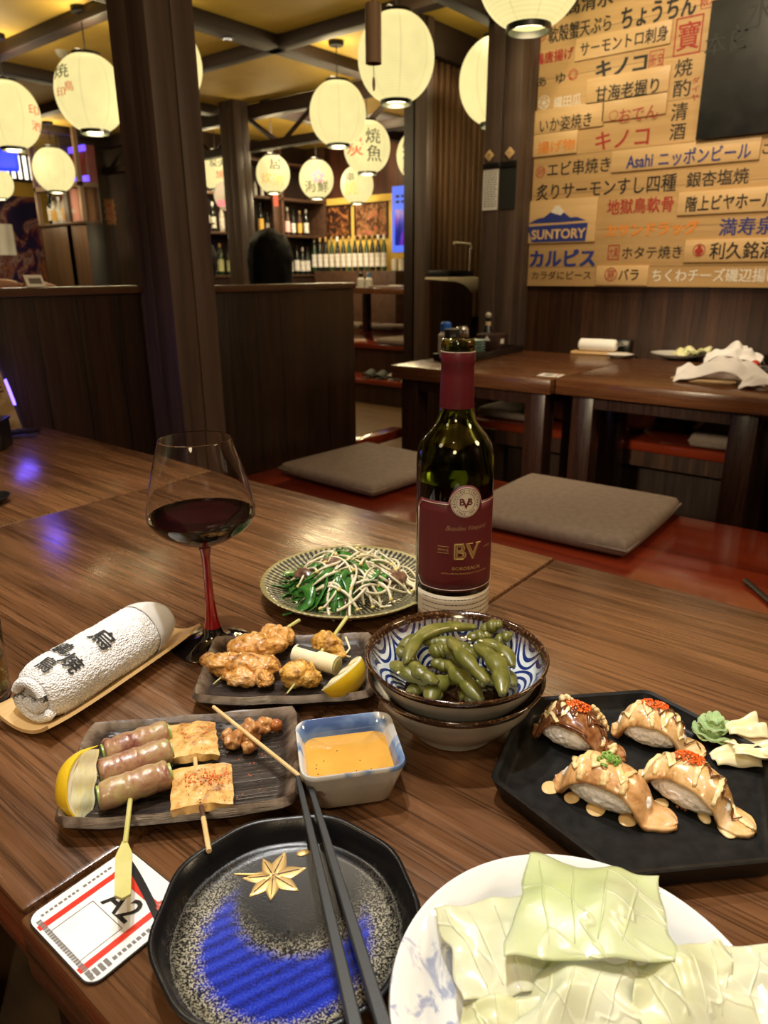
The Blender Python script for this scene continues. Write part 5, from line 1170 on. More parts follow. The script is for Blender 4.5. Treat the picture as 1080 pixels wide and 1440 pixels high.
# cartilage skewer
t = thing('cartilage_skewer', 'thin bamboo skewer of glazed brown chicken lying across the plate corner', 'skewer', at(350, 1040, ZO)); o0 = t.location
A, Cc = at(300, 994, ZP + .014) - o0, at(441, 1107, ZP + .0130) - o0
obj('stick', B().tube([A, Cc], .0015, 8), BAM, t); obj('burnt_tip', B().tube([Cc, at(457, 1119, ZP + .0120) - o0], [.0015, .0004], 8), BURN, t, 'dark burnt tip')
for k, (x, y, r, dz) in enumerate(((332, 1040, .0085, .008), (352, 1028, .0110, .009), (372, 1020, .0085, .009), (318, 1036, .0055, .006), (352, 1050, .0060, .006))):
    obj('chicken_piece', B().blob(at(x, y, ZP + dz) - o0, (r, r * .8, r * .75), 4, .0035, 130, k + 3), GIZ, t, smooth=180)
obj('glazed_end', B().blob(at(387, 1020, ZP + .008) - o0, (.0062, .0055, .0055), 3, .002, 150, 9), mat('red_glaze', (.30, .07, .02), .2, (.42, .16, .04), 120), t, smooth=180)
tag(obj('spice_crumbs', (lambda b: [b.blob(at(random.gauss(365, 22), random.gauss(1085, 28), ZP + .0002), (.0007, .0006, .0005), 1) for _ in range(26)] and b)(B()), SPICE), 'scattered red spice crumbs on the near rectangular plate', 'spice', kind='stuff')
# thigh skewer and leek skewer on the rear plate
def lumps(nm, par, o0, L, m_, amp=.004, fr=85, sub=4):
    for k, (x, y, rx, ry, rz, dz, an) in enumerate(L):
        q_ = V((k * 3.1, k, 1.7))
        def rough(p, d):
            h_ = amp * (NZ.noise(p * fr + q_) + .55 * NZ.noise(p * fr * 2.4 + q_) + .38 * abs(NZ.noise(p * fr * 5 + q_)) + .22 * NZ.noise(p * fr * 11 + q_)); return p + d * h_
        obj(nm, B().blob(at(x, y, ZP + dz) - o0, (rx, ry, rz), 5, 0, 1, 0, Mx.Rotation(an, 4, 'Z'), f=rough), m_, par, smooth=180)
t = thing('chicken_skewer', 'large grilled chicken thigh skewer at the left of the rear plate', 'skewer', at(350, 930, ZO)); o0 = t.location
lumps('chicken_piece', t, o0, ((318, 934, .0200, .0125, .0095, .010, -.95), (357, 936, .0235, .0125, .0100, .011, -.85), (362, 908, .0270, .0130, .0105, .013, -.75), (386, 896, .0190, .0150, .0110, .012, -.6), (340, 952, .0170, .0085, .0075, .008, -1.0), (294, 930, .0080, .0070, .0065, .008, 0), (372, 955, .0080, .0065, .006, .008, 0)), CHICK, .0034)
obj('stick', B().tube([at(300, 962, ZP + .004) - o0, at(345, 925, ZP + .012) - o0, at(405, 882, ZP + .014) - o0, at(421, 872, ZP + .015) - o0], [.0006, .0015, .0016, .0018], 8), BAMG, t)
t = thing('leek_chicken_skewer', 'grilled chicken and leek skewer at the right of the rear plate', 'skewer', at(440, 925, ZO)); o0 = t.location
lumps('chicken_piece', t, o0, ((418, 948, .0150, .0115, .0110, .012, -.7), (437, 953, .0090, .0080, .008, .009, 0), (459, 906, .0145, .0105, .0110, .013, -.7), (474, 918, .0070, .0065, .006, .008, 0)), CHSKIN, .0034)
A, Cc = at(416, 919, ZP + .012) - o0, at(474, 936, ZP + .012) - o0; d = (Cc - A).normalized()
lk = obj('leek_piece', B().tube([lerp(A, Cc, k / 8) for k in range(9)], .0085, 22), NEGI, t, 'white leek piece', smooth=50)
obj('leek_core', B().tube([Cc, Cc + d * .0006], .0055, 16), mat('leek_core', (.62, .56, .22), .4), lk)
obj('char_streak', B().grid(14, 4, lambda u, v: lerp(A, Cc, .05 + .5 * u) + V((0, 0, 0)) + (Zv * math.cos(-.15 + v * .75) + d.cross(Zv) * -math.sin(-.15 + v * .75)) * .0088, .0004), CHAR, lk, 'black charred streak', smooth=180)
obj('stick', B().tube([at(398, 982, ZP + .003) - o0, at(420, 955, ZP + .012) - o0, at(465, 900, ZP + .014) - o0, at(488, 868, ZP + .020) - o0], [.0003, .0015, .0016, .0020], 8), BAMG, t)
obj('burnt_tip', B().tube([at(394, 985, ZP + .0022) - o0, at(403, 975, ZP + .006) - o0], [.0004, .0012], 6), BURN, t)
tag(obj('onion_shred', B().tube([at(x, y, ZP + z_) for x, y, z_ in ((486, 896, .010), (492, 912, .004), (484, 922, .003), (493, 924, .0025))], .0011, 6), NEGI, smooth=180), 'white onion shred on the rear plate beside the lemon wedge', 'onion')

# ---- sauce dish
cD = V((.3110, .2860, ZO)); aD = R_(-40)
n = N('blue_white_glaze'); cc = n.coord(); x, y, z = n.xyz(cc)
bl = n.noise(n.coord(loc=(.012, .005, 0)), 22, 3, .5, .6)
n.set(Base_Color=n.ramp(bl, [(.47, (.60, .59, .55)), (.52, (.16, .25, .42)), (.62, (.055, .10, .24))]), Roughness=.14, Coat_Weight=.6); BW = n.m
t = thing('sauce_dish', 'square white and blue ceramic dish of tan sauce', 'dish', cD, aD)
def sq(w, h, r, z): return [V((p[0], p[1], z)) for p in rrect(w, h, r, 6)]
obj('outside', B().rings([sq(.050, .044, .008, 0), sq(.055, .049, .010, .003), sq(.067, .061, .011, .024), sq(.072, .066, .011, .0325)], True, True, False), mat('white_glaze', (.62, .60, .55), .2, (.50, .49, .46), 40, Coat_Weight=.5), t, 'white outside', smooth=70)
obj('inside', B().rings([sq(.072, .066, .011, .0325), sq(.0722, .0662, .011, .0340), sq(.071, .065, .0105, .0355), sq(.0675, .0615, .009, .0350), sq(.061, .055, .008, .025), sq(.052, .046, .007, .0085), sq(.046, .040, .006, .0070)], True, False, True), BW, t, 'blue and white inside and rim', smooth=70)
obj('foot_ring', B().rings([sq(.044, .038, .007, -.0003), sq(.046, .040, .008, .002)], True, True, True), mat('plate_brown', (.06, .05, .045), .4), t)
SAU = mat('tan_sauce', (.60, .315, .055), .14, (.66, .36, .07), 50, Coat_Weight=.5)
s_ = obj('dipping_sauce', B().rings([sq(.050, .044, .007, .0105), sq(.0598, .0538, .008, .0228), sq(.0588, .0528, .008, .0233), sq(.02, .02, .004, .0235)], True, True, True), SAU, loc=cD, smooth=40); s_.rotation_euler.z = aD
tag(s_, 'tan sesame dipping sauce filling the square blue and white dish', 'sauce')
crumbs('pepper_specks', B(), [V((random.uniform(-.024, .024), random.uniform(-.02, .02), .0236)) for _ in range(8)], .0005, mat('pepper', (.05, .03, .02), .7), s_)

# ---- bowls of edamame
cB = V((.417, .2665, ZO))
GREY = mat('grey_glaze', (.50, .49, .46), .3, (.36, .35, .33), 30, Coat_Weight=.4)
n = N('brown_glaze'); cc = n.coord(); f = n.noise(cc, 420, 4); n.set(Base_Color=n.ramp(f, [(.40, (.016, .007, .004)), (.58, (.055, .022, .009)), (.70, (.22, .12, .055))]), Roughness=.14, Coat_Weight=.7); BRN = n.m
n = N('wave_glaze'); cc = n.coord(); x, y, z = n.xyz(cc)
vo = n.new('ShaderNodeTexVoronoi'); vo.voronoi_dimensions = '2D'; vo.inputs['Scale'].default_value = 26; vo.inputs['Randomness'].default_value = .45; n.link(n.coord(loc=(.03, .01, 0)), vo.inputs['Vector'])
rg = n.math('SINE', n.math('MULTIPLY_ADD', vo.outputs['Distance'], 56, n.math('MULTIPLY', n.noise(cc, 60, 2), 1.2)))
rad = n.math('SQRT', n.math('ADD', n.math('MULTIPLY', x, x), n.math('MULTIPLY', y, y))); rim = n.math('ADD', rad, n.math('MULTIPLY', n.noise(cc, 220, 3), .004))
col = n.ramp(n.math('MULTIPLY_ADD', rg, .5, .5), [(.50, (.70, .76, .78)), (.64, (.012, .030, .17))]); col = n.mix(n.ramp(rim, [(.0640, 0), (.0672, 1)]), col, n.ramp(n.noise(cc, 260, 3), [(.45, (.020, .008, .004)), (.68, (.14, .065, .025))]))
n.set(Base_Color=col, Roughness=.12, Coat_Weight=.7); WAVE = n.m
def bowl(label, z0, rr, inner, nm='bowl'):
    t = thing('ceramic_bowl', label, 'bowl', (cB.x, cB.y, cB.z + z0))
    k = rr / .0705
    obj('outside', B().lathe([(.0005, .003), (.030, .003), (.031, .0), (.034, .0), (.036, .006), (.050 * k, .016), (.062 * k, .031), (.0685 * k, .045)], 96), GREY, t, 'pale grey outside', smooth=70)
    obj('inside', B().lathe([(.0680 * k, .0468), (.066 * k, .044), (.059 * k, .031), (.047 * k, .018), (.034, .0095), (.0005, .0075)], 96), inner, t, 'patterned inside', smooth=70)
    obj('rim', B().lathe([(.0640 * k, .0375), (.0685 * k, .0445), (.0712 * k, .0480), (.0715 * k, .0496), (.0703 * k, .0506), (.0680 * k, .0480), (.0665 * k, .045)], 96), BRN, t, 'brown speckled rim', smooth=180); return t
bowl('lower brown rimmed grey bowl stacked under the edamame bowl', 0, .0690, BRN)
bowl('upper bowl with blue wave pattern inside holding edamame', .0175, .0705, WAVE)
ZB = cB.z + .0175
tag(obj('soy_broth', B().lathe([(.0005, .012), (.030, .012), (.0375, .0128), (.0405, .0148), (.0405, .0152), (.0005, .0152)], 48), mat('broth', (.035, .014, .004), .06, Coat_Weight=1.0), loc=(cB.x, cB.y, ZB + .0004)), 'dark soy broth in the edamame bowl', 'broth')
POD = N('edamame_skin'); cc = POD.coord(); POD.set(Base_Color=POD.ramp(POD.noise(cc, 70, 4), [(.3, (.075, .080, .010)), (.55, (.135, .132, .022)), (.75, (.21, .19, .045))]), Roughness=.34, Coat_Weight=.25, Subsurface_Weight=.1, Subsurface_Radius=(.003, .003, .001)); POD.bump(POD.noise(cc, 500, 3), .25, .0006); POD = POD.m
PODS = [((566, 908), (616, 890), .026, 0, .0068), ((578, 928), (664, 885), .034, -.25, .0062), ((620, 884), (648, 880), .026, 0, .006), ((606, 918), (628, 914), .030, 0, .0078), ((555, 934), (602, 960), .024, .1, .0068), ((583, 934), (614, 958), .030, .15, .006),
        ((575, 972), (612, 966), .016, 0, .0058), ((608, 984), (642, 956), .020, -.2, .0072), ((632, 932), (674, 980), .026, .05, .0072), ((628, 910), (655, 934), .036, 0, .0060), ((635, 900), (682, 955), .042, .06, .0058), ((670, 912), (703, 972), .036, -.12, .0072),
        ((676, 904), (718, 935), .034, -.15, .0060), ((678, 886), (704, 878), .030, 0, .0066), ((692, 908), (718, 893), .024, 0, .0064), ((702, 938), (722, 962), .022, 0, .0058), ((662, 958), (682, 962), .020, 0, .0060), ((660, 896), (690, 892), .032, .1, .0062), ((612, 930), (634, 938), .024, .2, .006), ((560, 915), (590, 940), .016, 0, .006), ((640, 905), (668, 925), .020, 0, .0065), ((648, 975), (668, 985), .016, 0, .0055), ((588, 948), (618, 978), .018, .1, .0060), ((655, 945), (695, 962), .024, -.1, .0062), ((596, 902), (640, 906), .030, 0, .0062), ((690, 920), (712, 948), .030, .1, .0058)]
def in_bowl(q, dz, w_):      # lift a point along the line of sight's plane until it lies inside the bowl wall
    prof_ = [(.0075, .030), (.0095, .034), (.018, .047), (.031, .059), (.044, .066), (.0495, .0685), (.09, .070)]
    while dz < .075:
        p = at(q[0], q[1], ZB + dz); r_ = math.hypot(p.x - cB.x, p.y - cB.y); rin = .03
        for (z0, r0), (z1, r1) in zip(prof_, prof_[1:]):
            if z0 <= dz <= z1: rin = r0 + (r1 - r0) * (dz - z0) / (z1 - z0)
        if r_ < rin - w_ * .9: break
        dz += .001
    return p
WH = ['long pale', 'long arched', 'short back', 'plump', 'two bean', 'slim', 'low front', 'bent front', 'broad centre', 'slim centre', 'topmost slim', 'tall right', 'curved right', 'small rear', 'rear right', 'lower right', 'half sunken', 'rear middle', 'hidden left', 'buried left', 'buried middle', 'lowest front', 'left front', 'right front', 'upper left', 'outer right']
for k, (a, c, dz, bend, w_) in enumerate(PODS):
    w_ *= 1.16; A, Cc = in_bowl(a, dz + .006, w_), in_bowl(c, dz + .006, w_); L = (Cc - A).length; mid = (A + Cc) / 2; d = (Cc - A); side = d.cross(Zv).normalized(); nn = 22
    # keep each pod inside the bowl
    P, rad = [], []
    for i in range(nn + 1):
        s_ = i / nn; p = lerp(A - d * .08, Cc + d * .08, s_) + (side * bend + Zv * .05) * L * math.sin(PI * s_)
        P.append(p - mid); rad.append(w_ * (max(.02, math.sin(PI * min(1, max(0, .03 + .94 * s_)))) ** .42) * (.70 + .30 * abs(math.sin(s_ * PI * (2.0 + (k % 3) * .5) + .3)) ** .8) + .0001)
    o = obj('edamame_pod', B().tube(P, rad, 14, True, .70), POD, smooth=180, loc=mid)
    tag(o, WH[k] + ' green edamame pod in the wave patterned bowl', 'edamame', 'edamame pods in the bowl')
    obj('stem_nub', B().tube([P[0], P[0] - d.normalized() * .0018], [.0010, .0007], 6), mat('pod_stem', (.14, .11, .03), .6), o)
rs = random.Random(3)
for k, (x, y, z_) in enumerate(((655, 896, .048), (660, 899, .047), (641, 884, .046), (650, 897, .047), (676, 901, .045), (560, 946, .036), (706, 921, .044), (699, 940, .045), (663, 908, .045), (633, 990, .024))):
    tag(obj('sesame_seed', B().blob((0, 0, 0), (.0016, .0011, .0007), 2, rot=Mx.Rotation(rs.random() * 3, 4, 'Z')), mat('sesame', (.82, .74, .50), .4), smooth=180, loc=at(x, y, ZB + z_ + .001)), 'tiny pale sesame seed on the edamame', 'sesame seed', 'sesame seeds on the edamame')
for k, (a, c, z_, lab) in enumerate((((699, 926), (712, 936), .038, 'red chilli piece at the right of the edamame'), ((556, 942), (563, 950), .030, 'red chilli piece at the left of the edamame'))):
    A, Cc = at(*a, ZB + z_), at(*c, ZB + z_); tag(obj('chilli_piece', B().tube([A, lerp(A, Cc, .5) + V((0, 0, .001)), Cc], [.0014, .0018, .0008], 10), mat('chilli_red', (.40, .015, .012), .2, Coat_Weight=.6), smooth=180), lab, 'chilli')

# ---- towel on its bamboo tray
aT = R_(14.6); cT = V((.2790, .5500, ZO)); Mt = Mx.Rotation(aT, 4, 'Z')
BT = wood('bamboo_board', (.50, .30, .11), (.66, .45, .20), 'X', .4, 3.0, bump=.08)
t = thing('bamboo_tray', 'long pale bamboo tray curved like a split cane under the rolled towel', 'tray', cT, aT)
obj('tray_body', B().grid(30, 16, lambda u, v: V(((u - .5) * .184, (v - .5) * .062, .0035 + .0115 * (2 * v - 1) ** 2 + .004 * abs(2 * u - 1) ** 4)), .0028), BT, t, smooth=60)
for s in (-.06, .06): obj('foot', B().box(s - .004, s + .004, -.012, .012, 0, .0016), BT, t)
TW = N('terry_cloth'); cc = TW.coord(); TW.set(Base_Color=TW.ramp(TW.noise(cc, 500, 2), [(.3, (.88, .89, .91)), (.7, (.95, .96, .98))]), Roughness=.95, Sheen_Weight=.3); vt = TW.new('ShaderNodeTexVoronoi'); vt.inputs['Scale'].default_value = 620; TW.link(cc, vt.inputs['Vector']); TW.bump(TW.math('ADD', vt.outputs['Distance'], TW.math('MULTIPLY', TW.noise(cc, 260, 3, .7), .8)), .8, .0022); TW = TW.m
t = thing('rolled_towel', 'rolled white terry towel with black embroidered characters on the bamboo tray', 'towel', cT + V((0, 0, .0068)), aT)
ry, rz_ = .0275, .0255; x0, x1 = -.074, .058
def tw(u, a, k=1.0):
    x = lerp(x0, x1, u); e = 1 - .20 * abs(2 * u - 1) ** 10
    lump = 1 + .05 * NZ.noise(V((x * 28, math.cos(a) * 1.2, math.sin(a) * 1.2))); fz = max(-.8, math.sin(a))
    return V((x, ry * k * e * lump * math.cos(a), rz_ * .82 + rz_ * k * e * lump * fz))
rows = [[tw(i / 110, 2 * PI * j / 128) for j in range(128)] for i in range(111)]
rows = [[p + (p - V((p.x, 0, rz_ * .8))).normalized() * (.0006 * NZ.noise(p * 330) + .0006 * NZ.noise(p * 700) + .0009 * NZ.noise(p * 45)) for p in r] for r in rows]
cap = lambda r, dx, k: [V((p.x + dx, p.y * k, rz_ * .8 + (p.z - rz_ * .8) * k)) for p in r]
rows = [cap(rows[0], .006, .25), cap(rows[0], .001, .55), cap(rows[0], -.003, .80), cap(rows[0], -.002, .93)] + rows + [cap(rows[-1], .003, .85), cap(rows[-1], .001, .5), cap(rows[-1], -.004, .2)]
obj('towel', B().rings(rows, True, True, True), TW, t, smooth=180)
sp = [V((x0 - .0035, .021 * (1 - k / 40) * math.cos(k * .36 + 3.6), rz_ * .8 + .019 * (1 - k / 40) * math.sin(k * .36 + 3.6))) for k in range(26)]
obj('rolled_edge', B().tube(sp, [.0045] * 24 + [.003, .001], 8), TW, t, 'spiral rolled end', smooth=180)
def emb(ch, x, th, s):      # glyph tops point along the roll, glyph right points down the near side
    me = fit(text_mesh(ch, 1, .022), None, s)
    def f(c):
        xx = x + c.y; q = tw((xx - x0) / (x1 - x0), PI / 2 + th + c.x / .0268); d_ = (q - V((q.x, 0, rz_ * .8))).normalized(); return q + d_ * .0016
    return obj('embroidery', map_mesh(me, f), mat('thread_black', (.012, .012, .014), .7), t, 'black embroidered character', smooth=0)
emb('\u70cf', -.012, .52, .020); emb('\u9dc4', -.043, .0, .016); emb('\u713c', -.050, .66, .0165); emb('\u9ce5', -.064, .22, .014)
obj('paper_band', B().grid(10, 24, lambda u, v: (lambda q: V((lerp(.040, .074, u), q.y * 1.04 * (1 - .30 * u * u), rz_ * .8 + (q.z - rz_ * .8) * (1.04 - .34 * u * u))))(tw(min(1, (lerp(.040, .056, u) - x0) / (x1 - x0)), R_(lerp(70, 250, v)))), .0004), mat('thin_paper', (.62, .60, .58), .7), t, 'thin white paper wrap at the end', smooth=180)

# ---- hexagonal plate of sushi
cH = V((.4335, .125, ZO)); sH = .105; aH = R_(15.4)
HEXM = mat('matt_black_plate', (.006, .006, .006), .42, (.013, .013, .0125), 120, bump=.12, bscale=600, Specular_IOR_Level=.22)
t = thing('hexagonal_plate', 'black hexagonal plate holding four pieces of sushi', 'plate', cH, aH)
def hexa(r, z, rd=.006, n=4):
    out = []
    for k in range(6):
        a = k * PI / 3; p = V((r * math.cos(a), r * math.sin(a), z)); u = V((math.cos(a - PI * 2 / 3), math.sin(a - PI * 2 / 3), 0)); w_ = V((math.cos(a + PI * 2 / 3), math.sin(a + PI * 2 / 3), 0))
        A, Cc = p + u * rd, p + w_ * rd
        for i in range(n + 1):
            s_ = i / n; out.append((1 - s_) ** 2 * A + 2 * s_ * (1 - s_) * p + s_ ** 2 * Cc)
    return out
obj('plate', B().rings([hexa(.090, .0), hexa(.0975, .0015), hexa(.1045, .0170), hexa(.1052, .0190), hexa(.1040, .0198), hexa(.1005, .0188), hexa(.0965, .0085), hexa(.0945, .0070), hexa(.092, .0066)], True, True, True), HEXM, t, smooth=50)
ZH = ZO + .0070
RICE = N('sushi_rice'); cc = RICE.coord(); RICE.set(Base_Color=(.90, .86, .80), Roughness=.4, Subsurface_Weight=.25, Subsurface_Radius=(.004, .004, .003)); vv = RICE.new('ShaderNodeTexVoronoi'); vv.inputs['Scale'].default_value = 260; RICE.link(cc, vv.inputs['Vector']); RICE.bump(vv.outputs['Distance'], .7, .0016); RICE = RICE.m
SALM = meat('seared_salmon', (.76, .48, .25), (.68, .38, .15), (.40, .17, .05), 55, .3, .25, .5)
SALP = meat('glazed_salmon', (.80, .58, .36), (.74, .46, .18), (.34, .13, .03), 60, .25, .25, .6)
EEL = meat('sauced_topping', (.55, .30, .14), (.34, .14, .05), (.10, .030, .012), 52, .18, .3, .8)
MAYO = mat('cream_sauce', (.84, .68, .36), .16, Coat_Weight=.8, Subsurface_Weight=.3, Subsurface_Radius=(.004, .003, .0015)); TERI = mat('brown_glaze_sauce', (.12, .035, .010), .12, Coat_Weight=.8); MENT = mat('orange_cream_sauce', (.78, .53, .22), .22, (.80, .58, .28), 120, Coat_Weight=.4)
ROE = mat('orange_roe', (.80, .13, .012), .15, Coat_Weight=.8, Subsurface_Weight=.2, Subsurface_Radius=(.003, .001, .001)); FLAKE = mat('tempura_flake', (.80, .64, .36), .55, (.70, .48, .20), 200); ONI = mat('spring_onion', (.10, .26, .03), .35, (.30, .46, .12), 200)
def sushi(label, a, c, topm, W=.027, hgt=.030, seed=0, tail=.012):
    """nigiri from pixel a (far end) to c (near tail): rice with a draped slice; returns empty, local top-surface function"""
    A, Cc = at(*a, ZH + .012), at(*c, ZH + .006); m_ = (A + Cc) / 2; L = (Cc - A).length * 1.0
    t = thing('nigiri_sushi', label, 'sushi', (m_.x, m_.y, ZH), math.atan2((Cc - A).y, (Cc - A).x))
    rl_ = L * .36
    b = B(); b.blob((-.004, 0, .0105), (rl_ * 1.05, W * .52, .0108), 4, .0010, 260, seed, f=lambda p, d: V((p.x, p.y * (1 + .12 * abs(d.z)), max(p.z, -.0103))))
    obj('rice', b, RICE, t, 'white rice base', smooth=180)
    def top(u, v):         # u 0..1 along, v -1..1 across
        x = lerp(-L * .50, L * .54, u); k = (x + .004) / (rl_ * 1.02)
        zc = .0062 + (hgt - .0062) * max(0, 1 - abs(k) ** 2.6) ** .55 if abs(k) < 1 else .0062 - .0008 * (abs(k) - 1) * 4
        if u > .8: zc = max(zc * (1 - .25 * sm((u - .8) / .2)), .0050)
        wd = W * (.535 - .13 * sm((u - .62) / .38) - .05 * sm((.2 - u) / .2) + .09 * NZ.noise(V((u * 6, seed, v * .5)))) * max(.02, 1 - abs(2 * u - 1) ** 7) ** .5
        y = v * wd; drop = (.0095 if abs(k) < 1 else .003) * abs(v) ** 2.6
        z = max(zc - drop, .0035) + .0010 * NZ.noise(V((x * 160, y * 160, seed))) + .0010 * NZ.noise(V((x * 60, y * 60, seed + 3)))
        return V((x, y, z))
    obj('topping', B().grid(44, 26, lambda u, v: top(u, v * 2 - 1), .0034), topm, t, smooth=180)
    return t, top
def drizzle(nm, t, top, lines, m_, r, lift=.0006):
    b = B()
    for ln_ in lines:
        P = []
        for (u0, v0), (u1, v1) in zip(ln_, ln_[1:]):
            for i in range(8): s_ = i / 8; P.append(top(lerp(u0, u1, s_), max(-1, min(1, lerp(v0, v1, s_)))) + V((0, 0, lift)))
        n_ = len(P); b.tube(P, [r * (.55 + .45 * math.sin(PI * min(1, .12 + .9 * i / n_)) + .18 * math.sin(i * 1.9)) for i in range(n_)], 9, True, .42)
    return obj(nm, b, m_, t, smooth=180)
def roe(t, top, u, v, ru, rv, n, seed):
    b = B(); r_ = random.Random(seed)
    for _ in range(n):
        a, q = r_.uniform(0, 2 * PI), r_.random() ** .5; p = top(u + ru * q * math.cos(a), v + rv * q * math.sin(a)); b.blob(p + V((0, 0, .0018 + .0022 * (1 - q) * r_.random())), (.00095,) * 3, 1)
    o = obj('fish_roe', b, ROE, t, 'orange roe', smooth=180); o['kind'] = 'stuff'
def flakes(t, top, pts, seed):
    r_ = random.Random(seed); b = B()
    for u, v, n in pts:
        for _ in range(n): p = top(min(1, u + r_.gauss(0, .035)), max(-1, min(1, v + r_.gauss(0, .22)))); b.blob(p + V((0, 0, .0022 + .0028 * r_.random())), (.0030 * r_.uniform(.5, 1), .0024 * r_.uniform(.5, 1), .0020), 2, .0009, 500, _, Mx.Rotation(r_.random() * 3, 4, 'Z'))
    o = obj('tempura_flakes', b, FLAKE, t, 'crisp tempura flakes', smooth=60); o['kind'] = 'stuff'
RZ = random.Random(21)
zz = lambda u0, u1, n, v0=-.9, v1=.9: [(lerp(u0, u1, i / n) + RZ.gauss(0, .022), (v0 if i % 2 else v1) * RZ.uniform(.45, 1.05)) for i in range(n + 1)]
s1, f1 = sushi('sushi with dark brown sauce and tempura flakes at the far left of the hexagonal plate', (752, 1008), (874, 1058), EEL, .030, .031, 1)
drizzle('cream_sauce', s1, f1, [zz(.06, .50, 5), [(.10, -.2), (.3, -.85), (.34, -1)]], MAYO, .0021); drizzle('brown_sauce', s1, f1, [zz(.04, .80, 9, -.8, .7), [(.2, .3), (.85, -.2)], [(.25, -.95), (.7, -.9)]], TERI, .0019, .0010)
roe(s1, f1, .46, .25, .13, .55, 120, 1); flakes(s1, f1, ((.28, .6, 12), (.72, .5, 9), (.88, -.3, 8), (.66, .9, 6)), 2)
s2, f2_ = sushi('seared salmon sushi with roe at the far right of the hexagonal plate beside the wasabi', (862, 1008), (988, 1052), SALP, .028, .030, 4)
drizzle('cream_sauce', s2, f2_, [zz(.08, .85, 8, -.9, .8), [(.2, .2), (.6, .1)], [(.42, -.6), (.45, -1)]], MAYO, .0021); drizzle('brown_sauce', s2, f2_, [zz(.30, .95, 9, -.5, .6)], TERI, .0008, .0018); roe(s2, f2_, .42, .25, .14, .5, 110, 4)
s3, f3 = sushi('salmon sushi under orange cream sauce with spring onion at the near left', (782, 1078), (946, 1152), SALM, .030, .031, 7)
drizzle('orange_cream', s3, f3, [zz(.10, .62, 6, -.7, .7), [(.25, -.4), (.26, -1.0)], [(.44, -.5), (.45, -1.0)], [(.58, -.4), (.60, -1.)]], MENT, .0032, .0002)
b = B(); r_ = random.Random(5)
for k in range(13):
    p = f3(.42 + r_.gauss(0, .05), .15 + r_.gauss(0, .25)) + V((0, 0, .0012)); rt = Mx.Translation(p) @ Mx.Rotation(r_.uniform(-.9, .9), 4, 'X') @ Mx.Rotation(r_.uniform(-.9, .9), 4, 'Y')
    b.lathe([(.0013, 0), (.0024, 0), (.0024, .0016), (.0013, .0016), (.0013, 0)], 12, mat=rt)
o = obj('spring_onion', b, ONI, s3, 'chopped green spring onion'); o['kind'] = 'stuff'
for k, (x, y, rx) in enumerate(((774, 1108, .0075), (804, 1122, .0065), (838, 1138, .0078), (883, 1153, .0072), (930, 1130, .006))):
    p = at(x, y, ZH); tag(obj('sauce_drop', B().blob((0, 0, 0), (rx, rx * .8, .0013), 3, .0006, 120, k, f=lambda q, d: V((q.x, q.y, max(q.z, 0)))), MENT, smooth=180, loc=(p.x, p.y, ZH + .0002)), ('leftmost', 'second from the left', 'middle', 'fourth from the left', 'rightmost')[k] + ' orange cream sauce drop beside the near left sushi', 'sauce')
s4, f4 = sushi('seared salmon sushi with roe and dripping cream sauce at the near right', (900, 1072), (1056, 1160), SALP, .029, .031, 9)
drizzle('cream_sauce', s4, f4, [zz(.06, .42, 5, -.8, .8), [(.5, .9), (.5, 0), (.54, -1.0)], [(.66, .6), (.70, -.3), (.70, -1)], [(.78, .5), (.9, .0), (1.0, -.2)], [(.2, -.4), (.22, -1)]], MAYO, .0021); drizzle('brown_sauce', s4, f4, [zz(.28, .92, 10, -.4, .7)], TERI, .0010, .0016); roe(s4, f4, .40, .25, .12, .55, 120, 8)
for k, (x, y, rx, ry_) in enumerate(((1022, 1165, .0095, .0060), (990, 1150, .006, .004))):
    p = at(x, y, ZH); tag(obj('sauce_drop', B().blob((0, 0, 0), (rx, ry_, .0022), 3, .001, 120, k + 9, Mx.Rotation(.6, 4, 'Z'), f=lambda q, d: V((q.x, q.y, max(q.z, 0)))), MAYO, smooth=180, loc=(p.x, p.y, ZH + .0002)), ('larger', 'smaller')[k] + ' pale cream sauce pool at the tail of the near right sushi', 'sauce')
b = B(); r_ = random.Random(2)
for _ in range(9): b.blob((r_.gauss(0, .0022), r_.gauss(0, .0022), .0012 + .0014 * r_.random()), (.0013,) * 3, 1)
p = at(961, 1137, ZH); tag(obj('fried_crumb', b, mat('crumb_brown', (.22, .08, .03), .5), smooth=60, loc=(p.x, p.y, ZH + .0002)), 'small brown crumb on the plate between the two near sushi', 'crumb')
# wasabi rosette and ginger
p = at(1000, 1040, ZH); WAS = mat('wasabi_paste', (.36, .52, .24), .55, (.46, .62, .32), 200, bump=.3, bscale=700)
b = B()
for lay, (n_, rr, z0) in enumerate(((11, .0135, .003), (9, .0105, .009), (6, .0062, .0145))):
    for k in range(n_):
        a = 2 * PI * (k + .5 * lay) / n_
        b.grid(8, 6, lambda u, v: V(((rr * (.35 + .75 * v)) * math.cos(a + (u - .5) * 1.1) , (rr * (.35 + .75 * v)) * math.sin(a + (u - .5) * 1.1), z0 + .006 * v * (1 - .2 * v) + .0016 * math.cos((u - .5) * 2 * PI) * v + .001 * math.sin(k * 3))), .0013)
b.blob((0, 0, .008), (.008, .008, .009), 3)
tag(obj('wasabi_rosette', b, WAS, smooth=60, loc=(p.x, p.y, ZH + .0003)), 'ruffled green wasabi rosette on the hexagonal plate', 'wasabi')
GIN = N('pickled_ginger'); GIN.set(Base_Color=(.84, .76, .48), Roughness=.25, Subsurface_Weight=.3, Subsurface_Radius=(.006, .005, .002), Coat_Weight=.5); GIN = GIN.m
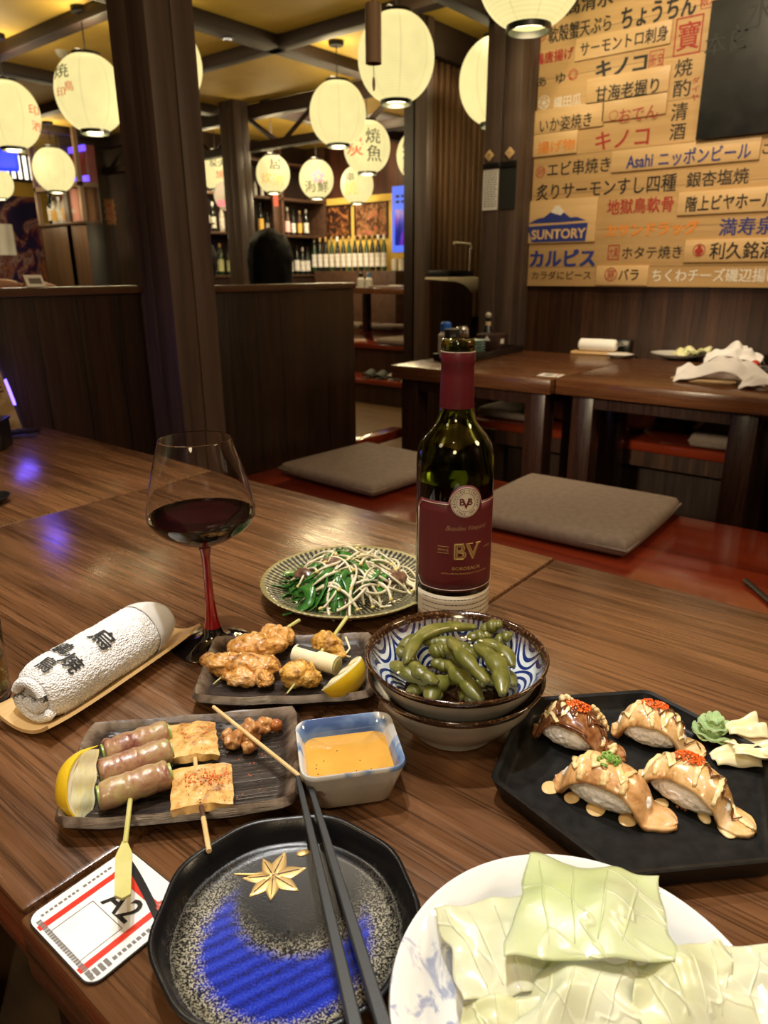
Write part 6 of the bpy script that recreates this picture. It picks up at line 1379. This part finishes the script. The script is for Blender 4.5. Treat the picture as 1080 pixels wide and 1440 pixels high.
for k, (x, y, an, w_, ln_) in enumerate(((1028, 1070, .3, .022, .030), (1050, 1062, -.5, .022, .036), (1062, 1078, -.1, .018, .032), (1042, 1050, .1, .018, .026))):
    p = at(x, y, ZH)
    b = B().grid(16, 12, lambda u, v: V(((u - .5) * ln_, (v - .5) * w_ * (.5 + .8 * u), .0022 + .004 * k + .0075 * abs(math.sin(v * PI * 1.6 + k)) * (.3 + .9 * u) + .001 * math.sin(u * 9))), .0009)
    o = obj('ginger_slice', b, GIN, smooth=180, loc=(p.x, p.y, ZH + .0003)); o.rotation_euler.z = -1.0 + an
    tag(o, ('front', 'upper', 'right hand', 'lower back')[k] + ' pale pickled ginger slice beside the wasabi', 'ginger', 'pickled ginger slices')

# ---- white plate of cabbage
cC = V((.2375, .0790, ZO)); RC = .0865
n = N('blue_flower_porcelain'); cc = n.coord(); x, y, z = n.xyz(cc)
pat = n.noise(cc, 48, 5, .65, 1.2); zone = n.math('LESS_THAN', n.math('ADD', n.math('MULTIPLY', n.math('ADD', x, .060), n.math('ADD', x, .060)), n.math('MULTIPLY', n.math('SUBTRACT', y, .018), n.math('SUBTRACT', y, .018))), .0011)
k_ = n.math('MULTIPLY', zone, n.ramp(pat, [(.52, 0), (.62, .6)])); n.set(Base_Color=n.mix(k_, (.78, .78, .76), (.10, .14, .40)), Roughness=.1, Coat_Weight=.6); POR = n.m
t = thing('white_plate', 'large white plate with a blue floral patch piled with cabbage', 'plate', cC, VIEWZ)
obj('plate', B().lathe([(.0005, .003), (.046, .003), (.048, .0), (.052, .0), (.054, .004), (.068, .0125), (.079, .0225), (RC, .0300), (RC + .0012, .0325), (RC + .0004, .0340), (RC - .0022, .0336), (.076, .0245), (.066, .0145), (.053, .0078), (.0005, .0068)], 120), POR, t, smooth=70)
obj('foot_ring', B().lathe([(.0475, -.0003), (.052, -.0003), (.0525, .003), (.0475, .003)], 72), POR, t)
def cabbage_mat(nm, a, b_):
    n = N(nm); cc = n.coord((1, 1, .3)); f = n.noise(cc, 16, 3); ve = n.math('ABSOLUTE', n.math('SUBTRACT', n.noise(n.coord((26, 7, 7)), 1.6, 2, .5, .5), .5))
    vein = n.ramp(ve, [(.0, 1), (.022, 0)])
    n.set(Base_Color=n.mix(n.math('MULTIPLY', vein, .45), n.ramp(f, [(.35, a), (.62, b_)]), (.80, .81, .64)), Roughness=.32, Subsurface_Weight=.35, Subsurface_Radius=(.008, .009, .004), Coat_Weight=.25); n.bump(n.math('ADD', vein, n.math('MULTIPLY', n.noise(cc, 90, 3), .6)), .45, .0014); return n.m
CG = cabbage_mat('cabbage_green', (.47, .55, .24), (.56, .61, .38)); CW = cabbage_mat('cabbage_white', (.60, .62, .40), (.67, .69, .53)); CY = cabbage_mat('cabbage_cream', (.58, .60, .34), (.65, .66, .47))
def leaf(label, q, z4, m_, puff, seed, waves=1.0):
    Q = [at(x, y, ZO + z_) for (x, y), z_ in zip(q, z4)]; o_ = (Q[0] + Q[1] + Q[2] + Q[3]) / 4
    def f(u, v):
        e = 1 + .16 * NZ.noise(V((u * 3, v * 3, seed))); uu, vv = .5 + (u - .5) * e, .5 + (v - .5) * (1 + .16 * NZ.noise(V((u * 3.4, v * 3.4, seed + 8))))
        p = bil(Q, uu, vv) - o_; k = math.sin(PI * min(1, max(0, u))) * math.sin(PI * min(1, max(0, v)))
        return p + V((0, 0, puff * k + waves * (.0022 * math.sin(u * 11 + seed) * (1 - .5 * v) + .0030 * NZ.noise(V((u * 3.2, v * 3.2, seed + 2))) + .0018 * math.sin(v * 14 + seed * 2) * (2 * abs(u - .5)) ** 3)))
    o = obj('cabbage_leaf', B().grid(44, 40, f, .0009), m_, smooth=180, loc=o_)
    # ribs standing proud along the leaf
    b = B()
    for k in range(4):
        u0 = .18 + .2 * k; b.tube([f(u0 + (j / 14 - .5) * .22 * (k - 1.5) * .6, .04 + .92 * j / 14) - V((0, 0, .0001)) for j in range(1, 14)], [.0008 * math.sin(PI * (j + 1) / 16) for j in range(1, 14)], 6)
    obj('leaf_rib', b, m_, o, smooth=180)
    return tag(o, label, 'cabbage', 'cabbage leaves on the white plate')
leaf('broad cabbage leaf under the others at the lower right of the white plate', ((880, 1470), (1110, 1450), (1085, 1330), (940, 1330)), (.022, .028, .034, .036), CW, .008, 3)
leaf('cream cabbage leaf at the lower left of the white plate', ((640, 1460), (800, 1500), (770, 1385), (655, 1405)), (.020, .020, .032, .026), CY, .006, 5)
leaf('white cabbage leaf at the left over the blue floral patch', ((652, 1412), (800, 1390), (742, 1262), (608, 1276)), (.028, .034, .036, .033), CW, .007, 7)
leaf('cream ribbed cabbage leaf at the right below the topmost leaf', ((905, 1475), (1070, 1440), (1010, 1320), (885, 1350)), (.030, .030, .040, .042), CY, .010, 9)
leaf('pale ribbed cabbage leaf at the bottom centre of the white plate', ((690, 1490), (905, 1480), (895, 1352), (775, 1348)), (.024, .026, .040, .040), CW, .012, 11)
leaf('topmost pale green cabbage leaf lying across the white plate', ((708, 1348), (948, 1350), (926, 1232), (744, 1203)), (.048, .049, .040, .042), CG, .010, 13, .8)

# ---- black plate with the blue glaze and gold leaf
cK = V((.1953, .2280, ZO)); RK = .0695
n = N('starry_black_glaze'); cc = n.coord()
def dist(px_, py_, co=None):
    v = n.new('ShaderNodeVectorMath', operation='DISTANCE'); mp = n.new('ShaderNodeMapping'); mp.inputs['Scale'].default_value = (1, 1, 0); n.link(co or cc, mp.inputs[0]); n.link(mp.outputs[0], v.inputs[0]); v.inputs[1].default_value = (px_, py_, 0); return v.outputs['Value']
fine = n.noise(cc, 950, 2); med = n.noise(cc, 130, 3); rag = n.math('MULTIPLY', n.math('SUBTRACT', n.math('ADD', n.math('MULTIPLY', fine, .6), n.math('MULTIPLY', med, .4)), .5), .022)
d1 = n.math('ADD', dist(-.0005, -.0060), rag); d2 = n.math('ADD', dist(.0045, .0225), rag)
inner = n.math('MULTIPLY', n.ramp(d1, [(.0440, 1), (.0480, 0)]), n.ramp(d2, [(.0370, 0), (.0405, 1)]))
halo = n.math('MULTIPLY', n.ramp(n.math('ADD', dist(0, -.004), rag), [(.052, 1), (.064, 0)]), n.ramp(n.math('ADD', dist(.003, .032), rag), [(.034, 0), (.052, 1)]))
spk = n.math('MULTIPLY', halo, n.ramp(n.math('ADD', n.math('MULTIPLY', fine, .75), n.math('MULTIPLY', n.noise(cc, 420, 2), .25)), [(.48, 0), (.56, 1)]))
stripes = n.math('MULTIPLY_ADD', n.math('SINE', n.math('ADD', n.math('MULTIPLY', n.xyz(n.coord((1, 1, 1), (0, 0, R_(-30))))[1], 2 * PI / .0078), n.math('MULTIPLY', med, 3))), .11, .5)
blue = n.ramp(n.math('ADD', n.math('MULTIPLY', stripes, .6), n.math('MULTIPLY', fine, .4)), [(.40, (.002, .005, .085)), (.52, (.006, .020, .36)), (.70, (.03, .07, .50))])
base = n.mix(spk, (.0045, .0045, .005), (.40, .37, .27)); base = n.mix(inner, base, blue)
n.set(Base_Color=base, Roughness=.26, Specular_IOR_Level=.35); n.bump(fine, .12, .0006); STAR = n.m
t = thing('black_plate', 'round black plate with wavy rim, blue glaze crescent and gold leaf', 'plate', cK, VIEWZ)
prof = [(.0005, .002), (.054, .002), (.056, .0), (.0595, .0), (.0635, .004), (.0690, .0145), (.0708, .0210), (.0711, .0228), (.0696, .0236), (.0676, .0226), (.0645, .0135), (.0622, .0096), (.0606, .0098), (.0592, .0086), (.055, .0076), (.0005, .0066)]
obj('plate', B().lathe(prof, 144, f=lambda a, k: 1 + (.016 * math.cos(9 * a + .6) + .008 * math.cos(5 * a)) * max(0, min(1, (prof[k][0] - .058) / .012))), STAR, t, smooth=60)
Wi = Mx.Translation(cK) @ Mx.Rotation(VIEWZ, 4, 'Z'); Wi = Wi.inverted()
def onk(x, y, dz=.0): p = Wi @ at(x, y, ZO + .0074); return V((p.x, p.y, .0074 + dz))
cen = onk(384, 1232)
lg = B()
for tip in ((402, 1197), (431, 1221), (420, 1253), (381, 1267), (350, 1262), (341, 1236), (369, 1207)):
    tp = onk(*tip); d = tp - cen; L = d.length; d.normalize(); s = V((-d.y, d.x, 0)); w_ = L * .235
    rows = []
    for i in range(9):
        k = i / 8; ww = w_ * (math.sin(PI * (k ** .75)) * .9 + .22 * (1 - k)); c_ = cen + d * L * k; h_ = .0011 * (1 - .5 * k)
        rows.append([c_ - s * ww, c_ - s * ww * .5 + V((0, 0, h_)), c_ + V((0, 0, h_ * .45)), c_ + s * ww * .5 + V((0, 0, h_)), c_ + s * ww])
    lg.rings(rows, False)
lg.tube([onk(330, 1230, .0004), onk(345, 1231, .0006), onk(372, 1230, .0006), cen], [.0006, .0007, .0006, .0005], 6)
obj('gold_leaf', lg, GOLD, t, 'raised gold maple leaf', smooth=60)
vb = B()
for tip in ((399, 1202), (425, 1222), (415, 1250), (381, 1262), (354, 1258), (346, 1236), (371, 1211)): vb.tube([cen + V((0, 0, .0007)), lerp(cen, onk(*tip), .9) + V((0, 0, .0006))], [.00035, .0002], 5)
obj('leaf_vein', vb, INKB, t, 'dark leaf veins')
obj('gold_petal', B().blob(onk(426, 1200, .0004), (.0042, .0026, .0009), 3, rot=Mx.Rotation(.35, 4, 'Z')), GOLD, t, 'small gold petal', smooth=180)

# ---- chopsticks
CHOP = mat('chopstick_grey', (.030, .033, .036), .42, bump=.1, bscale=900)
for (a, za_), (c, zc_), lab in ((((419, 1093), .0305), ((512, 1500), .0385), 'left dark grey chopstick resting across the black plate'), (((433, 1096), .0305), ((553, 1490), .0385), 'right dark grey chopstick resting across the black plate')):
    A, Cc = at(*a, ZO + za_ - .006), at(*c, ZO + zc_ - .006); d = Cc - A; s = d.cross(Zv).normalized(); nrm = s.cross(d).normalized(); rows = []
    for k in range(13):
        q = k / 12; w_ = lerp(.0015, .0034, q ** .8); p = lerp(A, Cc, q) - A
        rows.append([p + s * w_ * cx + nrm * w_ * cy for cx, cy in ((.75, 1), (-.75, 1), (-1, .75), (-1, -.75), (-.75, -1), (.75, -1), (1, -.75), (1, .75))])
    o = obj('chopstick', B().rings(rows, True, True, True), CHOP, loc=A, smooth=30); tag(o, lab, 'chopstick', 'chopsticks')

# ---- table card with the seat number
P0, P1, P2 = at(178, 1193), at(37, 1297), at(130, 1397)
ux = (P2 - P1); cw = ux.length; ch_ = (P0 - P1).length; aC = math.atan2(ux.y, ux.x)
cc_ = (P0 + P2) / 2
t = thing('table_card', 'white and red plastic table card printed A2 at the table corner', 'card', (cc_.x, cc_.y, ZO), aC)
CARDW = mat('card_white', (.80, .80, .80), .16, Coat_Weight=.6); CR = mat('card_red', (.66, .040, .025), .2, Coat_Weight=.6); CK = mat('card_black', (.015, .015, .016), .2)
obj('edge', B().prism(rrect(cw, ch_, .008, 6), 0, .0010), CK, t, 'dark card edge'); obj('face', B().prism(rrect(cw - .0014, ch_ - .0014, .0074, 6), .0010, .0013), CARDW, t, 'white card face')
zc = .00135
def cbox(nm, x0, x1, y0, y1, m_, dz=0): return obj(nm, B().box(x0 * cw - cw / 2, x1 * cw - cw / 2, y0 * ch_ - ch_ / 2, y1 * ch_ - ch_ / 2, zc + dz - .0003, zc + dz + .0001), m_, t)
cbox('red_stripe', .165, .225, .02, .80, CR); cbox('red_stripe', .775, .835, .02, .80, CR); cbox('red_band', .165, .835, .74, .80, CR)
b = B(); N_ = 24
o_ = []; i_ = []
for k in range(N_ + 1):
    u = .16 + .80 * k / N_; y_ = .93 - .22 * ((u - .16) / .8) ** 1.2; o_.append((u * cw - cw / 2, y_ * ch_ - ch_ / 2)); i_.append((u * cw - cw / 2, (y_ - .07) * ch_ - ch_ / 2))
b.prism(o_ + i_[::-1], zc, zc + .0002); obj('black_arc', b, CK, t)
b = B(); b.prism([(x_, y_) for x_, y_ in i_[:15]] + [(i_[14][0], .74 * ch_ - ch_ / 2), (i_[0][0], .74 * ch_ - ch_ / 2)], zc - .0002, zc + .00005); obj('red_panel', b, CR, t)
def ctext(s, x, y, h, ink, bold=0, nm='lettering', w=None): 
    me = fit(text_mesh(s, 1, bold), w, h); obj(nm, map_mesh(me, lambda c: V((x * cw - cw / 2 + c.x, y * ch_ - ch_ / 2 + c.y, zc + .0003))), ink, t, smooth=0)
ctext('A2', .53, .60, .0150, CK, .012)
for nm, x0, x1, y0, y1, dx, dy in (('print_row', .06, .12, .10, .88, 0, .062), ('print_row', .88, .95, .25, .86, 0, .062)):
    y_ = y0
    while y_ < y1: L = random.uniform(.022, .036); cbox(nm, x0 + .018, x1 - .016, y_, y_ + L, mat('print_grey', (.16, .15, .14))); y_ += L + .014 + (.03 if random.random() < .2 else 0)
for k in range(4): cbox('print_mark', .865, .95, .04 + k * .05, .075 + k * .05, mat('print_grey', (.16, .15, .14)))
x_ = .02 + .10
while x_ < .9: L = random.uniform(.018, .03); cbox('print_row', x_, x_ + L, .040, .080, mat('print_grey', (.16, .15, .14)), .0002); x_ += L + .010
b = B(); r_ = random.Random(4)
for k in range(7): b.blob((.80 * cw - cw / 2 + r_.gauss(0, .003), .80 * ch_ - ch_ / 2 + r_.gauss(0, .003), zc + .0002), (.0022, .0018, .0003), 1)
obj('red_stamp', b, mat('stamp_red', (.5, .10, .08), .3), t)
ob = B(); x0_, x1_, y0_, y1_ = [.29 * cw - cw / 2, .73 * cw - cw / 2, .07 * ch_ - ch_ / 2, .46 * ch_ - ch_ / 2]
for a in ((x0_, x1_, y0_, y0_ + .0004), (x0_, x1_, y1_ - .0004, y1_), (x0_, x0_ + .0004, y0_, y1_), (x1_ - .0004, x1_, y0_, y1_)): ob.box(*a, zc, zc + .0002)
obj('square_outline', ob, mat('print_grey', (.16, .15, .14)), t)

# ---- acrylic menu stand at the far left
pS = at(30, 612, T)
t = thing('menu_stand', 'clear acrylic stand with a printed menu at the far left of the table', 'menu stand', (pS.x, pS.y, ZO + .0008), VIEWZ + R_(18))
ACR = N('acrylic'); ACR.set(Base_Color=(.95, .96, 1), Roughness=.03, Transmission_Weight=1.0, IOR=1.3); ACR = ACR.m
LEAN = Mx.Rotation(R_(9), 4, 'X')
obj('base', B().box(-.19, .035, -.035, .055, 0, .004, .001), ACR, t, 'clear base')
obj('panel', B().box(-.19, .012, -.002, .003, .002, .225, .0008, mat=Mx.Translation((0, .0, .010)) @ Mx.Rotation(R_(-9), 4, 'Y') @ LEAN), ACR, t, 'clear panel')
MM = Mx.Translation((0, .0, .010)) @ Mx.Rotation(R_(-9), 4, 'Y') @ LEAN
n = N('menu_print'); cc = n.coord(); f = n.noise(cc, 30, 4); vo = n.new('ShaderNodeTexVoronoi'); vo.inputs['Scale'].default_value = 34; n.link(cc, vo.inputs['Vector'])
n.set(Base_Color=n.mix(n.ramp(f, [(.45, 0), (.55, .7)]), (.52, .40, .28), n.ramp(vo.outputs['Color'], [(0, (.16, .05, .03)), (.4, (.50, .28, .10)), (.7, (.12, .14, .06)), (1, (.62, .55, .46))])), Roughness=.35)
obj('menu_sheet', B().box(-.185, .006, -.0040, -.0024, .006, .220, mat=MM), n.m, t, 'brown printed menu sheet')
for k in range(6): obj('menu_line', B().box(-.05, -.002, -.0046, -.0041, .145 - k * .010, .149 - k * .010, mat=MM), mat('menu_ink', (.10, .06, .04), .5), t)
pB = at(2, 626, T)
t = thing('black_holder', 'black box holder in front of the menu stand at the left edge', 'holder', (pB.x - .03, pB.y, ZO), VIEWZ + R_(10)); obj('box', B().box(-.06, .045, -.04, .03, 0, .060, .003), BLACKP, t); obj('lip', B().box(-.062, .047, -.042, .032, .056, .062, .002), BLACKP, t)
tag(obj('dark_sauce_dish', B().lathe([(.0005, 0), (.02, 0), (.032, .012), (.030, .012), (.02, .003), (.0005, .003)], 32), BLACKP, loc=at(-14, 708, ZO)), 'black dish edge at the left edge of the table near the joint', 'dish')
# ---- drinking glass at the left edge
pG = at(-33, 985, T)
t = thing('drinking_glass', 'clear drinking glass at the left edge beside the towel tray', 'glass', (pG.x, pG.y, ZO))
obj('glass', B().lathe([(.0005, .0), (.026, 0), (.0275, .002), (.0300, .075), (.0298, .0755), (.0288, .075), (.0265, .008), (.0005, .008)], 56), CLEAR, t, smooth=60)
obj('drink', B().lathe([(.0005, .0085), (.0262, .0085), (.0272, .04), (.0005, .04)], 48), mat('pale_drink', (.70, .66, .30), .05, Transmission_Weight=.9, IOR=1.33), t)
